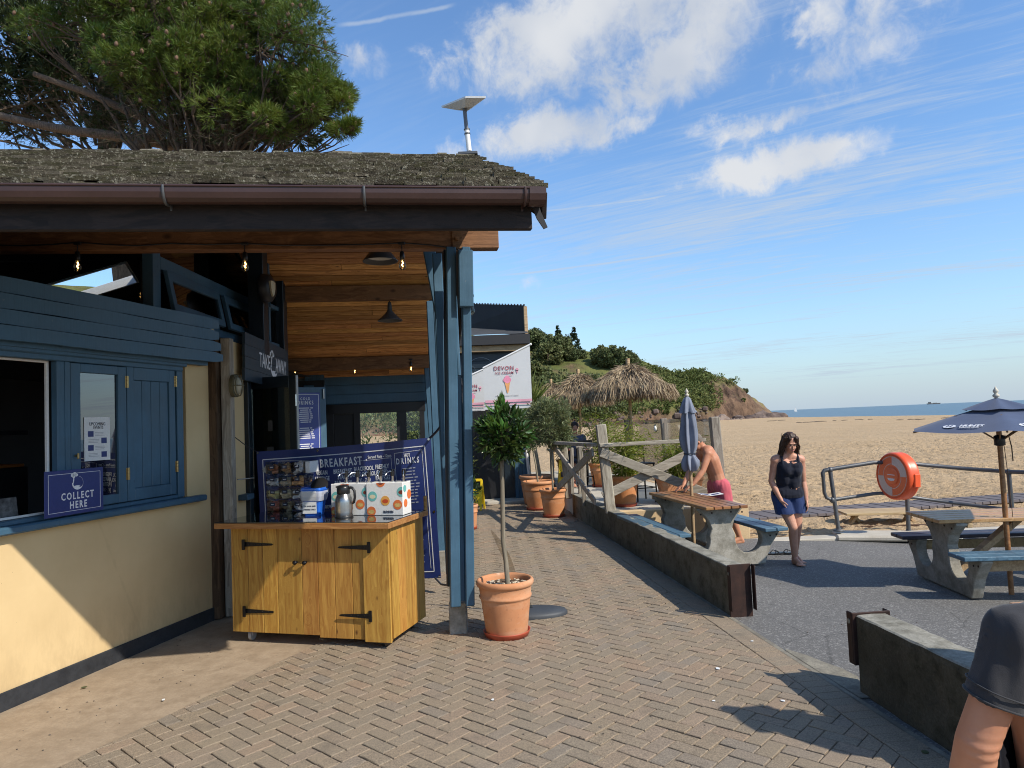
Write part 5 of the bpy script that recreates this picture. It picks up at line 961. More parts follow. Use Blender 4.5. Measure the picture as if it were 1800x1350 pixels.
part('shade', MB().lathe([(.03, -.40), (.05, -.44), (.11, -.465), (.172, -.545), (.178, -.55), (.176, -.556), (.165, -.55), (.10, -.475), (.03, -.455)], 32), simple('dark_enamel', (.05, .05, .05), .45), t); part('liner', MB().lathe([(.164, -.546), (.10, -.478), (.001, -.47)], 32), simple('pale_enamel', (.52, .50, .46), .35, bump=0), t)
p = ay(684, 512, 9.55); t = thing('pendant_lamp', 'dark cone shade pendant lamp hanging under the pine ceiling', 'pendant lamp', p); part('ceiling_cup', MB().lathe([(.05, .04), (.05, -.02), (.03, -.06), (.001, -.062)], 16), m_grey_plastic, t); part('cord', MB().tube([(0, 0, -.05), (0, 0, -.16)], .008, 6), m_black, t)
part('shade', MB().lathe([(.022, -.15), (.03, -.2), (.032, -.26), (.06, -.30), (.12, -.36), (.165, -.395), (.17, -.405), (.155, -.397), (.05, -.31), (.001, -.28)], 32), simple('grey_enamel', (.06, .065, .07), .45), t)
# black wall lamp with pale lens; brass bulkhead lamp on the timber post
p = ay(437, 505, 8.1); t = thing('wall_lamp', 'black round wall lamp with cream lens high on the corner column', 'wall lamp', (XW+.1, 8.2, p.z)); part('housing', MB().lathe([(.001, 0), (.16, 0), (.17, .03), (.16, .10), (.11, .14), (.001, .15)], 24, frame((0, 0, 0), (0, 1, 0), (0, 0, 1), (1, 0, 0))), m_black, t); part('lens', MB().prism([(.0, .07), (.075, .06), (.07, -.02), (.04, -.08), (.0, -.11), (-.04, -.08), (-.07, -.02), (-.075, .06)], .135, .165, frame((0, 0, 0), (0, 1, 0), (0, 0, 1), (1, -.35, 0))), m_lens, t)
p = ay(411, 678, 7.08); t = thing('bulkhead_lamp', 'old brass bulkhead lamp with wire cage on the grey timber post', 'wall lamp', (p.x-.02, p.y+.02, p.z)); Mg = frame((0, 0, 0), (.25, .97, 0), (0, 0, 1), (.97, -.25, 0)); el_ = lambda a, b, n=20: [(a*math.cos(2*PI*i/n), b*math.sin(2*PI*i/n)) for i in range(n)]
m_old = simple('aged_brass', (.16, .14, .085), .6, .5, var=.3); part('back_plate', MB().prism(el_(.065, .115), 0, .045, Mg), m_old, t); part('lens', MB().ell((0, 0, .05), (.045, .09, .06), 16, 10, Mg), simple('frosted_lens', (.45, .43, .34), .3), t)
mb = MB(); [mb.tube([Mg @ V3((.06*math.cos(a), .11*math.sin(a), .045)), Mg @ V3((.055*math.cos(a), .10*math.sin(a), .09)), Mg @ V3((.0, 0, .118)), Mg @ V3((-.055*math.cos(a), -.10*math.sin(a), .09)), Mg @ V3((-.06*math.cos(a), -.11*math.sin(a), .045))], .006, 6) for a in (0, PI/2)]; mb.tube([Mg @ V3((.058*math.cos(2*PI*i/16), .105*math.sin(2*PI*i/16), .075)) for i in range(17)], .005, 6); part('cage', mb, m_old, t)
t = thing('door_latch', 'steel stay bar and blue block on the cream pier beside the banner', 'latch', (XW, 7.5, 1.3)); q_ = ay(418, 843, 7.3); part('stay', MB().tube([q_, ay(446, 840, 7.6)], .007, 6), m_steel, parent=t, world=True); part('block', MB().box((XW, 7.62, 1.08), (XW+.1, 7.82, 1.14), .005), m_blue, parent=t, world=True)
# satellite dish on the ridge
dp = roof_pt(-.36, DR+.05); pb = ay(825, 266, dp.y); pt = ay(817, 196, dp.y); t = thing('satellite_dish', 'flat white satellite panel on a pole at the roof ridge', 'satellite dish', pb); PS = dict(parent=t, world=True)
part('pole', MB().tube([pb+V3((0, 0, -.12)), pt], .022, 10), simple('grey_pole', (.13, .14, .16), .5), **PS); part('pole_sleeve', MB().tube([pb, pb*.45+pt*.55], .028, 10), m_white, **PS); mb = MB(); [mb.tube([pb*(1-k)+pt*k, pb*(1-k-.03)+pt*(k+.03)], .034, 10) for k in (.42, .53)]; part('pole_clamp', mb, m_galv, **PS)
cs4 = [ay(776, 186, dp.y+.16), ay(818, 169, dp.y-.2), ay(854, 169, dp.y-.2), ay(826, 190, dp.y+.16)]; nn = (cs4[1]-cs4[0]).cross(cs4[2]-cs4[0]).normalized(); nn = nn if nn.z > 0 else -nn; cc = sum(cs4, V3())/4
v = [c for c in cs4]+[c-nn*.018 for c in cs4]+[cc+(c-cc)*.35-nn*.075 for c in cs4]; part('panel', MB().add(v, [(0, 1, 2, 3)]+[(i, (i+1) % 4, 4+(i+1) % 4, 4+i) for i in range(4)]+[(4+i, 4+(i+1) % 4, 8+(i+1) % 4, 8+i) for i in range(4)]+[(8, 9, 10, 11)]), m_dish, **PS)
part('mount', MB().tube([pt, cc-nn*.05], [.024, .035], 10), m_galv, **PS); part('foot_bracket', MB().box((pb.x-.12, pb.y-.06, pb.z-.05), (pb.x+.09, pb.y+.06, pb.z-.02), .004), m_galv, **PS)
# ------------------------------------------------------------------ leaves
def leaves(name, pos, dirs, L, Wd, mat, seed=1, fold=.25, droop=0., jit=.3, curl=0.):
    """a mass of leaf blades: pos (n,3), dirs (n,3) pointing along each blade; four-vertex folded blades"""
    r = np.random.default_rng(seed); n = len(pos); pos = np.asarray(pos, float); d = np.asarray(dirs, float)+r.normal(0, jit, (n, 3)); d[:, 2] -= droop; d /= np.linalg.norm(d, axis=1)[:, None]+1e-9
    ref = r.normal(0, 1, (n, 3)); sd = np.cross(d, ref); sd /= np.linalg.norm(sd, axis=1)[:, None]+1e-9; nn = np.cross(sd, d); l = L*r.uniform(.65, 1.25, (n, 1)); w_ = Wd*r.uniform(.7, 1.2, (n, 1))
    a = pos; b = pos+d*l*.45+sd*w_*.5+nn*w_*fold; c = pos+d*l+nn*l*curl; e = pos+d*l*.45-sd*w_*.5+nn*w_*fold
    v = np.stack([a, b, c, e], 1).reshape(-1, 3); i = np.arange(n)*4; f = np.concatenate([np.stack([i, i+1, i+2], 1), np.stack([i, i+2, i+3], 1)]); rn = r.uniform(0, 1, n)
    return npmesh(name, v, f, mat, False, np.concatenate([rn, rn]))
def blob_points(n, c, rad, seed, clumps=30, cr=.3, shell=.55, flat=1.0):
    r = np.random.default_rng(seed); dv = r.normal(0, 1, (clumps, 3)); dv /= np.linalg.norm(dv, axis=1)[:, None]; cc = dv*(shell+(1-shell)*r.uniform(0, 1, (clumps, 1))**.6); k = r.integers(0, clumps, n); q_ = r.normal(0, 1, (n, 3)); q_ /= np.linalg.norm(q_, axis=1)[:, None]; q_ = cc[k]+q_*cr*r.uniform(.3, 1, (n, 1)); out = q_*np.array(rad)+np.array(c)
    dirs = q_/(np.linalg.norm(q_, axis=1)[:, None]+1e-6)*.7+(q_-cc[k])/cr*.7; dirs[:, 2] += .15; return out, dirs
def pot(t, r, h, mat=None, saucer=True, band=True, soil=True, name='pot', dark=False):
    z0 = .02 if saucer else 0; m = mat or m_terra; rb = r*.74
    prof = [(.001, z0), (rb, z0), (rb+.004, z0+.01), (rb+(r-rb)*.62, z0+h*.62)]
    if band: prof += [(rb+(r-rb)*.66+.000, z0+h*.655), (rb+(r-rb)*.66+.010, z0+h*.67), (rb+(r-rb)*.70+.010, z0+h*.70), (rb+(r-rb)*.70+.002, z0+h*.715)]
    prof += [(r*.965, z0+h*.86), (r*.98, z0+h*.875), (r*1.03, z0+h*.89), (r*1.055, z0+h*.92), (r*1.06, z0+h*.955), (r*1.03, z0+h*.985), (r*.98, z0+h), (r*.93, z0+h*.99), (r*.90, z0+h*.95), (r*.885, z0+h*.84), (.001, z0+h*.835)]
    prof2 = prof[:-2]+[(r*.88, z0+h*.7)]; part(name, MB().lathe(prof2, 44, None, 0, True, .003), m, t)
    if saucer: part('saucer', MB().lathe([(.001, 0), (rb*1.06, 0), (rb*1.15, .04), (rb*1.17, .05), (rb*1.12, .048), (rb*1.05, .018), (.001, .016)], 40), m_saucer if mat is None else mat, t)
    if soil:
        n = 18; v = [(0, 0, z0+h*.87)]; f = []
        for k in range(1, 7):
            for a in range(n): v.append((r*.885*k/6*math.cos(2*PI*a/n), r*.885*k/6*math.sin(2*PI*a/n), z0+h*.865+random.gauss(0, .006)))
        for a in range(n): f.append((0, 1+a, 1+(a+1) % n)); f += [(1+(k-1)*n+a, 1+k*n+a, 1+k*n+(a+1) % n, 1+(k-1)*n+(a+1) % n) for k in range(1, 6)]
        part('soil', MB().add(v, f), m_soil, t)
# bay tree
t = thing('bay_tree', 'clipped bay tree standard in a large terracotta pot beside the blue post', 'potted tree', gz(891, 1128)+V3((0, .19, 0))); pot(t, .232, .455)
mb = MB(); 
for _ in range(70):
    a, rr = random.random()*6.28, .19*math.sqrt(random.random()); mb.ell((rr*math.cos(a), rr*math.sin(a)*.9, .425+random.uniform(0, .012)), (random.uniform(.006, .02), random.uniform(.006, .018), .008), 6, 4)
part('gravel', mb, simple('pot_gravel', (.50, .42, .31), .9, var=.5, scale=60), t, kind='stuff')
tk = lambda u, v: ay(u, v, 6.03)-t.location; TRK = [tk(893, 1040), tk(892, 1020), tk(889, 985), tk(884, 950), tk(884, 920), tk(883, 860), tk(882, 810), tk(884, 775)]; part('trunk', MB().tube(TRK, [.022, .021, .020, .019, .020, .018, .017, .014], 12), m_palebark, t)
mb = MB(); cc = ay(887, 758, 6.05)-t.location
for k in range(26):
    a, e = random.uniform(0, 6.28), random.uniform(-.6, 1.4); d = V3((math.cos(a)*math.cos(e), math.sin(a)*math.cos(e), math.sin(e))); mb.tube([TRK[-2]*.5+TRK[-1]*.5+V3((0, 0, .003*k)), cc+d*.1, cc+d*.22], [.008, .006, .003], 5)
part('branch', mb, m_palebark, t)
P_, D_ = blob_points(1250, cc+V3((0, 0, -.03)), (.20, .20, .215), 3, 40, .30, .45); part('crown', leaves('bay', P_, D_, .088, .036, m_bay, 4, .16, 0, .5), None, t)
P_, D_ = blob_points(330, cc+V3((.02, -.02, .05)), (.20, .195, .195), 5, 22, .2, .8); D_[:, 2] += .8; part('young_shoots', leaves('bay_new', P_, D_, .088, .032, m_bay2, 6, .16, 0, .4), None, t)
# rubber base with a clear blade behind the pot
b_ = gz(930, 1080); t = thing('flag_base', 'dark oval rubber base with a clear curved blade behind the bay pot', 'flag base', b_); ov = lambda k: [(.36*k*math.cos(2*PI*i/36), .19*k*math.sin(2*PI*i/36)) for i in range(36)]
mb = MB(); v = [(x, y, z) for k, z in ((1, 0), (1.0, .02), (.95, .042), (.6, .055), (.2, .06)) for x, y in ov(k)]; mb.add(v, [(i*36+j, i*36+(j+1) % 36, (i+1)*36+(j+1) % 36, (i+1)*36+j) for i in range(4) for j in range(36)]+[tuple(range(144, 180))], None, 0, True); part('base', mb, simple('slate_rubber', (.045, .050, .056), .55, var=.2), t)
c0, c1_, c2 = ay(907, 1018, b_.y+.02)-b_, ay(888, 968, b_.y+.02)-b_, ay(863, 932, b_.y+.02)-b_; mb = MB(); n = 16; pr = []
for i in range(n+1): k = i/n; p = c0*(1-k)**2+c1_*2*k*(1-k)+c2*k*k; wd = .028*math.sin(PI*min(1, k*.85+.12))+.002; pr.append((p, wd))
root = V3((.02, 0, .05)); pr = [(root, .02)]+pr; v = []; 
for p, wd in pr: v += [p+V3((-wd, 0, -wd*.5)), p+V3((wd, 0, wd*.5)), p+V3((wd, .004, wd*.5)), p+V3((-wd, .004, -wd*.5))]
mb.add(v, [(4*i+a, 4*i+(a+1) % 4, 4*i+4+(a+1) % 4, 4*i+4+a) for i in range(len(pr)-1) for a in range(4)]); part('blade', mb, glass('milky_blade', (.82, .80, .76), refl=1.2), t)
# ------------------------------------------------------------------ pots by the low wall
def olive(label, loc, r, h, trunk_h, cr, n, seed, lean_=0.):
    t = thing('olive_tree', label, 'potted tree', loc, 0, 'olive trees in terracotta pots'); pot(t, r, h); zt = h+trunk_h; part('trunk', MB().tube([(0, 0, h*.8), (lean_*.3, 0, h+trunk_h*.4), (lean_, 0, zt), (lean_*1.1, 0, zt+cr[2]*.6)], [.02, .017, .015, .008], 8), m_palebark, t)
    c = (lean_, 0, zt+cr[2]*.72); mb = MB()
    for k in range(22):
        a, e = random.uniform(0, 6.28), random.uniform(-.5, 1.4); d = V3((cr[0]*math.cos(a)*math.cos(e), cr[1]*math.sin(a)*math.cos(e), cr[2]*math.sin(e))); mb.tube([(lean_, 0, zt-.02), V3(c)+d*.4, V3(c)+d*.9], [.007, .005, .002], 4)
    part('branch', mb, m_palebark, t); P_, D_ = blob_points(n, c, cr, seed, 70, .26, .35); part('crown', leaves('olive', P_, D_, .085, .020, m_olive, seed+1, .1, -.1, .4), None, t); return t
olive('round headed olive tree in the front terracotta pot by the low wall end', gz(974, 908), .245, .50, .84, (.42, .40, .50), 7500, 11)
olive('smaller olive tree in the terracotta pot behind, in front of the blue pier', gz(948, 895), .31, .56, .80, (.40, .36, .46), 5600, 14, -.1)
# cordyline / palm in the rear pot
t = thing('palm_plant', 'spiky palm with straight trunk in the rearmost terracotta pot by the blue pier', 'potted palm', gz(943, 885)); pot(t, .34, .62, saucer=False); part('trunk', MB().tube([(0.1, 0, .5), (.04, 0, 1.0), (-.04, 0, 1.6), (-.08, 0, 1.95)], [.055, .05, .045, .05], 10), m_palebark, t)
PP, DD = [], []
for k in range(120):
    a, e = random.uniform(0, 6.28), random.uniform(-.4, 1.5); d = V3((math.cos(a)*math.cos(e), math.sin(a)*math.cos(e), math.sin(e))); PP.append(tuple(V3((-.08, 0, 1.98))+d*.05)); DD.append(tuple(d))
part('fronds', leaves('fronds', PP, DD, .85, .05, m_palm, 21, .12, .08, .05, -.12), None, t)
t = thing('white_pole', 'white pole leaning behind the palm pot', 'pole', gz(938, 884)); part('tube_', MB().tube([(-.02, .2, 0), (-.16, .2, 1.8)], .035, 8), m_white, t)
# small pot with plant partly behind the blue post, at the left of the walkway
t = thing('small_pot', 'small terracotta pot in a red saucer half hidden behind the blue post', 'pot', gz(826, 930)); pot(t, .15, .40); P_, D_ = blob_points(260, (0, 0, .55), (.2, .2, .22), 31, 16, .3); part('plant', leaves('pl', P_, D_, .10, .04, m_bay, 32), None, t)
# ------------------------------------------------------------------ wet floor sign
y_ = gz(838, 896); t = thing('wet_floor_sign', 'yellow folding wet floor sign standing on the pavers', 'floor sign', y_, R(-12))
for s_ in (-1, 1):
    M = Mx.Translation((0, s_*.16, 0)) @ Mx.Rotation(R(s_*14), 4, 'X'); mb = MB(); mb.box((-.15, -.01, .10), (.15, .01, .44), .006, M); mb.box((-.15, -.012, 0), (-.105, .012, .64), .006, M); mb.box((.105, -.012, 0), (.15, .012, .64), .006, M); mb.box((-.13, -.01, .60), (.13, .01, .66), .01, M); part('panel', mb, m_yellow, t)
    if s_ < 0:
        Mf = M @ frame((0, -.0115, 0), (1, 0, 0), (0, 0, 1)); mb = MB(); mb.prism([(-.075, .17), (.075, .17), (0, .31)], 0, .001, Mf); mb.box((-.08, .34, 0), (.08, .365, .001), 0, Mf); mb.box((-.06, .38, 0), (.06, .405, .001), 0, Mf); mb.box((-.07, .125, 0), (.07, .145, .001), 0, Mf); part('print', mb, m_ink, t); part('print_inside', MB().prism([(-.055, .18), (.055, .18), (0, .285)], .001, .002, Mf), m_yellow, t); part('figure_print', MB().prism([(-.02, .185), (.015, .185), (.02, .22), (.0, .25), (-.015, .23)], .002, .003, Mf), m_ink, t)
# ------------------------------------------------------------------ low flood walls with rusty channel ends
def wallprism(name, label, a_, b_, wd, h0, h1, side):
    """a_ near end, b_ far end of the left foot; wd thickness to the right"""
    t = thing(name, label, 'low wall', a_); d = V3(b_)-V3(a_); L = d.length; M = frame((0, 0, 0), d, (-d.y, d.x, 0)); mb = MB(); n = max(10, int(L/.16)); m = 5; v = []; f = []
    prof = [(0, -.05), (0, .5), (0, .93), (.012, .985), (.05, 1.0), (.5, 1.01), (.95, 1.0), (.988, .985), (1, .93), (1, .5), (1, -.05)]; k = len(prof)
    for i in range(n+1):
        h = h0+(h1-h0)*i/n
        for x, z in prof: q_ = V3((L*i/n, -x*wd, z*h)); nz = .007*NZ.noise((i*.9+a_[0]*5, x*3, z*4))+.004*NZ.noise((i*3., x*9, z*9)); v.append(q_+V3((0, nz if x in (0, 1) else 0, nz if z > .9 else 0)))
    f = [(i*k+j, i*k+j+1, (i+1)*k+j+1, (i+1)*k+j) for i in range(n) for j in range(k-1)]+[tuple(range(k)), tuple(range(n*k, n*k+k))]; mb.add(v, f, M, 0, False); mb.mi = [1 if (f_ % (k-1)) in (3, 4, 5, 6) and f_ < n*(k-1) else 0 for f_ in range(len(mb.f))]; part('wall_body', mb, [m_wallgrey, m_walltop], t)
    part('wall_top', MB().box((.03, -wd*.94, h0*1.0), (.6, -wd*.06, h0*1.012), .004, M), m_wallconc, t) if False else None
    return t, M, L
fa, fb = V3((1.855, 6.37, 0)), V3((1.04, 13.4, 0)); tw, Mw, Lw = wallprism('low_wall', 'long mossy concrete low wall from the fence down to the rusty end plate', fa, fb, .17, .43, .40, 1)
def channel(t, M, x, wd, h, out):
    mb = MB(); s = -1 if out < 0 else 1; x0, x1 = sorted((x, x+s*.012)); mb.box((x0, -wd-.02, -.02), (x1, .02, h), .004, M)
    for y in (.02, -wd-.02): 
        y0, y1 = sorted((y, y+(.012 if y > 0 else -.012))); xs0, xs1 = sorted((x+s*.012, x+s*.075)); n=6; pl_ = [(xs0, .0), (xs1, .06), (xs1, h-.04), (xs1-.02*s if s > 0 else xs1, h), (xs0, h)]; mb.box((xs0, y0, .06), (xs1, y1, h), .006, M)
    part('end_channel', mb, m_rust, t); mb = MB()
    for y in (.033, -wd-.033): mb.tube([M @ V3((x+s*.045, y-.004, h-.07)), M @ V3((x+s*.045, y+.004, h-.07))], .014, 10)
    part('bolt_hole', mb, m_paleconc, t)
channel(tw, Mw, -.002, .17, .455, -1)
na, nb = V3((2.125, 4.60, 0)), V3((2.34, 2.3, 0)); d = nb-na; tn = thing('low_wall', 'short dark concrete low wall running out at the lower right corner', 'low wall', na)
L = d.length; M = frame((0, 0, 0), d, (-d.y, d.x, 0)); mb = MB(); v = []; n = 22; prof = [(0, -.05), (0, .5), (.0, .92), (.02, .985), (.07, 1.0), (.5, 1.01), (.93, 1.0), (.98, .985), (1, .92), (1, -.05)]; k = len(prof); wd = .215; hN = .475
for i in range(n+1):
    for x, z in prof: nz = .007*NZ.noise((i*.9+20, x*3, z*4))+.004*NZ.noise((i*3., x*9, z*9)); v.append((L*i/n, x*wd+(nz if x in (0, 1) else 0), z*hN+(nz if z > .9 else 0)))
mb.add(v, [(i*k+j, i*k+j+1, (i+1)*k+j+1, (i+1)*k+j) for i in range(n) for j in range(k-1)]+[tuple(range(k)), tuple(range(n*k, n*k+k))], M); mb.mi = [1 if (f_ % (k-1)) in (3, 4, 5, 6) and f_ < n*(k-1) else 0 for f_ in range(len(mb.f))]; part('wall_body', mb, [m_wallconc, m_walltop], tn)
Mn_ = M @ Mx.Translation((0, wd, 0)); mb = MB(); mb.box((-.016, -wd-.022, .16), (-.004, .022, .49), .004, Mn_)
for y in (-wd-.022, .010): mb.box((-.075, y, .16), (-.016, y+.012, .49), .006, Mn_)
part('end_channel', mb, m_rust, tn)
mb = MB(); [mb.tube([Mn_ @ V3((-.046, y-.003, .43)), Mn_ @ V3((-.046, y+.015, .43))], .016, 10) for y in (-wd-.022, .010)]; part('bolt_hole', mb, m_paleconc, tn)
# ------------------------------------------------------------------ picnic tables
def picnic(name_label, loc, rz, L, slat_m, bench_ms, kx=1., braces=False, group='concrete ended picnic tables'):
    """local: x across the table, y along it; concrete ends, slatted top, two slatted benches"""
    t = thing('picnic_table', name_label, 'picnic table', loc, rz, group); zt, zb = .73, .43
    def arc(cx, cy_, r, a0, a1, n=14): return [(cx+r*math.cos(R(a0+(a1-a0)*i/n)), cy_+r*math.sin(R(a0+(a1-a0)*i/n))) for i in range(n+1)]
    hf = [(0, 0), (.52, 0), (.60, .20), (.735, zb-.05), (.735, zb-.03), (.47, zb-.03), (.47, zb-.05)]+arc(.33, .31, .17, 25, -90, 8)+arc(.33, .31, .17, -90, -200, 8)+[(.145, .45), (.20, .55), (.345, zt-.06), (.345, zt-.04), (0, zt-.04)]
    hf = [(x*(1-(1-kx)*min(1, max(0, (z-.3)/.3))) if x < .46 else x, z) for x, z in hf]; pl_ = hf+[(-x, z) for x, z in hf[::-1] if x > 1e-6]
    for y in (.16, L-.26):
        M = Mx(((1, 0, 0, 0), (0, 0, 1, y), (0, 1, 0, 0), (0, 0, 0, 1))); mb = MB(); mb.prism(pl_, 0, .11, M); o = part('concrete_end', mb, m_tableconc, t)
        bm = bmesh.new(); bm.from_mesh(o.data); bmesh.ops.bevel(bm, geom=[e for e in bm.edges if e.calc_length() > .02 and len(e.link_faces) == 2 and e.calc_face_angle(0) > .9], offset=.008, segments=1, affect='EDGES'); bmesh.ops.triangulate(bm, faces=[f for f in bm.faces if len(f.verts) > 4]); bm.to_mesh(o.data); bm.free()
        mb = MB(); [mb.tube([(x, y-.004, z), (x, y+.004, z)], .011, 8) for x, z in ((-.6, .33), (-.68, .34), (.6, .33), (.68, .34), (-.26, .63), (-.12, .64), (.12, .64), (.26, .63))]; part('bolt', mb, m_rust, t)
        part('cross_batten', MB().box((-.34*kx, y+.11, zt-.085), (.34*kx, y+.16, zt-.037), .004), m_palewood, t)
    ns = 5; wv_ = .70*kx/ns
    for i in range(ns):
        me = MB().box((-wv_/2+.006, 0, -.018), (wv_/2-.006, L, .018), .005).mesh('slat', slat_m) if i == 0 else me; part('slat', me, None, t, loc=(-.35*kx+wv_*(i+.5), 0, zt-.018))
    for sgn, bm_ in ((-1, bench_ms[0]), (1, bench_ms[1])):
        for j in range(2): part('bench_slat', MB().box((-.071, 0, -.02), (.071, L, .02), .006), bm_, t, loc=(sgn*(.53+.15*j), 0.0, zb-.01))
    if braces:
        for y0, y1 in ((.27, .95), (L-.27, L-.95)): part('brace', MB().beam((0, y0, .12), (0, y1, zt-.06), .10, .06), m_palewood, t)
        part('rail', MB().beam((-.58, .2, .32), (-.58, L-.2, .32), .04, .10), m_palewood, t); part('rail', MB().beam((.58, .2, .32), (.58, L-.2, .32), .04, .10), m_palewood, t)
    else: part('rail', MB().beam((.18, .2, .10), (.18, L-.2, .10), .05, .04), m_blackmetal, t)
    return t
T1 = (2.44, 8.33, aslope(2.44)); picnic('concrete ended picnic table with brown slats in front of the fence', T1, R(9), 1.92, m_tabletop, (m_benchblue, m_benchblue), .76)
T2 = (4.12, 7.34, -.075); a2 = math.atan2(-.17, .57); T2 = (4.20, 7.46, -.085); picnic('concrete ended picnic table with pale slats under the open parasol', T2, R(-94), 2.0, m_tablepale, (m_benchdark, m_benchblue), braces=True)
picnic('picnic table mostly out of view behind the near low wall, blue bench corner showing', (3.05, 4.05, -.05), R(186), 1.9, m_tablepale, (m_benchblue, m_benchblue))
# ------------------------------------------------------------------ parasols
def canopy(mb, Rr, zt, zr, n=8, z0=None, r0=.0, sag=.10, seg=10, sub=6, scallop=.03):
    rows = []; 
    for i in range(seg+1):
        k = i/seg; row = []
        for a in range(n*sub):
            an = 2*PI*a/(n*sub)+PI/n; ph = (a % sub)/sub; edge = 1-abs(2*ph-1) if sub > 1 else 0; rr = (r0+(Rr-r0)*k)*math.cos(PI/n)/math.cos((ph-.5)*2*PI/n)*(1-scallop*math.sin(PI*ph)*k); zz = zt+(zr-zt)*(k**1.08)-sag*math.sin(PI*ph)*k*(1-k*.55)*.55; row.append((rr*math.cos(an), rr*math.sin(an), zz))
        rows.append(row)
    N_ = n*sub; mb.add([p for r in rows for p in r], [(i*N_+a, i*N_+(a+1) % N_, (i+1)*N_+(a+1) % N_, (i+1)*N_+a) for i in range(seg) for a in range(N_)], None, 0, True); return mb
def finial(t, z): part('finial', MB().lathe([(.012, z), (.03, z+.015), (.032, z+.03), (.014, z+.045), (.024, z+.06), (.026, z+.075), (.01, z+.10), (.004, z+.115), (.001, z+.118)], 14), simple('cream_finial', (.55, .50, .40), .5) if 'cream_finial' not in bpy.data.materials else bpy.data.materials['cream_finial'], t)
def open_parasol(label, loc, Rr, zt, zr, rz, mast_m, logo=True):
    t = thing('parasol', label, 'parasol', loc, rz, 'navy parasols over the picnic tables'); part('pole', MB().tube([(0, 0, 0), (0, 0, zt)], .024, 12), mast_m, t)
    part('canopy', canopy(MB(), Rr, zt-.05, zr, 6, r0=.06, sub=8), m_canvas, t, recalc=False); part('vent', canopy(MB(), .34, zt+.02, zt-.085, 6, r0=.01, sag=.05, seg=4, scallop=.12), m_canvas, t, recalc=False)
    mb = MB(); 
    for k in range(6):
        a = 2*PI*k/6+PI/6; mb.tube([(Rr*.99*math.cos(a), Rr*.99*math.sin(a), zr-.012), (.05*math.cos(a), .05*math.sin(a), zt-.10)], .009, 6); mb.tube([(Rr*.48*math.cos(a), Rr*.48*math.sin(a), zr+(zt-zr)*.48), (.03*math.cos(a), .03*math.sin(a), zr-.12)], .008, 6)
    part('rib', mb, simple('parasol_ribs', (.20, .12, .06), .6) if 'parasol_ribs' not in bpy.data.materials else bpy.data.materials['parasol_ribs'], t); part('runner', MB().lathe([(.026, zr-.18), (.05, zr-.17), (.05, zr-.08), (.026, zr-.07)], 14), m_blackplastic, t); finial(t, zt+.02)
    if logo:
        kk = Rr*.98
        for q_ in logo:
            an = q_; c, s_ = math.cos(an), math.sin(an); rad = V3((c, s_, 0)); tang = V3((-s_, c, 0)); rr = Rr*math.cos(PI/6)*.80; sl = (zr-zt+.05)/(Rr-.06); zc = zt-.05+(zr-zt+.05)*.8**1.08-.022
            upv = (-rad+V3((0, 0, -sl*1.0/ math.cos(PI/6)))).normalized(); Mf = frame(rad*rr+V3((0, 0, zc+.012)), tang, upv)
            mb = MB(); Mf = Mf @ Mx.Scale(kk*.82, 4); mb.prism([(-.22+.085*math.cos(2*PI*i/24), .06*math.sin(2*PI*i/24)) for i in range(24)], 0, .003, Mf); write(mb, 'HUNTS', Mf @ Mx.Translation((.065, .022, 0)), .10, xs=.95, bold=.02, ex=.003); write(mb, 'DEVON CIDER', Mf @ Mx.Translation((.065, -.042, 0)), .042, xs=.95, bold=.015, ex=.003); part('lettering', mb, m_print, t); mb = MB(); write(mb, 'H', Mf @ Mx.Translation((-.22, 0, .004)), .10, xs=1.1, bold=.03, ex=.002); part('emblem_letter', mb, m_canvas, t)
    mb = MB(); mb.tube([(.04, -.01, zr-.08), (.12, -.03, zr-.09), (.16, -.03, zr-.2), (.165, -.03, zr-.34)], .006, 6); mb.tube([(.03, -.02, zr-.1), (.05, -.03, zr-.5), (.075, -.03, zr-.85), (.06, -.03, zr-1.0)], .0035, 5); part('cord', mb, simple('cord', (.13, .09, .06), .8), t); return t
pb2 = V3((4.84, 7.12, -.11)); pz = lambda v: 1.8+(705-v)/1248*7.1
open_parasol('open navy parasol printed HUNTS over the right picnic table', pb2, .86, pz(703)+.11, pz(752)+.11, R(30), m_tabletop, (R(-180), R(-120)))
# closed parasol
p0 = gz(1206, 952, -.02); p0 = V3((2.33, 9.55, -.015)); ptop = ay(1207, 690, 9.55); Hh = ptop.z-p0.z; lx = (ptop.x-p0.x)
t = thing('closed_parasol', 'faded blue grey parasol tied shut at the brown slatted table', 'parasol', p0, 0, rot=(0, math.atan2(lx, Hh), 0)); part('pole', MB().tube([(0, 0, 0), (0, 0, Hh-.1)], .023, 12), m_palewood, t)
def folds(mb, prof, n=9, amp=.35, seed=0, tw=0.):
    sub_ = 8; rows = []
    for i, (r, z, am) in enumerate(prof):
        row = []
        for a in range(n*sub_): an = 2*PI*a/(n*sub_)+tw*i; ph = a % sub_/sub_; rr = r*(1-am*(.5-.5*math.cos(2*PI*ph))**.7)*(1+.05*math.sin(a*1.7+i+seed)); row.append((rr*math.cos(an), rr*math.sin(an), z+.012*math.sin(a*.9+seed+i)*(am > .3)))
        rows.append(row)
    N_ = n*sub_; mb.add([p for r in rows for p in r], [(i*N_+a, i*N_+(a+1) % N_, (i+1)*N_+(a+1) % N_, (i+1)*N_+a) for i in range(len(rows)-1) for a in range(N_)], None, 0, True); return mb
zz = lambda v: 1.8+(728-v)/1248*9.55+.015
part('canopy', folds(MB(), [(.05, zz(708), .2), (.08, zz(722), .45), (.105, zz(738), .58), (.125, zz(758), .62), (.13, zz(773), .62), (.112, zz(787), .58), (.07, zz(797), .4)], 6, tw=.015), m_canvas_grey, t, recalc=False)
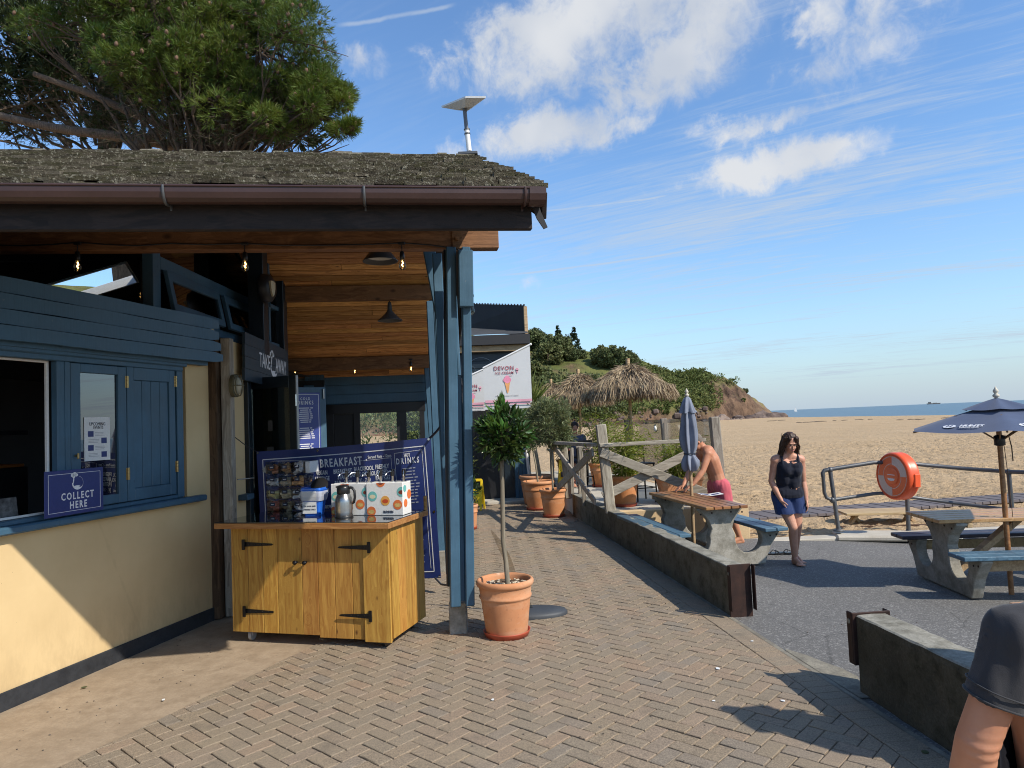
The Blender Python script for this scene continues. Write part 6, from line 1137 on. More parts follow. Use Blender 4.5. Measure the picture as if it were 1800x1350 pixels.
part('vent', folds(MB(), [(.012, zz(696), 0), (.05, zz(701), .15), (.078, zz(710), .25), (.105, zz(720), .42), (.125, zz(725), .5)], 6, seed=3), m_canvas_grey, t, recalc=False); part('skirt', folds(MB(), [(.066, zz(797), .3), (.092, zz(803), .3), (.13, zz(811), .6), (.13, zz(820), .7), (.10, zz(827), .75)], 6, seed=5, tw=.05), m_canvas_grey, t, recalc=False)
part('tie', MB().tube([(.075*math.cos(a), .075*math.sin(a), zz(797)) for a in [2*PI*i/16 for i in range(17)]], .008, 6), m_canvas_in, t); finial(t, Hh-.06)
c2 = clone(t, (3.2, 2.93, -.05), .6, 'second tied parasol standing out of view at the right, casting the pointed foreground shadow', 'tied parasols', (0, 0, .6)); c2.scale = (1.9, 1.9, 1.04); t['group'] = 'tied parasols'
# ------------------------------------------------------------------ railing and lifebuoy housing
def railing():
    t = thing('hand_railing', 'galvanised tube handrail along the yard edge in front of the beach', 'railing', (5.2, 10.5, -.14)); PS = dict(parent=t, world=True); Y = 10.55; z_ = lambda u, v: ay(u, v, Y)
    top = [z_(1447, 838), z_(1446, 832), z_(1449, 827), z_(1459, 825), z_(1535, 813), z_(1545, 813), z_(1600, 815), z_(1700, 824), ay(1772, 829, 10.0), ay(1900, 834, 9.2)]; bot = [z_(1447, 838), z_(1449, 866), z_(1453, 875), z_(1462, 879), z_(1535, 868), z_(1548, 867), z_(1610, 875), z_(1690, 886), ay(1765, 895, 10.0), ay(1900, 905, 9.2)]
    part('top_rail', MB().tube(top, .030, 10), m_galv, **PS); part('lower_rail', MB().tube(bot, .026, 10), m_galv, **PS)
    for (a, b, c, d, y) in ((1459, 826, 1474, 930, Y), (1592, 815, 1597, 932, Y), (1773, 830, 1779, 896, 10.0)): part('post', MB().tube([ay(a, b, y), ay(c, d, y)+V3((0, 0, -.03))], .030, 10), m_galv, **PS); part('foot_plate', MB().lathe([(.001, 0), (.075, 0), (.075, .015), (.04, .02), (.035, .04), (.001, .04)], 12, Mx.Translation(ay(c, d, y)+V3((0, 0, -.03)))), m_galv, **PS)
    for (a, b, y) in ((1459, 826, Y), (1463, 879, Y), (1593, 815, Y), (1773, 830, 10.0)): part('clamp', MB().ell(ay(a, b, y), (.042, .042, .045), 10, 8), m_galv, **PS)
railing()
c = ay(1569, 837, 10.35); t = thing('lifebuoy_housing', 'round orange lifebuoy housing mounted on the handrail', 'lifebuoy housing', (c.x, c.y+.1, -.13)); PS = dict(parent=t, world=True); Mf = frame(c, (.20, -.98, -.03), (.03, 0, 1)); rr = .345
part('shell', MB().lathe([(.001, -.17), (rr*.9, -.17), (rr*.985, -.16), (rr*1.0, -.14), (rr*.985, -.12), (rr*.995, -.05), (rr*.985, -.01), (rr*.94, .012), (rr*.90, .018), (rr*.88, .006), (.001, .006)], 48, Mf), m_orange, **PS)
def ring(mb, r0, r1, a0, a1, z, n=24):
    mb.add([(r*math.cos(a), r*math.sin(a), z) for r in (r0, r1) for a in [R(a0+(a1-a0)*i/n) for i in range(n+1)]], [(i, i+1, n+2+i, n+1+i) for i in range(n)], Mf); return mb
mb = MB(); ring(mb, rr*.47, rr*.83, 2, 90, .010); ring(mb, rr*.47, rr*.83, 182, 270, .010); ring(mb, rr*.80, rr*.825, 92, 180, .010); ring(mb, rr*.80, rr*.825, 272, 360, .010); ring(mb, rr*.50, rr*.525, 92, 180, .010); ring(mb, rr*.50, rr*.525, 272, 360, .010); part('reflective_panel', mb, simple('pale_reflective', (.62, .50, .44), .5, var=.08, bump=0), **PS)
part('front_disc', MB().lathe([(rr*.87, .008), (.001, .0085)], 40, Mf), m_orange2, **PS); part('hub', MB().lathe([(rr*.36, .009), (rr*.36, .022), (rr*.33, .026), (.001, .026)], 28, Mf), m_orange2, **PS); mb = MB(); mb.prism([(-.075, -.03), (.075, -.03), (.055, -.06), (0, -.068), (-.055, -.06)], .026, .028, Mf); mb.box((-.07, .015, .026), (.07, .026, .028), 0, Mf); part('hub_label', mb, m_print, **PS)
part('back_latch', MB().box((rr*.93, -.13, -.16), (rr*1.04, .06, -.06), .01, Mf), m_orange, **PS); pst = ay(1597, 880, 10.55); part('bracket', MB().tube([Mf @ V3((.08, -.1, -.24)), ay(1594, 850, 10.55)], .03, 8), m_galv, **PS)
# low timber benches on the sand beyond the rail
c = gz(1580, 929, -.13); t = thing('timber_bench', 'low pale timber picnic bench on the sand beyond the handrail', 'bench', (c.x, c.y+.55, -.14), R(-7))
for i in range(5): part('slat', MB().box((-.62, -.30+i*.12, .19), (.62, -.19+i*.12, .225), .004), m_palewood, t)
for x in (-.42, .42): part('leg', MB().beam((x-.12, -.1, 0), (x+.04, -.05, .19), .09, .05), m_palewood, t); part('leg', MB().beam((x+.14, .1, 0), (x-.04, .05, .19), .09, .05), m_palewood, t)
part('foot_rail', MB().box((-.75, -.42, 0.0), (.70, -.34, .04), .004), m_oldpost, t)
p = gz(1350, 944, -.06); t = thing('rubble_slab', 'broken pale concrete slab at the yard edge under the handrail', 'slab', gz(1560, 947, -.12)); part('slab_body', MB().box((-.7, -.25, 0), (.9, .30, .075), .02, rotz(R(-16))), m_stepconc, t)
# ------------------------------------------------------------------ terrace, fence, bamboo
TZ0 = .40
mb = MB(); mb.add([(1.42, 10.72, 0), (3.36, 10.62, 0), (2.25, 20, 0), (.2, 20, 0), (1.04, 13.6, 0)], []); pl_ = [(1.42, 10.72), (3.36, 10.62), (2.3, 19.5), (.35, 19.5)]
mb = MB().prism(pl_, -.3, TZ0); terr = part('terrace', mb, m_stepconc, kind='structure')
t = thing('terrace_wall', 'low cream rendered wall below the timber fence', 'low wall', (2.35, 10.6, -.1)); part('render', MB().box((1.45, 10.54, -.15), (3.40, 10.70, TZ0+.012), .006).box((3.36, 10.70, -.15), (3.44, 12.2, TZ0+.012), .006), simple('cream_terrace_render', (.62, .45, .25), .8, var=.1), parent=t, world=True)
fp = ay(1055, 745, 10.72); P1 = V3((1.345, 10.80, 0)); zP1 = 1.8+(733-745)/1248*10.75; P2 = V3((3.04, 10.72, 0)); P0 = V3((.93, 13.75, 0))
t = thing('timber_fence', 'weathered grey timber fence with crossed braces on the terrace edge', 'fence', (1.345, 10.8, TZ0)); PS = dict(parent=t, world=True)
part('post', MB().beam((1.40, 10.76, .36), (1.315, 10.78, 1.70), .15, .135, (0, 1, 0), .012), m_greyz, **PS); part('post', MB().beam((3.07, 10.70, .3), (3.02, 10.72, 1.74), .14, .14, (0, 1, 0), .012), m_greyz, **PS); part('post', MB().beam((.98, 13.55, .3), (.93, 13.6, 1.42), .13, .13, (0, 1, 0), .012), m_greyz, **PS); part('post', MB().beam((1.16, 12.3, .3), (1.13, 12.3, 1.32), .07, .06, (0, 1, 0), .006), m_greyz, **PS)
a_, b_ = ay(1054, 783, 10.72), ay(1240, 773, 10.66); part('top_rail', MB().beam(a_, b_, .10, .055, (0, 0, 1), .006), m_grey, **PS)
a_, b_ = ay(1056, 795, 10.68), ay(1242, 867, 10.62); part('cross_brace', MB().beam(a_, b_, .035, .135, (0, 0, 1), .006), m_grey, **PS); a_, b_ = ay(1060, 873, 10.73), ay(1240, 783, 10.69); part('cross_brace', MB().beam(a_, b_, .035, .135, (0, 0, 1), .006), m_grey, **PS)
a_, b_ = ay(1044, 782, 10.85), ay(965, 778, 13.6); part('top_rail', MB().beam(a_, b_, .10, .055, (0, 0, 1), .006), m_grey, **PS); a_, b_ = ay(1042, 795, 10.85), ay(980, 858, 13.5); part('cross_brace', MB().beam(a_, b_, .035, .13, (0, 0, 1), .006), m_grey, **PS); a_, b_ = ay(1046, 882, 10.88), ay(972, 782, 13.55); part('cross_brace', MB().beam(a_, b_, .035, .10, (0, 0, 1), .006), m_grey, **PS)
# inner post-and-shelf piece
t = thing('terrace_gate', 'grey timber gate posts and shelf behind the fence corner', 'gate post', (1.3, 13.2, TZ0)); PS = dict(parent=t, world=True); q0, q1 = ay(1022, 790, 13.4), ay(1024, 870, 13.4); part('post', MB().beam(q1, q0, .15, .12, (0, 1, 0), .008), m_greyz, **PS); q0, q1 = ay(1005, 787, 13.2), ay(1006, 868, 13.2); part('post', MB().beam(q1, q0, .06, .06, (0, 1, 0), .006), m_greyz, **PS); part('shelf', MB().beam(ay(1014, 786, 13.3), ay(1040, 786, 13.2), .14, .04), m_grey, **PS)
# glass balustrade with posts along the seaward side
t = thing('glass_balustrade', 'glass windbreak with grey timber posts on the seaward side of the terrace', 'balustrade', (2.7, 13, TZ0)); PS = dict(parent=t, world=True); bp = [V3((3.02, 10.9, 0)), V3((2.80, 13.1, 0)), V3((2.52, 15.6, 0)), V3((2.25, 18, 0))]
for p in bp[1:]: part('post', MB().beam((p.x, p.y, TZ0), (p.x-.04, p.y, 1.74), .11, .12, (0, 1, 0), .008), m_greyz, **PS)
for a, b in zip(bp[:-1], bp[1:]): part('glass_panel', MB().beam(a+V3((0, .1, 1.12)), b+V3((0, -.1, 1.12)), .012, 1.2, (0, 0, 1), 0), m_clear, **PS)
t = thing('post_lamp', 'brass cage lamp on the balustrade post', 'lamp', ay(1153, 752, 13.0)); part('lamp_body', MB().ell((0, 0, 0), (.04, .05, .075), 10, 8), m_old, t); part('lamp_glass', MB().ell((-.02, -.03, -.01), (.03, .04, .05), 10, 8), simple('lamp_glass_white', (.7, .68, .6), .2, bump=0), t)
def bamboo(label, loc, r, h, ht, spread, n, seed, trough=False, lm=None):
    t = thing('bamboo_plant', label, 'potted bamboo', loc, 0, 'bamboo in terracotta pots'); rr = random.Random(seed)
    if trough: part('pot', taper(MB(), [(.27, .17, .03, 0), (.34, .2, .04, .34), (.36, .22, .04, .36), (.36, .22, .04, .40), (.33, .19, .04, .40), (.32, .18, .04, .34)]), m_terra, t); h = .36
    else: pot(t, r, h)
    mb = MB(); PP, DD = [], []
    for k in range(24):
        a, d0 = rr.uniform(0, 6.28), rr.uniform(0, r*.7); b0 = V3((d0*math.cos(a), d0*math.sin(a), h*.8)); le = rr.uniform(.55, 1)*ht; tip = b0+V3((rr.gauss(0, spread), rr.gauss(0, spread), le)); mid = b0*.5+tip*.5+V3((0, 0, le*.08)); mb.tube([b0, mid, tip], [.008, .006, .003], 5)
        for q_ in range(n):
            u = rr.uniform(.12, 1); p = b0*(1-u)**2+mid*2*u*(1-u)+tip*u*u; an = rr.uniform(0, 6.28); d = V3((math.cos(an), math.sin(an), rr.uniform(-.5, .5))); PP.append(tuple(p+d*rr.uniform(0, .10))); DD.append(tuple(d))
    part('cane', mb, simple('bamboo_cane', (.30, .28, .08), .5) if 'bamboo_cane' not in bpy.data.materials else bpy.data.materials['bamboo_cane'], t); part('leaves', leaves('bam', PP, DD, .13, .016, lm or m_bamboo, seed, .1, .25, .3, -.1), None, t); return t
bamboo('tall bamboo in a ridged terracotta pot just behind the fence post', (1.70, 11.25, TZ0), .22, .46, 1.05, .22, 70, 41); bamboo('shorter bamboo in a wide terracotta trough behind the crossed brace', (2.62, 11.5, TZ0), .25, .40, .80, .20, 60, 43, True); bamboo('leafy bamboo towards the back of the terrace near the parasol poles', (1.75, 14.6, TZ0), .24, .46, 1.35, .26, 55, 45)
bamboo('dark stemmed bamboo at the rear left of the terrace', (1.2, 16.5, TZ0), .24, .46, 1.2, .25, 45, 47)
# black metal high stool
def stool(label, loc, rz):
    t = thing('bar_stool', label, 'stool', loc, rz, 'black metal stools on the terrace'); part('seat', MB().box((-.18, -.18, .60), (.18, .18, .63), .01), m_blackmetal, t)
    for x, y in ((-.16, -.16), (.16, -.16), (-.16, .16), (.16, .16)): part('leg', MB().tube([(x*1.15, y*1.15, 0), (x, y, .6)], .013, 6), m_blackmetal, t)
    mb = MB(); mb.tube([(-.17, .16, .6), (-.17, .18, .95)], .012, 6); mb.tube([(.17, .16, .6), (.17, .18, .95)], .012, 6); mb.box((-.18, .17, .85), (.18, .19, .96), .005); mb.box((-.18, .17, .72), (.18, .19, .76), .004); part('backrest', mb, m_blackmetal, t); part('footrest', MB().tube([(-.175, -.175, .22), (.175, -.175, .22), (.175, .175, .22), (-.175, .175, .22), (-.175, -.175, .22)], .009, 6), m_blackmetal, t); return t
s0 = stool('black metal high chair between the bamboo pots', (2.08, 11.9, TZ0), R(20)); clone(s0, (1.35, 14.6, TZ0), R(200), 'black metal high chair behind the grey gate posts')
t = thing('yellow_crate', 'yellow and black plastic floor sign seen through the fence braces', 'floor sign', (.98, 15.0, TZ0), R(15)); part('panel', MB().prism([(-.12, 0), (.14, 0), (.12, .5), (-.04, .55)], 0, .05, frame((0, 0, 0), (1, 0, 0), (0, .15, 1))), m_yellow, t); part('print', MB().box((-.05, -.055, .2), (.07, -.05, .3), 0), m_ink, t)
t = thing('terrace_table', 'dark low table inside the terrace behind the fence', 'table', (1.2, 16.0, TZ0)); part('top', MB().box((-.45, -.3, .70), (.45, .3, .74), .006), m_grey, t); [part('leg', MB().box((x-.03, y-.03, 0), (x+.03, y+.03, .7), .004), m_greyz, t) for x in (-.38, .38) for y in (-.24, .24)]
# thatched parasols
def thatch(label, loc, Rr, zt, zr, seed, n=5200):
    t = thing('thatched_parasol', label, 'thatched parasol', loc, 0, 'thatched parasols on the terrace'); r = np.random.default_rng(seed); part('pole', MB().tube([(0, 0, 0), (0, 0, zt+.05)], .035, 10), m_palewood, t); part('cap_peg', MB().tube([(0, 0, zt), (0, 0, zt+.11)], .045, 8), m_palewood, t)
    part('under_cone', MB().lathe([(.03, zt-.06), (Rr*.5, zt-(zt-zr)*.42-.06), (Rr*.92, zr-.04)], 20), simple('thatch_base', (.20, .14, .08), .9, var=.4) if 'thatch_base' not in bpy.data.materials else bpy.data.materials['thatch_base'], t, recalc=False)
    k = np.sqrt(r.uniform(0.002, 1, n)); a = r.uniform(0, 2*PI, n); rad = Rr*k*(.92+.10*np.sin(a*5+seed)); z = zt-(zt-zr)*k**1.25+r.normal(0, .02, n); pos = np.stack([rad*np.cos(a), rad*np.sin(a), z], 1); dr = np.stack([np.cos(a), np.sin(a), -.55-1.5*k**2], 1); P2_, D2_ = pos, dr
    m = 1500; a = r.uniform(0, 2*PI, m); rad = Rr*(.93+.08*r.uniform(0, 1, m)+.05*np.sin(a*5+seed)); pos2 = np.stack([rad*np.cos(a), rad*np.sin(a), zr+r.uniform(-.02, .10, m)], 1); dr2 = np.stack([.25*np.cos(a), .25*np.sin(a), -1.5*np.ones(m)], 1)
    part('thatch', leaves('th', np.concatenate([P2_, pos2]), np.concatenate([D2_, dr2]), .27, .022, m_thatch, seed, .1, .2, .34, -.1), None, t); return t
thatch('larger thatched parasol above the bamboo, nearest the sea', (2.47, 15.0, TZ0), .93, 2.52, 1.98, 51); thatch('thatched parasol partly behind the larger one', (1.78, 19.0, TZ0), .80, 2.62, 1.98, 53)
thatch('thatched parasol mostly hidden behind the olive crown', (1.15, 21.0, TZ0), .8, 2.5, 1.95, 55, 3000)
# ------------------------------------------------------------------ building at the end of the walkway
E0 = V3((-2.6, 16.25, 0)); EX = V3((1, .06, 0)).normalized(); ME = Mx(((EX.x, -EX.y, 0, E0.x), (EX.y, EX.x, 0, E0.y), (0, 0, 1, 0), (0, 0, 0, 1)))
t = thing('end_building', 'dark timber kiosk with black felt roof at the end of the walkway', 'building', E0); PS = dict(parent=t, world=True); XR = 3.02
mb = MB(); mb.box((0, 0, 2.35), (XR-.05, .2, 3.42), .0, ME); mb.box((0, 0, 0), (.5, .2, 2.35), 0, ME); mb.box((2.35, 0, 0), (2.6, .2, 2.35), 0, ME); mb.box((XR-.2, .2, 0), (XR-.05, 4, 3.42), 0, ME); part('wall', mb, m_dkblue, **PS)
for i in range(6): part('board', MB().box((.5, -.02, 2.38+i*.17), (XR-.06, -.002, 2.54+i*.17), .003, ME), m_dkblue, **PS)
for i in range(4): part('pier_board', MB().box((2.58+i*.085, -.09, .0), (2.66+i*.085, -.02, 1.75), .004, ME), m_blue, **PS)
part('fascia', MB().box((-.2, -.22, 3.42), (XR-.02, -.16, 3.56), .004, ME), m_palewood, **PS); part('eaves_trim', MB().box((-.2, -.32, 3.56), (XR+.02, -.16, 3.78), .006, ME), m_feltdark, **PS)
mb = MB(); v = [ME @ V3(p) for p in ((-.2, -.30, 3.80), (XR, -.30, 3.80), (XR, 3.2, 4.55), (-.2, 3.2, 4.55))]; mb.add(v, [(0, 1, 2, 3)]); mb.box((-.2, -.28, 3.70), (XR, 3.0, 3.79), 0, ME); part('roof', mb, m_felt, **PS)
pu = MB(); pts = [ME @ V3(p) for p in ((1.35, 2.2, 4.25), (XR-.03, .35, 3.85), (XR-.03, .35, 4.55), (1.55, 2.2, 4.95))]; nn = (pts[1]-pts[0]).cross(pts[3]-pts[0]).normalized(); nn = nn if nn.y > 0 else -nn; v = pts+[p+nn*.08 for p in pts]; pu.add(v, [(0, 1, 2, 3), (7, 6, 5, 4), (0, 4, 5, 1), (1, 5, 6, 2), (2, 6, 7, 3), (3, 7, 4, 0)]); par = part('parapet', pu, m_feltdark, **PS); PM[par] = Mx.Identity(4)
mb = MB()
for k in range(22): p = pts[3]*(1-k/21)+pts[2]*(k/21); mb.box((p.x-.02, p.y-.02, p.z), (p.x+.02, p.y+.02, p.z+.025), 0)
part('roof_nibs', mb, m_feltdark, par); part('corner_board', MB().box((XR-.05, .2, 3.42), (XR+.03, .5, 4.5), .004, ME), m_palewood, **PS)
mb = MB()
for a, b, c, d in ((.5, .6, 0, 2.35), (1.42, 1.52, 0, 2.35), (1.72, 2.35, 0, 2.35), (.6, 1.42, 2.2, 2.35), (.6, 1.42, 0, .22), (1.52, 1.72, 0, 2.35)): mb.box((a, .02, c), (b, .12, d), .004, ME)
gd = part('glazed_door', mb, m_black, **PS); PM[gd] = Mx.Identity(4); part('pane', MB().box((.6, .06, .22), (1.42, .066, 2.2), 0, ME), m_glass, gd); part('inside_room', MB().add([ME @ V3(p) for p in ((.2, 2.6, 0), (2.6, 2.6, 0), (2.6, 2.6, 3), (.2, 2.6, 3), (.2, .2, .01), (2.6, .2, .01))], [(0, 1, 2, 3), (4, 5, 1, 0)]), m_interior, recalc=False, **PS)
mb = MB(); Mf = ME @ frame((1.9, -.024, 2.95), (1, 0, 0), (0, 0, 1))
for i in range(16): a0, a1 = R(180*i/16), R(180*(i+1)/16); mb.add([(r*math.cos(a), r*math.sin(a), 0) for r, a in ((.36, a0), (.36, a1), (.35, a1), (.35, a0))], [(0, 1, 2, 3)], Mf)
emblem(mb, Mf @ Mx.Translation((-.25, .05, 0)), .16); mb.box((-.3, -.02, 0), (.36, .0, .001), 0, Mf); mb.box((-.25, -.32, 0), (.2, -.2, .001), 0, Mf); part('emblem', mb, simple('grey_emblem', (.22, .24, .26), .6, bump=0), **PS)
t = thing('step', 'pale concrete threshold step before the end building', 'step', ME @ V3((1.2, -.5, 0))); part('tread', MB().box((-.1, -.62, -.05), (2.9, .03, .055), .01, ME), m_stepconc, parent=t, world=True)
t = thing('inside_chair', 'wooden cafe chair seen through the kiosk door glass', 'chair', ME @ V3((1.2, 1.0, 0))); PS = dict(parent=t, world=True); part('seat', MB().box((1.0, .8, .43), (1.4, 1.2, .47), .01, ME), m_palewood, **PS); part('backrest', MB().box((1.0, 1.18, .47), (1.4, 1.21, .9), .01, ME), m_oldpost, **PS); [part('leg', MB().box((x-.02, y-.02, 0), (x+.02, y+.02, .43), .003, ME), m_blackmetal, **PS) for x in (1.02, 1.38) for y in (.82, 1.18)]
t = thing('inside_table', 'white clothed table seen through the kiosk door glass', 'table', ME @ V3((.95, 1.6, 0))); part('cloth', MB().box((.65, 1.4, .5), (1.25, 1.9, .82), .02, ME), m_white, parent=t, world=True)
# DEVON ICE CREAM flags on angled poles
def flag(label, a, b, y, cornerB, text, big):
    """a lower end of pole, b tip (pixels)"""
    pa, pb_ = ay(*a, y), ay(*b, y); t = thing('shop_flag', label, 'flag', pa, 0, 'ice cream flags on the kiosk'); PS = dict(parent=t, world=True); part('pole', MB().tube([pa, pb_+(pb_-pa)*.015], .019, 10), m_white, **PS); part('pole_tip', MB().ell(pb_+(pb_-pa)*.02, (.026, .026, .026), 10, 8), m_white, **PS)
    br = ay(*cornerB, y); zb = br.z; n = 16; v = []; 
    for j in range(9):
        for i in range(n+1): k = i/n; top = pa*(1-k)+pb_*k+V3((0, 0, -.015)); p = top*(1-j/8)+V3((top.x, top.y, zb))*(j/8); p.y += .004*math.sin(k*5+j*.4)*(j/8); v.append(p)
    part('sheet', MB().add(v, [(j*(n+1)+i, j*(n+1)+i+1, (j+1)*(n+1)+i+1, (j+1)*(n+1)+i) for j in range(8) for i in range(n)], None, 0, True), m_flag, recalc=False, **PS)
    W_ = abs(pb_.x-pa.x); xc, zc = text; c = ay(xc, zc, y-.007); M = frame(c+V3((0, -.004, 0)), (1, 0, 0), (0, 0, 1)); k = big
    mb = MB(); write(mb, 'DEVON', M @ Mx.Translation((-.02*k, .19*k, 0)), .115*k, xs=.95, space=1.15, bold=.008); write(mb, 'ICE CREAM', M @ Mx.Translation((-.01*k, .095*k, 0)), .072*k, xs=.95, space=1.1, bold=.008); part('lettering', mb, m_pink, **PS)
    mb = MB(); mb.prism([(.245*k, .07*k), (.27*k, .14*k), (.22*k, .14*k)], 0, .001, M); mb.prism([(.245*k+.032*k*math.cos(2*PI*i/12), .155*k+.032*k*math.sin(2*PI*i/12)) for i in range(12)], 0, .001, M); write(mb, 'CO', M @ Mx.Translation((.12*k, .04*k, 0)), .032*k); part('small_cone', mb, m_pinkline, **PS)
    M2 = M @ Mx.Translation((.04*k, -.145*k, 0)); part('cone_print', MB().prism([(-.055*k, .06*k), (.055*k, .06*k), (.012*k, -.16*k), (-.012*k, -.16*k)], 0, .001, M2), m_waffle, **PS); mb = MB(); [mb.prism([(x*k+r*k*math.cos(2*PI*i/14), z*k+r*k*math.sin(2*PI*i/14)) for i in range(14)], 0, .0015+.0003*q_, M2) for q_, (x, z, r) in enumerate(((-.03, .10, .05), (.03, .10, .05), (0, .14, .05), (.0, .08, .05)))]; part('scoop_print', mb, m_icepink, **PS)
    mb = MB(); write(mb, 'AWARD WINNING ICE CREAM', M @ Mx.Translation((.03*k, -.36*k, 0)), .032*k, xs=.9, space=1.2); part('small_lettering', mb, simple('grey_lettering', (.45, .42, .42), .6, bump=0) if 'grey_lettering' not in bpy.data.materials else bpy.data.materials['grey_lettering'], **PS)
    zq = (ay(900, cornerB[1]-10, y).z-ay(900, zc, y).z); mb = MB(); x0 = pa.x-c.x+.02; x1 = pb_.x-c.x-.0; mb.box((x0, zq, .012), (x1, zq+.05*k, .014), 0, M); mb.box((x0, zq-.05*k, .012), (x1, zq-.03*k, .014), 0, M); part('pink_band', mb, m_pinkline, **PS); return t
flag('near white flag printed DEVON ICE CREAM with a pink cone', (849, 647), (931, 606), 14.2, (931, 717), (888, 664), 1.0); flag('farther white flag half hidden behind the blue post with pink band', (800, 672), (850, 649), 15.6, (850, 722), (826, 694), .95)
# ------------------------------------------------------------------ hills
def ridge(x): return np.interp(x, [-160, -90, -40, 5.6, 24.6, 35, 46, 53, 57.5, 60.5, 63.5, 66, 70], [52, 44, 34, 25.0, 21.5, 18.8, 14.2, 12.2, 11.0, 7.6, 3.4, .2, -4])
def baseY(x): return 150+.40*np.clip(x, 0, 60)+.1*np.clip(x, -200, 0)
def hillz(x, y):
    t = (y-baseY(x))/np.interp(x, [-160, 0, 45, 60], [75, 60, 30, 16]); h = ridge(x); steep = np.interp(x, [0, 40, 56], [.75, .5, .35]); prof = np.clip(t, 0, 1)**steep*np.where(t < 1, 1, np.exp(-(np.clip(t, 1, 9)-1)*.35)); n = npnoise(x, y, 3, ((.11, 1.0), (.3, .5), (.7, .28)))*np.clip(h/12, .15, 1.2)*np.interp(x, [30, 48], [1, 1.25])
    n = n+np.clip((x-44)/5, 0, 1)*np.clip(1.15-t, 0, 1)*(1.1*np.abs(np.sin(x*.9+y*.12+1.3*np.sin(x*.37)))+.6*np.abs(np.sin(x*2.1-y*.2)))*np.clip(h/6, 0, 1)
    return np.where(t < 0, -.6, -.4+h*prof+n*np.clip(t*4, 0, 1)*np.where(t > .8, .35, 1.))
xs = np.concatenate([np.linspace(-160, -12, 40), np.linspace(-8, 74, 210)]); ys = np.concatenate([np.linspace(130, 215, 190), np.linspace(218, 330, 24)])
part('hill', gridmesh('hill', xs, ys, hillz, m_rock), None, kind='structure')
def treemesh(name, n, rad, mats, seed, trunk=True, clumps=46, leaf=.75):
    P_, D_ = blob_points(n, (0, 0, rad[2]*.9), rad, seed, clumps, .30, .6); P_ = P_[P_[:, 2] > .15*rad[2]]; return leaves(name, P_, D_[:len(P_)], leaf, leaf*.75, mats, seed+1, .1, 0, .6)
HT = [treemesh('woodland_crown', 5600, (4.2, 4.2, 3.6), m_hilltree, 61), treemesh('woodland_crown', 5600, (4.6, 4.4, 3.4), m_hilltree2, 64), treemesh('woodland_crown', 4800, (3.4, 3.4, 4.0), m_hilltree, 67)]
pn = []; 
for k in range(9): z = 2.2+k*1.15; r_ = 3.0*(1-k/10.5); p, d = blob_points(170, (0, 0, z), (r_, r_, .75), 70+k, 9, .35, .7); pn.append((p, d))
HT.append(leaves('conifer_crown', np.concatenate([a for a, _ in pn]), np.concatenate([b for _, b in pn]), .8, .55, m_dkpine, 71, .1, 0, .6)); trunk_me = MB().tube([(0, 0, -1), (0, 0, 3.5)], [.4, .25], 7).mesh('trunk', m_bark)
def hz(x, y): return float(hillz(np.array([float(x)]), np.array([float(y)]))[0])
def hill_tree(label, u, v_base, y, s, kind, name='hill_tree', group='trees on the hillside', sz=1.0):
    d = ay(u, v_base, y); t = thing(name, label, 'tree', (d.x, y, hz(d.x, y)-.3), random.uniform(0, 6.28), group); c = part('crown', HT[kind], None, t); s *= .76; c.scale = (s, s, s*sz); tr = part('trunk', trunk_me, None, t); tr.scale = (s, s, s); return t
# trees one can tell apart on the skyline
TL = [(915, 600, 168, 1.35, 1, 'rounded olive green tree on the skyline at the building edge'), (930, 590, 196, 1.25, 0, 'dark rounded tree behind the roof parapet on the skyline'), (948, 590, 200, .95, 2, 'upright tree left of the skyline pine'), (980, 600, 190, 1.25, 0, 'broad dark round tree on the hill brow below the pine'), (962, 605, 185, 1.1, 1, 'pale round tree left of the broad dark one'), (981, 577, 204, .75, 3, 'small spreading pine standing up on the skyline'), (1009, 612, 196, 0.85, 3, 'tall dark conifer at the end of the skyline clump'), (1002, 615, 190, .7, 0, 'small dark tree beside the tall conifer'), (1022, 618, 195, .55, 2, 'small tree at the right edge of the conifer clump'), (1060, 632, 188, 1.05, 1, 'large spreading tree alone on the slope above the thatch'), (1076, 634, 186, 1.15, 0, 'dark tree merging into the spreading one above the thatch'), (1096, 640, 186, 1.0, 0, 'dark tree on the brow right of the spreading tree'), (1112, 645, 185, .8, 2, 'last low tree on the brow above the large thatch'), (1308, 672, 181, .28, 0, 'lone tiny bush on the headland edge')]
for u, v, y, s, k, l in TL: hill_tree(l, u, v, y, s, k)
woods = [(u, y) for u in range(905, 1075, 17) for y in (158, 166, 174)]
rr_ = random.Random(5)
mw_p, mw_d = [], []
def clump(x, y, s, n, hgt=1.0, seed=None):
    z = hz(x, y); p, d = blob_points(n, (x, y, z+s*.55*hgt), (s, s, s*.75*hgt), rr_.randrange(10**6), 9, .38, .6); mw_p.append(p); mw_d.append(d)
for k in range(430):          # wood on the near slope at left
    x = rr_.uniform(-12, 24); y = baseY(np.array([x]))[0]+rr_.uniform(1, 19 if x < 9 else 15); clump(x, y, rr_.uniform(.8, 2.1), 105, 1.15)
part('woodland', leaves('woodland', np.concatenate(mw_p), np.concatenate(mw_d), .62, .5, m_hilltree, 81, .1, 0, .6), None, None, kind='stuff')
mw_p, mw_d = [], []
for k in range(1500):
    x = rr_.uniform(14, 57); by_ = baseY(np.array([x]))[0]; t_ = rr_.random(); y = by_+.8+t_*np.interp(x, [14, 45, 57], [46, 24, 9]); 
    if x > 49.5 and t_ < .75 and rr_.random() < .93: continue
    if x > 52 and rr_.random() < .85: continue
    if x < 28 and .38 < t_ < .95: continue
    clump(x, y, rr_.uniform(.35, 1.25)*(.7+.6*rr_.random()), 55, .85)
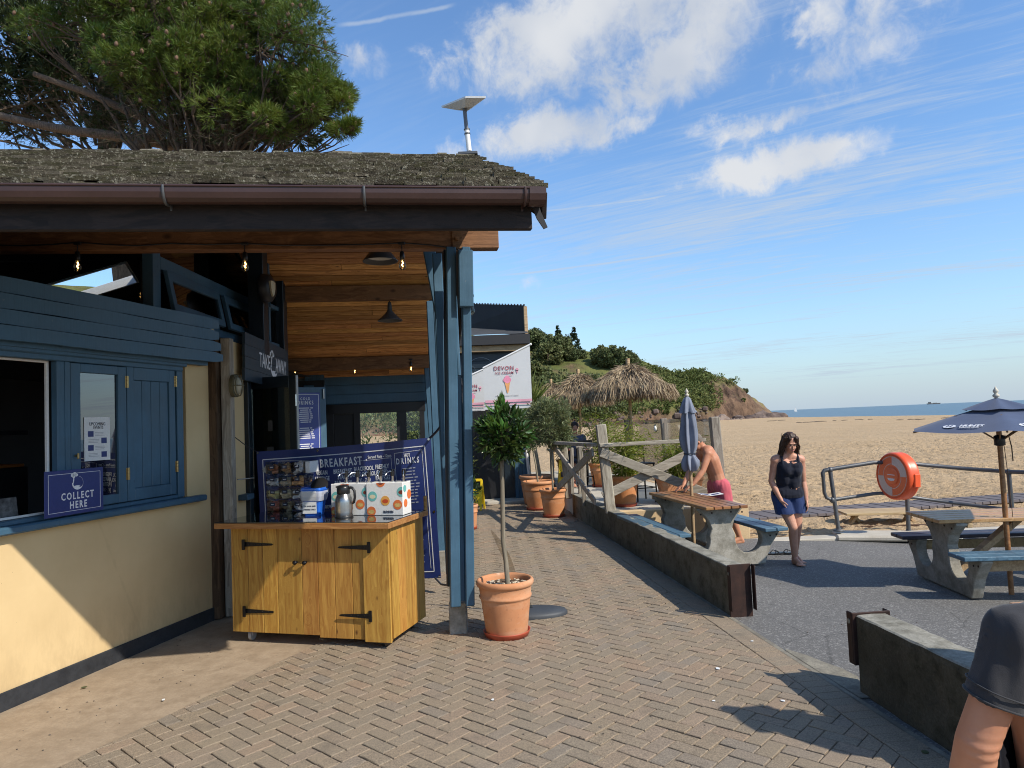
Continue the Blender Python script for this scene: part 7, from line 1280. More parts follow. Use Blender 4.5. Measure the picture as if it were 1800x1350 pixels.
part('scrub', leaves('scrub', np.concatenate(mw_p), np.concatenate(mw_d), .42, .34, m_scrub, 83, .1, 0, .6), None, None, kind='stuff')
def boulder(seed, s=1, mat=None):
    bm = bmesh.new(); bmesh.ops.create_icosphere(bm, subdivisions=3, radius=1)
    for v in bm.verts: n = NZ.noise(v.co*1.3+V3((seed, 0, 0)))*.45+NZ.noise(v.co*3.1+V3((seed, 5, 0)))*.22; v.co *= 1+n; v.co.z *= .75
    me = bpy.data.meshes.new('rock'); bm.to_mesh(me); bm.free(); me.materials.append(mat or m_boulder); return me
BM_ = [boulder(1), boulder(5), boulder(9)]; BP_ = [boulder(3, mat=m_boulder_pale), boulder(7, mat=m_boulder_pale)]
for (u, v, y, sx_, sz_, k, l) in ((1335, 733, 176, 5.2, 3.0, 0, 'dark rounded rock at the headland foot, biggest at the sea'), (1362, 735, 178, 4.6, 2.2, 1, 'long low dark rock farthest out beside the sea'), (1350, 735, 175, 2.6, 2.0, 2, 'small dark rock between the two sea rocks'), (1318, 735, 173, 3.6, 1.8, 2, 'low brown rock under the cliff foot'), (1297, 735, 170, 2.4, 1.8, 1, 'brown rock at the base of the scree')): d = ay(u, v, y); o = thing('shore_rock', l, 'rock', (d.x, y, -.4), k*1.1, 'rocks at the headland foot', BM_[k]); o.scale = (sx_, sx_*.8, sz_)
d = ay(1268, 733, 164); o = thing('shore_rock', 'pale flat faced boulder in the middle of the scree', 'rock', (d.x, 164, .2), .5, 'rocks at the headland foot', BP_[0]); o.scale = (2.3, 1.4, 1.6)
mb = MB(); 
for k in range(150):
    u = rr_.gauss(1266, 15); h = rr_.random(); y = 163+h*5+(u-1266)*.08; d = ay(u, 735, y); s = rr_.uniform(.15, .55); z = max(hz(d.x, y), -.2); M = Mx.Translation((d.x, y, z)) @ Mx.Rotation(rr_.random()*3, 4, 'X') @ rotz(rr_.random()*3); mb.box((-s, -s*.8, -s*.6), (s, s*.8, s*.6), s*.25, M)
part('scree', mb, m_boulder_pale, None, kind='stuff'); mb = MB()
for k in range(110):
    x = rr_.uniform(14, 47); y = float(baseY(np.array([x]))[0])+rr_.uniform(-1.5, 1.6); s = .25+.9*rr_.random()**3; mb.box((-s*1.3, -s*.8, -s*.7), (s*1.3, s*.8, s*.7), s*.3, Mx.Translation((x, y, max(hz(x, y), -.1)+.1)) @ rotz(rr_.random()*3) @ Mx.Rotation(rr_.gauss(0, .4), 4, 'X'))
part('shore_rocks', mb, m_boulder, None, kind='stuff')
mb = MB()
for u, v, n in ((1230, 741, 5), (1290, 738, 4), (1370, 740, 6), (1440, 741, 7), (1510, 738, 6), (1605, 737, 8), (1655, 735, 4), (1420, 742, 5)):
    p = gz(u, v, .05)
    for k in range(n): q_ = p+V3((rr_.gauss(0, 1.1), rr_.gauss(0, .5), 0)); mb.ell((q_.x, q_.y, float(sandz(np.array([[q_.x]]), np.array([[q_.y]]))[0, 0])+.02), (rr_.uniform(.2, .6), rr_.uniform(.1, .25), .06), 7, 5)
part('seaweed', mb, simple('dry_seaweed', (.10, .075, .05), .95), None, kind='stuff')
# boats and a bather
sb = ray(1398.5, 721); sb = CAM+sb*(1500/sb.y); t = thing('sailing_boat', 'small white sailing boat on the horizon beyond the headland', 'boat', (sb.x, sb.y, -2.3)); part('hull', MB().prism([(-3.2, 1.0), (-2.6, -.2), (2.6, -.2), (3.4, 1.1)], -.9, .9, frame((0, 0, 0), (1, 0, 0), (0, 0, 1))), m_white, t); part('sail', MB().prism([(-.2, 1.6), (2.6, 1.8), (-.1, 9.8)], -.04, .04, frame((0, 0, 0), (1, 0, 0), (0, 0, 1))).prism([(-.4, 1.5), (-3.0, 1.6), (-.3, 8.0)], -.04, .04, frame((0, 0, 0), (1, 0, 0), (0, 0, 1))), m_white, t); part('mast', MB().tube([(-.25, 0, 0), (-.25, 0, 10)], .08, 6), m_galv, t)
sb = ray(1641, 709.5); sb = CAM+sb*(6500/sb.y); t = thing('distant_ship', 'tiny grey ship on the horizon at the right', 'ship', (sb.x, sb.y, -2.3)); part('hull', MB().prism([(-60, 9), (-55, 0), (55, 0), (62, 10)], -8, 8, frame((0, 0, 0), (1, 0, 0), (0, 0, 1))), m_galv, t); part('superstructure', MB().box((-45, -6, 9), (-25, 6, 22), .5).box((0, -5, 9), (30, 5, 13), .3), m_galv, t)
q_ = CAM+ray(1575, 732)*(150/ray(1575, 732).y); t = thing('person', 'tiny dark bather standing chest deep in the distant sea', 'person', (q_.x, 150, -2.45)); part('body', MB().tube([(0, 0, 0), (0, 0, .8), (0, 0, 1.35), (0, 0, 1.5)], [.12, .2, .2, .07], 8).ell((0, 0, 1.6), (.1, .1, .13), 8, 6), m_tank, t)
# ------------------------------------------------------------------ big pine behind the cafe, darker cypress behind it
PX, PY = -6.6, 17.5
m_twig = foliage('twigs', (.06, .045, .03), (.11, .085, .06), .9, 0, 1.)
def limb(mb, a, b, r0, r1, wob=.25, n=6):
    a, b = V3(a), V3(b); L = (b-a).length; pts = []
    for i in range(n+1): k = i/n; p = a*(1-k)+b*k+V3((NZ.noise((a.x+k*2, b.x, 1)), NZ.noise((a.y+k*2, b.y, 2)), NZ.noise((a.z+k*2, b.z, 3))))*wob*math.sin(PI*k)*L*.35+V3((0, 0, .10*L*math.sin(PI*k*.6)*0)); pts.append(p)
    mb.tube(pts, [r0+(r1-r0)*i/n for i in range(n+1)], 8); return pts
def pine(label, base, trunk_top, clumps_px, tuft_n, nl, mat, leafL, seed, name='pine_tree', cones=True, rs=1.0, tw=None):
    t = thing(name, label, 'tree', base); PS = dict(parent=t, world=True); rr = random.Random(seed); mb = MB(); tp = limb(mb, base, trunk_top, .42, .22, .1); PP, DD, CC = [], [], []
    for (u, v, y, s) in clumps_px:
        c = ay(u, v, y); st = tp[rr.choice((3, 4, 5, 6))]; lp = limb(mb, st*.75+c*.25+V3((0, 0, rr.uniform(0, .8))), c, .05, .012, .45)
        for k in range(3): e = c+V3((rr.gauss(0, s*.6), rr.gauss(0, s*.6), rr.gauss(0, s*.45))); limb(mb, lp[4], e, .025, .006, .3, 4)
        for k in range(tuft_n):
            d = V3((rr.gauss(0, 1), rr.gauss(0, 1), rr.gauss(.15, .8))); d.normalize(); e = c+V3((d.x*s, d.y*s, d.z*s*.72))*rr.uniform(.45, 1.05)
            if rr.random() < .035: CC.append(e)
            ax_ = (d+V3((0, 0, .45))).normalized()
            for q_ in range(nl): dd = ax_+V3((rr.gauss(0, .55), rr.gauss(0, .55), rr.gauss(0, .5))); PP.append((e.x, e.y, e.z)); DD.append((dd.x, dd.y, dd.z))
    part('limbs', mb, m_bark, **PS); part('crown', leaves('needles', PP, DD, leafL, leafL*.085*rs, mat, seed, .05, 0, .05, .0), None, **PS)
    if tw:
        TP, TD = [], []
        for k in range(tw[0]):
            u, v = min(rr.gauss(tw[1], tw[3]), 545-rr.random()*60), rr.uniform(tw[2]-75, 252); e = ay(u, v, rr.uniform(tw[4], tw[5])); TP.append(tuple(e)); TD.append((rr.gauss(0, 1), rr.gauss(0, 1), rr.gauss(-.1, .6)))
        part('dead_twigs', leaves('twigs', TP, TD, .42, .012, m_twig, seed+1, .1, 0, .1), None, **PS); part('shade_needles', leaves('inner', TP, TD, .17, .02, m_dkpine, seed+2, .1, 0, .9), None, **PS)  # darker green needles put the shade inside the pine crown into colour
    if cones and CC:
        mb = MB(); [mb.ell(c, (.045, .045, .06), 7, 5) for c in CC]; part('cones', mb, m_cone, kind='stuff', **PS)
    return t
rc = random.Random(12); CL = []
def region(n, u0, u1, v0, v1, y0, y1, s0, s1, test=lambda u, v: True):
    k = 0
    while k < n:
        u, v = rc.uniform(u0, u1), rc.uniform(v0, v1)
        if test(u, v): CL.append((u, v, rc.uniform(y0, y1), rc.uniform(s0, s1))); k += 1
edge_r = lambda v: np.interp(v, [-120, 0, 60, 110, 150, 185, 215, 245, 260], [540, 560, 575, 590, 605, 612, 622, 590, 540])
region(105, 150, 625, -130, 205, 15.2, 18.0, .38, .62, lambda u, v: u < edge_r(v)-24 and v > -130 and (v < 150 or u > 260) and not (u < 230 and v > 120))
region(24, 400, 610, 120, 235, 15.3, 17.5, .30, .45, lambda u, v: u < edge_r(v)-18); CL += [(618, 222, 16.2, .20), (600, 230, 16.2, .24), (604, 165, 16.4, .30), (598, 182, 16.2, .26), (470, 205, 15.6, .36), (250, 60, 15.4, .5), (200, 110, 15.4, .45), (180, 70, 15.6, .4)]
region(16, 40, 200, -130, 60, 16, 18.5, .4, .6); tb = ay(375, 300, 17.2); tb.z = -.3; tt = ay(350, 60, 17.4)
pine('tall bright green pine with long needle tufts behind the cafe roof', tb, tt, CL, 150, 10, m_pine, .17, 91, rs=.95, tw=(5200, 400, 215, 95, 15.8, 18.5))
CL = []; region(95, -140, 330, -120, 240, 19.5, 23, .6, 1.0, lambda u, v: v < 225 and (u > -20 or v < 240)); region(26, 330, 560, 150, 245, 19, 22, .4, .7); tb = ay(225, 300, 21); tb.z = -.3; tt = ay(190, 40, 21)
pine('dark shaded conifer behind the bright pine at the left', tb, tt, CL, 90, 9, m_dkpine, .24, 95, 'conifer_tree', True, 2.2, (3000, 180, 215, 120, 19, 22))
t = thing('bare_bough', 'heavy bare boughs reaching left from behind the roof ridge', 'bough', ay(330, 262, 18.5)); mb = MB(); limb(mb, ay(340, 262, 18.4), ay(-30, 196, 18.0), .16, .09, .12, 9); limb(mb, ay(300, 225, 18.4), ay(60, 130, 18.0), .12, .07, .12, 9); limb(mb, ay(372, 262, 17.2), ay(470, 170, 17), .16, .06, .1, 7); limb(mb, ay(240, 262, 18.0), ay(340, 190, 18), .2, .1, .1, 7); part('boughs', mb, m_bark, parent=t, world=True)
# garden shrubs beyond the glazed doors
def shrub(label, loc, s, n, seed, mat): t = thing('garden_shrub', label, 'shrub', loc, 0, 'shrubs in the garden beyond the cafe doors'); P_, D_ = blob_points(n, (0, 0, s[2]*.8), s, seed, 40, .3, .5); part('foliage', leaves('shr', P_, D_, .10, .03, mat, seed, .1, 0, .4), None, t); part('stem', MB().tube([(0, 0, 0), (0, 0, s[2])], [.04, .015], 6), m_palebark, t)
shrub('pale green bush beyond the left door pane', (-2.9, 15.9, 0), (1.2, .75, 1.3), 6000, 101, m_shrub); shrub('darker bush beyond the right door pane', (-1.75, 15.6, 0), (.75, .6, 1.25), 3600, 103, m_scrub)
# ------------------------------------------------------------------ people: limbs and muscles fused into one skin
def cap(mb, a, ra, b, rb, seg=14, sq=1.0, fl=None):
    """tapered capsule; fl=(axis, k) flattens the cross-section along a world axis"""
    a, b = V3(a), V3(b); d = b-a; L = d.length; M = frame(a, (1, 0, 0) if abs(d.normalized().x) < .9 else (0, 1, 0), (0, 1, 0), None); z = d.normalized(); x = V3((1, 0, 0)); x = (x-z*x.dot(z)); x = x.normalized() if x.length > .2 else (V3((0, 1, 0))-z*z.y).normalized(); y = z.cross(x); v = []; rings = []
    for i in range(5): t = -PI/2+PI/2*i/5; rings.append((ra*math.cos(t), ra*math.sin(t)))
    rings.append((ra, 0)); rings.append((rb, L))
    for i in range(1, 6): t = PI/2*i/5; rings.append((rb*math.cos(t), L+rb*math.sin(t)))
    rings[0] = (1e-4, -ra); rings[-1] = (1e-4, L+rb)
    for r, h in rings:
        for k in range(seg):
            an = 2*PI*k/seg; o = x*(r*math.cos(an))+y*(r*math.sin(an))
            if fl: o[fl[0]] *= fl[1]
            v.append(a+z*h+o)
    n = len(rings); f = [(i*seg+k, i*seg+(k+1) % seg, (i+1)*seg+(k+1) % seg, (i+1)*seg+k) for i in range(n-1) for k in range(seg)]; f += [tuple(range(seg))[::-1], tuple(range((n-1)*seg, n*seg))]; mb.add(v, f); return mb
def fuse(name, mb, mat, voxel=.008, smooth=6, cut=None):
    me = mb.mesh('tmp', mat); o = bpy.data.objects.new('tmp', me); COL.objects.link(o); m = o.modifiers.new('r', 'REMESH'); m.mode = 'VOXEL'; m.voxel_size = voxel; m.use_smooth_shade = True; s_ = o.modifiers.new('s', 'SMOOTH'); s_.factor = .5; s_.iterations = smooth
    dg = bpy.context.evaluated_depsgraph_get(); out = bpy.data.meshes.new_from_object(o.evaluated_get(dg)); bpy.data.objects.remove(o); bpy.data.meshes.remove(me); out.name = name
    if cut:
        bm = bmesh.new(); bm.from_mesh(out); bmesh.ops.delete(bm, geom=[v for v in bm.verts if cut(v.co)], context='VERTS'); bm.to_mesh(out); bm.free()
    out.materials.clear(); out.materials.append(mat); out.polygons.foreach_set('use_smooth', [True]*len(out.polygons)); return out
def folded(me, amp, sc_, seed=0, zs=.35):
    for v in me.vertices: n = NZ.noise(V3((v.co.x*sc_+seed, v.co.y*sc_, v.co.z*sc_*zs)))+.5*NZ.noise(V3((v.co.x*sc_*2.3, v.co.y*sc_*2.3+seed, v.co.z*sc_*.7))); v.co += v.normal*n*amp
    me.update(); return me
def hand(mb, wrist, dirn, side, palmn, s=1.0, curl=.5):
    """palm, four unequal bent fingers and a thumb"""
    w_ = V3(wrist); d = V3(dirn).normalized(); n = V3(palmn).normalized(); n = (n-d*n.dot(d)).normalized(); sd = V3(side).normalized(); sd = (sd-d*sd.dot(d)-n*sd.dot(n)).normalized(); P = w_+d*.05*s
    for k in (-1, 0, 1): cap(mb, w_+sd*k*.012*s, .017*s, w_+d*.085*s+sd*k*.022*s, .015*s, 8)
    for i, (o, l) in enumerate(((-.033, .060), (-.011, .078), (.011, .083), (.033, .074))):
        a = w_+d*.09*s+sd*o*s; b = a+(d*math.cos(curl*.5)+n*math.sin(curl*.5))*l*.45*s; c = b+(d*math.cos(curl*1.3)+n*math.sin(curl*1.3))*l*.35*s; e = c+(d*math.cos(curl*1.9)+n*math.sin(curl*1.9))*l*.28*s; cap(mb, a, .0095*s, b, .009*s, 8); cap(mb, b, .009*s, c, .0082*s, 8); cap(mb, c, .0082*s, e, .007*s, 8)
    a = w_+d*.025*s+sd*.030*s; b = a+(d*.7+sd*.75+n*.2).normalized()*.04*s; c = b+(d*.95+sd*.25+n*.4).normalized()*.035*s; cap(mb, a, .013*s, b, .011*s, 8); cap(mb, b, .011*s, c, .008*s, 8)
def foot(mb, ankle, toe, s=1.0):
    a, t_ = V3(ankle), V3(toe); d = V3((t_.x-a.x, t_.y-a.y, 0)).normalized(); sd = V3((-d.y, d.x, 0)); heel = V3((a.x, a.y, 0))-d*.035*s; cap(mb, heel+V3((0, 0, .032*s)), .032*s, a+V3((0, 0, 0)), .036*s); ball = V3((a.x, a.y, 0))+d*.125*s; cap(mb, a+V3((0, 0, -.01)), .036*s, ball+V3((0, 0, .030*s)), .026*s)
    cap(mb, heel+V3((0, 0, .025*s)), .028*s, ball+V3((0, 0, .022*s)), .022*s)
    for k, l in ((-.036, .03), (-.018, .042), (0, .05), (.018, .054), (.036, .058)): p = ball+sd*k*s+V3((0, 0, .018*s)); cap(mb, p-d*.02*s, .016*s, p+d*l*s, .011*s, 8)
# --- woman walking up from the beach
t = thing('person', 'barefoot woman in black vest and navy shorts walking by the handrail, looking down', 'person', (3.275, 8.62, -.055), R(-4)); t.scale = (.93, .95, 1)
mb = MB(); Sx = .96
hipL, hipR = (-.095, .03, .80), (.085, .03, .80); kL, kR = (.0, -.095, .46), (.085, -.01, .465); aL, aR = (.035, .02, .075), (.085, .17, .085)
for h, k, a in ((hipL, kL, aL), (hipR, kR, aR)):
    h, k, a = V3(h), V3(k), V3(a); cap(mb, h, .095, h*.55+k*.45, .08); cap(mb, h*.55+k*.45, .08, k, .056); cap(mb, k, .055, k*.72+a*.28+V3((0, .022, 0)), .056); cap(mb, k*.72+a*.28+V3((0, .022, 0)), .056, a, .034)
foot(mb, aL, (.085, -.2, 0), .95); foot(mb, aR, (.15, -.05, 0), .95)
cap(mb, (-.07, .05, .82), .11, (.06, .05, .82), .11); cap(mb, (-.055, .05, .86), .105, (.05, .02, 1.0), .10); cap(mb, (.05, .02, .86), .10, (.055, -.01, 1.0), .10)
cap(mb, (-.05, .0, 1.02), .095, (-.045, -.03, 1.18), .105); cap(mb, (.06, .0, 1.02), .095, (.075, -.035, 1.18), .10); cap(mb, (-.03, -.075, 1.13), .068, (-.03, -.065, 1.15), .068); cap(mb, (.085, -.075, 1.125), .065, (.085, -.065, 1.15), .065)
sL, sR = V3((-.15, -.02, 1.255)), V3((.165, -.035, 1.25)); cap(mb, sL, .062, (-.03, -.03, 1.295), .06); cap(mb, sR, .060, (.05, -.03, 1.295), .06); cap(mb, (.015, -.03, 1.27), .058, (.025, -.065, 1.37), .05)
eL, wL = V3((-.205, .02, 1.0)), V3((-.125, -.09, .78)); eR, wR = V3((.205, .03, .985)), V3((.205, -.04, .77))
for s_, e, w_ in ((sL, eL, wL), (sR, eR, wR)): cap(mb, s_, .056, s_*.4+e*.6, .044); cap(mb, s_*.4+e*.6, .044, e, .038); cap(mb, e, .038, e*.6+w_*.4, .039); cap(mb, e*.6+w_*.4, .039, w_, .026)
hand(mb, wL, (.35, -.15, -1), (0, -1, 0), (1, .3, 0), .92, .55); hand(mb, wR, (.05, -.15, -1), (0, -1, 0), (-1, .2, 0), .92, .5)
HC = V3((.028, -.105, 1.455)); fw = V3((.12, -.92, -.38)).normalized(); hu = V3((.02, -.38, .92)); hu = (hu-fw*hu.dot(fw)).normalized(); hs = fw.cross(hu); MH = Mx(((hs.x, fw.x, hu.x, HC.x), (hs.y, fw.y, hu.y, HC.y), (hs.z, fw.z, hu.z, HC.z), (0, 0, 0, 1)))   # x side, y forward, z up
def head(mb, M, k=1.0):
    mb.ell((0, -.02*k, .02*k), (.072*k, .09*k, .095*k), 20, 14, M); mb.ell((0, .022*k, -.045*k), (.056*k, .062*k, .066*k), 18, 12, M); mb.ell((0, .05*k, -.085*k), (.028*k, .026*k, .024*k), 12, 8, M)
    mb.ell((0, .083*k, -.018*k), (.010*k, .014*k, .026*k), 10, 8, M); mb.ell((0, .092*k, -.034*k), (.014*k, .014*k, .011*k), 10, 8, M)
    for s_ in (-1, 1): mb.ell((s_*.03*k, .062*k, -.032*k), (.024*k, .018*k, .02*k), 10, 8, M); mb.ell((s_*.027*k, .070*k, .020*k), (.026*k, .012*k, .009*k), 10, 8, M); mb.ell((s_*.073*k, -.012*k, -.012*k), (.010*k, .018*k, .03*k), 10, 8, M)
    mb.ell((0, .076*k, -.058*k), (.021*k, .012*k, .009*k), 10, 8, M)
head(mb, MH, .97); cap(mb, HC+hu*-.05-fw*.03, .05, (.022, -.05, 1.34), .05); part('body', fuse('body', mb, m_skin, .0065, 5), None, t)
mb = MB()
for s_ in (-1, 1): mb.ell((s_*.028, .074, .004), (.016, .007, .0055), 10, 6, MH)
part('eye', mb, m_eye, t); part('brow', MB().tube([MH @ V3((-.045, .070, .024)), MH @ V3((-.025, .082, .028)), MH @ V3((-.012, .084, .024))], .0035, 5).tube([MH @ V3((.045, .070, .024)), MH @ V3((.025, .082, .028)), MH @ V3((.012, .084, .024))], .0035, 5), m_hair, t); part('mouth', MB().ell((0, .083, -.058), (.022, .006, .0065), 12, 6, MH), m_lips, t)
mb = MB(); mb.ell((0, -.035, .035), (.088, .092, .095), 20, 12, MH)
for s_ in (-1, 1): cap(mb, MH @ V3((s_*.07, .0, .055)), .035, MH @ V3((s_*.088, -.01, -.06)), .03); cap(mb, MH @ V3((s_*.085, -.02, -.05)), .034, MH @ V3((s_*.10, -.03, -.17)), .022); cap(mb, MH @ V3((s_*.04, .055, .083)), .022, MH @ V3((s_*.078, .03, .0)), .018)
cap(mb, MH @ V3((0, -.09, .0)), .06, MH @ V3((0, -.10, -.14)), .05); hm = fuse('hair', mb, m_hair, .006, 3); folded(hm, .007, 60, 3, .12); hair = part('hair', hm, None, t)
mb = MB()
for k in range(170):
    s_ = random.choice((-1, 1)); a = MH @ V3((s_*random.uniform(.02, .09), random.uniform(-.09, .05), random.uniform(.02, .11))); b = MH @ V3((s_*random.uniform(.085, .12), random.uniform(-.07, .03), -.04)); c = MH @ V3((s_*random.uniform(.08, .155), random.uniform(-.08, .045), random.uniform(-.26, -.15))); mb.tube([a, b*.6+a*.4, b, c], [.004, .006, .005, .0012], 5)
part('hair_strands', mb, m_hair, t, kind='stuff')
mb = MB(); cap(mb, (-.06, .04, .84), .145, (.06, .04, .84), .145); cap(mb, (-.055, .04, .89), .118, (.05, .02, 1.0), .108); cap(mb, (.055, .04, .89), .115, (.055, -.01, 1.0), .108); cap(mb, (-.052, .0, 1.02), .105, (-.045, -.03, 1.17), .112); cap(mb, (.062, .0, 1.02), .105, (.077, -.035, 1.17), .108); cap(mb, (-.03, -.078, 1.125), .074, (-.03, -.07, 1.16), .072); cap(mb, (.085, -.078, 1.12), .072, (.085, -.07, 1.16), .070); cap(mb, (-.02, -.055, 1.13), .085, (.08, -.055, 1.13), .085); cap(mb, (.0, -.04, 1.2), .075, (.05, -.04, 1.2), .075)
tm = fuse('vest', mb, m_tank, .0075, 5, lambda c: c.z < .80-.3*abs(c.x)*0 or c.z > 1.245+.02*abs(c.x-.02)/.1); folded(tm, .006, 14, 1, 1.6); part('vest', tm, None, t)
mb = MB()
for x0 in (-.085, .115): mb.tube([(x0, -.115, 1.20), (x0*1.02, -.09, 1.28), (x0, -.035, 1.335 if x0 > 0 else 1.345), (x0, .05, 1.29), (x0*.95, .075, 1.2)], [.018, .017, .017, .017, .018], 8)
part('vest_strap', mb, m_tank, t)
mb = MB(); cap(mb, (-.085, .05, .84), .125, (.075, .05, .84), .122)
for h, k, off in ((V3(hipL), V3(kL), -.03), (V3(hipR), V3(kR), .02)): cap(mb, h+V3((0, .01, .02)), .118, h*.45+k*.55+V3((off, 0, 0)), .118)
sm_ = fuse('shorts', mb, m_shorts, .008, 5, lambda c: c.z < .615+.02*c.x or c.z > .88); folded(sm_, .009, 13, 5, .4); part('shorts', sm_, None, t)
f_ = gz(1375, 973, -.05); t = thing('flip_flops', 'pair of dark flip flops lying on the asphalt behind the walking woman', 'flip flops', f_)
for dx, a in ((-.09, .3), (.08, -.1)): M = Mx.Translation((dx, 0, 0)) @ rotz(a); mb = MB(); mb.prism([(.045*math.cos(x)*(1+.15*math.sin(x)), .125*math.sin(x)) for x in [2*PI*i/18 for i in range(18)]], 0, .014, M @ rotz(PI/2*.8)); mb.tube([M @ V3((-.05, .04, .012)), M @ V3((-.02, .02, .05)), M @ V3((.06, 0, .015))], .006, 5); mb.tube([M @ V3((-.03, -.05, .012)), M @ V3((-.01, -.02, .05)), M @ V3((.06, 0, .015))], .006, 5); part('sandal', mb, m_blackplastic, t)
# --- man leaning over the table
MO = V3((2.88, 10.18, -.06)); t = thing('person', 'bare chested man in pink shorts leaning over the brown slatted table', 'person', MO); mb = MB()
def mp(u, v, y): p = ay(u, v, y)-MO; return V3(p)
hL, hR = V3((-.02, .13, .80)), V3((.02, -.07, .80)); kL, kR = V3((.0, .18, .46)), V3((.09, -.06, .47)); aL, aR = V3((.14, .26, .09)), V3((.25, -.02, .09))
for h, k, a in ((hL, kL, aL), (hR, kR, aR)): cap(mb, h, .10, h*.5+k*.5, .08); cap(mb, h*.5+k*.5, .08, k, .056); cap(mb, k, .055, k*.7+a*.3+V3((.02, 0, 0)), .058); cap(mb, k*.7+a*.3+V3((.02, 0, 0)), .058, a, .036)
foot(mb, aL, (-.2, .2, 0), 1.05); foot(mb, aR, (-.10, -.12, 0), 1.05)
pel = V3((.0, .03, .84)); w1 = V3((-.03, .03, 1.0)); ch = V3((-.10, .02, 1.20)); up = V3((-.145, .01, 1.32)); nk = V3((-.215, .0, 1.40)); hd = V3((-.275, -.015, 1.455))
for yo in (-.07, .07): cap(mb, pel+V3((0, yo, 0)), .105, w1+V3((0, yo*.9, 0)), .098); cap(mb, w1+V3((0, yo*.9, 0)), .098, ch+V3((0, yo*1.15, 0)), .115); cap(mb, ch+V3((0, yo*1.15, 0)), .115, up+V3((0, yo*1.2, 0)), .09)
shL, shR = up+V3((-.03, .19, -.03)), up+V3((-.03, -.19, -.03)); 
for s_ in (shL, shR): cap(mb, up+V3((-.0, 0, .0)), .08, s_, .066)
cap(mb, up+V3((-.02, 0, .02)), .065, nk, .056); cap(mb, nk, .055, hd, .058)
hL_ = mp(1196, 859, 10.05); hR_ = mp(1212, 858, 9.90); eR = shR*.5+hR_*.5+V3((.05, -.02, .0)); eL = shL*.5+hL_*.5+V3((.02, .06, .02))
for s_, e, w_ in ((shL, eL, hL_), (shR, eR, hR_)): w_ = w_+V3((.05, 0, .05)); cap(mb, s_, .062, s_*.4+e*.6, .05); cap(mb, s_*.4+e*.6, .05, e, .043); cap(mb, e, .042, e*.65+w_*.35, .045); cap(mb, e*.65+w_*.35, .045, w_, .03); hand(mb, w_, (-.8, -.1, -.45), (0, -1, 0), (-.3, 0, -1), 1.0, .25)
fw = V3((-.82, -.10, -.55)).normalized(); hu = V3((-.5, 0, .85)); hu = (hu-fw*hu.dot(fw)).normalized(); hs = fw.cross(hu); MH2 = Mx(((hs.x, fw.x, hu.x, hd.x-.02), (hs.y, fw.y, hu.y, hd.y), (hs.z, fw.z, hu.z, hd.z), (0, 0, 0, 1))); head(mb, MH2, 1.0); part('body', fuse('body', mb, m_skin2, .0075, 6), None, t)
hm = fuse('hair', MB().ell((0, -.03, .03), (.082, .092, .093), 20, 12, MH2), m_greyhair, .006, 2); part('hair', hm, None, t); mb = MB(); [mb.ell((s_*.03, .072, .004), (.011, .006, .0055), 10, 6, MH2) for s_ in (-1, 1)]; part('eye', mb, m_eye, t); part('mouth', MB().ell((0, .082, -.06), (.022, .006, .005), 10, 6, MH2), m_lips, t)
mb = MB(); cap(mb, pel+V3((.0, -.075, .0)), .122, pel+V3((-.005, .075, .0)), .122)
for h, k in ((hL, kL), (hR, kR)): cap(mb, h+V3((.01, 0, .02)), .12, h*.5+k*.5, .112)
sm_ = fuse('shorts', mb, m_pinkcloth, .008, 5, lambda c: c.z < .575 or c.z > .93+.25*c.x); folded(sm_, .010, 13, 8, .5); part('shorts', sm_, None, t)
mg = ay(1226, 862, 9.75); t = thing('magazine', 'open blue and white magazine on the brown slatted table', 'magazine', (2.62, 9.72, .69)); part('page', MB().box((-.15, -.11, 0), (.0, .11, .006), .002, Mx.Rotation(R(8), 4, 'Y')).box((0, -.11, 0), (.16, .11, .006), .002, Mx.Rotation(R(-6), 4, 'Y')), m_paper, t); part('printed_block', MB().box((-.13, -.09, .0065), (-.02, .05, .0075), 0, Mx.Rotation(R(8), 4, 'Y')).box((.02, -.08, .0065), (.12, .02, .0075), 0, Mx.Rotation(R(-6), 4, 'Y')), m_navy, t)
# --- person cut off at the right edge, close to the camera
YB = 1.38; sh = ay(1785, 1122, YB); el_ = ay(1717, 1305, YB+.02); wr = ay(1690, 1470, YB+.10); BO = V3((sh.x+.215, YB+.04, 0)); t = thing('person', 'person in charcoal t-shirt close at the right frame edge, arm bent', 'person', BO); q = lambda p: V3(p)-BO; mb = MB()
S_, E_, W_ = q(sh), q(el_), q(wr); zS = S_.z
for sx_ in (-1, 1):
    h, k, a = V3((sx_*.09, 0, .90)), V3((sx_*.10, -.02, .48)), V3((sx_*.10, .03, .09)); cap(mb, h, .10, h*.5+k*.5, .085); cap(mb, h*.5+k*.5, .085, k, .058); cap(mb, k, .057, a+V3((0, .02, .25)), .058); cap(mb, a+V3((0, .02, .25)), .058, a, .038); foot(mb, a, (a.x, -.2, 0), 1.05)
    cap(mb, (sx_*.065, 0, .95), .11, (sx_*.08, 0, 1.15), .11); cap(mb, (sx_*.08, 0, 1.15), .11, (sx_*.09, 0, zS-.1), .115); cap(mb, (0, 0, zS+.01), .075, (sx_*.165, 0, zS-.02), .07)
cap(mb, S_, .054, S_*.45+E_*.55, .0385); cap(mb, S_*.45+E_*.55, .0385, E_, .0375); cap(mb, E_, .0375, E_*.65+W_*.35, .039); cap(mb, E_*.65+W_*.35, .039, W_, .028); hand(mb, W_, (W_-E_), (0, -1, 0), (1, 0, 0), 1.05, .6)
o2 = V3((.20, .0, zS-.02)); e2 = V3((.26, -.02, zS-.30)); w2_ = V3((.22, .16, zS-.48)); cap(mb, o2, .062, e2, .046); cap(mb, e2, .046, w2_, .03); hand(mb, w2_, (w2_-e2), (0, 0, 1), (-1, 0, 0), 1.05, .6)
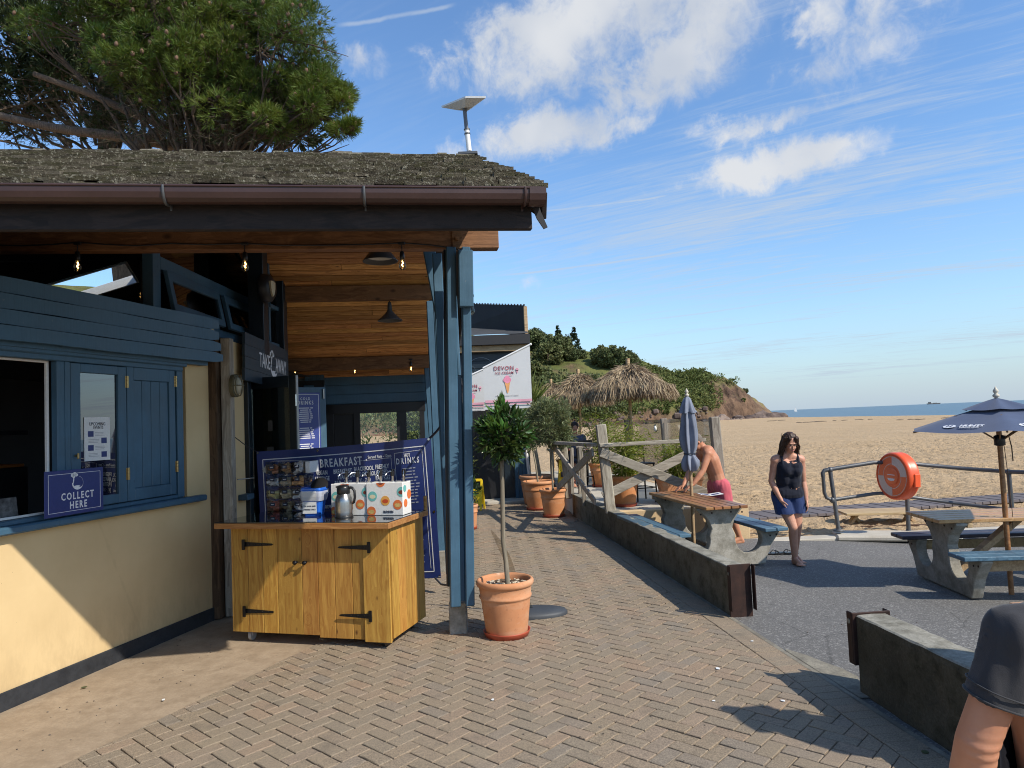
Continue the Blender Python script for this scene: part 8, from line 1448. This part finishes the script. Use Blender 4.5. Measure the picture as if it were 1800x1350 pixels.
cap(mb, (0, -.01, zS+.03), .06, (0, .015, zS+.13), .058); MH3 = Mx(((1, 0, 0, 0), (0, 1, 0, .03), (0, 0, 1, zS+.235), (0, 0, 0, 1))); head(mb, MH3, 1.02)
for a_, b_ in ((V3((-.02, -.035, -.012)), V3((.03, -.04, -.02))), (V3((-.015, -.04, .012)), V3((.035, -.035, .002)))): pass
fm = fuse('body', mb, m_skin2, .005, 6); axa = (W_-S_).normalized()
for v in fm.vertices:
    d = (v.co-E_).dot(axa)
    if v.co.x < -.15 and abs(d) < .06 and (v.co-E_).length < .09: v.co -= v.normal*.0016*math.exp(-(d/.028)**2)*math.sin(d/.021*2*PI+1.2+(v.co-E_).dot(V3((1, 0, 0)))*30)*max(0, -v.normal.y)
fm.update(); part('body', fm, None, t); part('hair', fuse('hair', MB().ell((0, -.03, .035), (.085, .095, .093), 20, 12, MH3), m_greyhair, .007, 2), None, t)
mb = MB(); sl = S_*.42+E_*.58; cap(mb, (-.06, 0, zS+.0), .083, S_+V3((.012, 0, -.0)), .062); cap(mb, S_, .060, sl+(sl-S_)*.3, .0495)
cap(mb, (-.07, .0, zS-.01), .086, (.07, .0, zS-.01), .086); cap(mb, (.06, 0, zS), .085, o2, .08); cap(mb, o2, .08, o2*.5+e2*.5, .078)
for sx_ in (-1, 1): cap(mb, (sx_*.08, 0, .90), .128, (sx_*.09, 0, 1.15), .128); cap(mb, (sx_*.09, 0, 1.15), .128, (sx_*.095, 0, zS-.08), .125)
ax_ = (E_-S_).normalized(); lim = (sl-S_).dot(ax_)
def cutf(c): c = V3(c); inarm = False; r_ = c.x > .2 and c.z < zS-.17 and c.z > 1.02; return inarm or c.z < .86 or r_ or c.z > zS+.072
tm = fuse('tee', mb, m_tee, .006, 5, cutf)
bm = bmesh.new(); bm.from_mesh(tm); hz_ = -.155; gsel = [f for f in bm.faces if f.calc_center_median().x < -.14 and (f.calc_center_median()-S_).dot(ax_) > lim*.6 and (f.calc_center_median()-S_-ax_*(f.calc_center_median()-S_).dot(ax_)).length < .10]; gg = set(gsel); [gg.update(f.verts) or gg.update(f.edges) for f in gsel]; bmesh.ops.bisect_plane(bm, geom=list(gg), plane_co=sl, plane_no=ax_, clear_outer=True); bm.to_mesh(tm); bm.free(); folded(tm, .013, 13, 4, .4); tee = part('t_shirt', tm, None, t)
e1 = ax_.cross(V3((0, 0, 1))).normalized(); e2_ = ax_.cross(e1); bins = {}
for v in tm.vertices:
    c = v.co-sl
    if abs(c.dot(ax_)) < .012 and c.length < .11 and v.co.x < -.12: k = int((math.atan2(c.dot(e2_), c.dot(e1))+PI)/(2*PI)*32) % 32; bins[k] = max(bins.get(k, 0), c.length)
rad = [bins.get(k, .053) for k in range(32)]; rad = [(rad[k-1]+rad[k]+rad[(k+1) % 32])/3 for k in range(32)]; hp = [sl+(e1*math.cos(-PI+2*PI*(k+.5)/32)+e2_*math.sin(-PI+2*PI*(k+.5)/32))*(rad[k % 32]+.0005) for k in range(33)]
hb = part('hem_seam', MB().tube(hp, .0022, 6, False).tube([p-ax_*.022+(p-sl).normalized()*.002 for p in hp], .0016, 5, False), m_tee, tee)
def hem(c): pass
mb = MB(); cap(mb, (-.08, 0, .88), .125, (.08, 0, .88), .125)
for sx_ in (-1, 1): cap(mb, (sx_*.09, 0, .86), .115, (sx_*.105, -.01, .55), .105)
part('shorts', fuse('shorts', mb, m_shorts, .01, 5, lambda c: c.z < .5), None, t)
# --- seated customer glimpsed through the plants
p = ay(1012, 790, 15.2); t = thing('person', 'seated dark haired person in grey blue top glimpsed behind the olive tree', 'person', (p.x, 15.2, TZ0)); mb = MB(); k = .42
for sx_ in (-1, 1): cap(mb, (sx_*.09, 0, k), .09, (sx_*.10, -.40, k+.03), .06); cap(mb, (sx_*.10, -.40, k+.03), .058, (sx_*.10, -.42, .08), .04); foot(mb, (sx_*.10, -.42, .08), (sx_*.1, -.6, 0), 1.0); cap(mb, (sx_*.17, 0, 1.0), .055, (sx_*.22, -.08, .74), .042); cap(mb, (sx_*.22, -.08, .74), .042, (sx_*.14, -.32, .78), .03); hand(mb, (sx_*.14, -.32, .78), (0, -1, 0), (-sx_, 0, 0), (0, 0, -1), .95, .4)
cap(mb, (0, 0, .48), .13, (0, .02, .75), .12); cap(mb, (-.08, 0, .95), .10, (.08, 0, .95), .10); cap(mb, (0, .02, .7), .12, (0, 0, .95), .12); cap(mb, (-.16, 0, 1.01), .055, (.16, 0, 1.01), .055); cap(mb, (0, 0, 1.02), .055, (0, -.03, 1.12), .05); M4 = Mx(((1, 0, 0, 0), (0, -1, 0, -.05), (0, 0, 1, 1.22), (0, 0, 0, 1))); head(mb, M4, .95); part('body', fuse('body', mb, m_skin, .009, 5), None, t); part('hair', fuse('hair', MB().ell((0, -.03, .035), (.09, .095, .095), 16, 10, M4), m_hair, .008, 2), None, t)
mb = MB(); cap(mb, (0, 0, .52), .145, (0, .02, .75), .135); cap(mb, (-.09, 0, .94), .115, (.09, 0, .94), .115); cap(mb, (0, .02, .7), .135, (0, 0, .93), .135); [cap(mb, (sx_*.16, 0, 1.0), .07, (sx_*.2, -.05, .82), .06) for sx_ in (-1, 1)]; part('top', fuse('top', mb, m_bluecloth, .01, 4), None, t); mb = MB(); [cap(mb, (sx_*.09, 0, k), .105, (sx_*.10, -.36, k+.03), .08) for sx_ in (-1, 1)]; part('trousers', fuse('trousers', mb, m_tank, .01, 4), None, t)
t = thing('terrace_chair', 'dark chair under the seated person behind the olive tree', 'chair', (p.x, 15.25, TZ0)); part('seat', MB().box((-.22, -.22, .28), (.22, .22, .325), .01), m_blackmetal, t); part('backrest', MB().box((-.22, .2, .32), (.22, .23, .8), .01), m_blackmetal, t); [part('leg', MB().box((x-.02, y-.02, 0), (x+.02, y+.02, .29), .003), m_blackmetal, t) for x in (-.2, .2) for y in (-.2, .2)]
# ------------------------------------------------------------------ scraps on the ground
for u, v, s, l in ((1262, 1175, .022, 'white paper scrap on the pavers near the asphalt edge'), (1376, 1232, .016, 'small pale scrap on the pavers near the pointed shadow'), (1322, 1127, .013, 'tiny white scrap on the border bricks'), (1626, 1322, .022, 'pale leaf lying in the near wall shadow'), (866, 1230, .014, 'small white chip on the herringbone pavers below the bay pot'), (1255, 1232, .012, 'tiny chip on the pavers by the long shadow'), (287, 1230, .016, 'pale chip on the tan concrete by the cream wall'), (148, 1208, .02, 'dry yellow leaf on the tan concrete near the plinth')):
    p = gz(u, v, .004); o = thing('paper_scrap', l, 'litter', p, random.uniform(0, 6), 'scraps on the ground', MB().prism([(s*math.cos(a)*random.uniform(.7, 1.2), s*.8*math.sin(a)*random.uniform(.7, 1.2)) for a in [2*PI*i/7 for i in range(7)]], 0, .003).mesh('scrap', m_paper if 'leaf' not in l else m_shrub))
mb = MB(); rs_ = random.Random(3)
for k in range(420):
    r_ = rs_.random(); 
    if r_ < .5: x, y = rs_.uniform(-.5, 3.5), rs_.uniform(3, 10); z = aslope(x)+.0 if x > 2 else .002
    elif r_ < .8: x, y = rs_.gauss(-.65, .35), rs_.gauss(6.25, .22); z = .003
    else: x, y = rs_.uniform(-3.2, -1.9), rs_.uniform(4, 7); z = -.004
    s = rs_.uniform(.003, .008); mb.ell((x, y, z), (s, s*.8, s*.5), 5, 3)
part('grit', mb, simple('grit', (.16, .13, .10), .9, var=.5), None, kind='stuff')
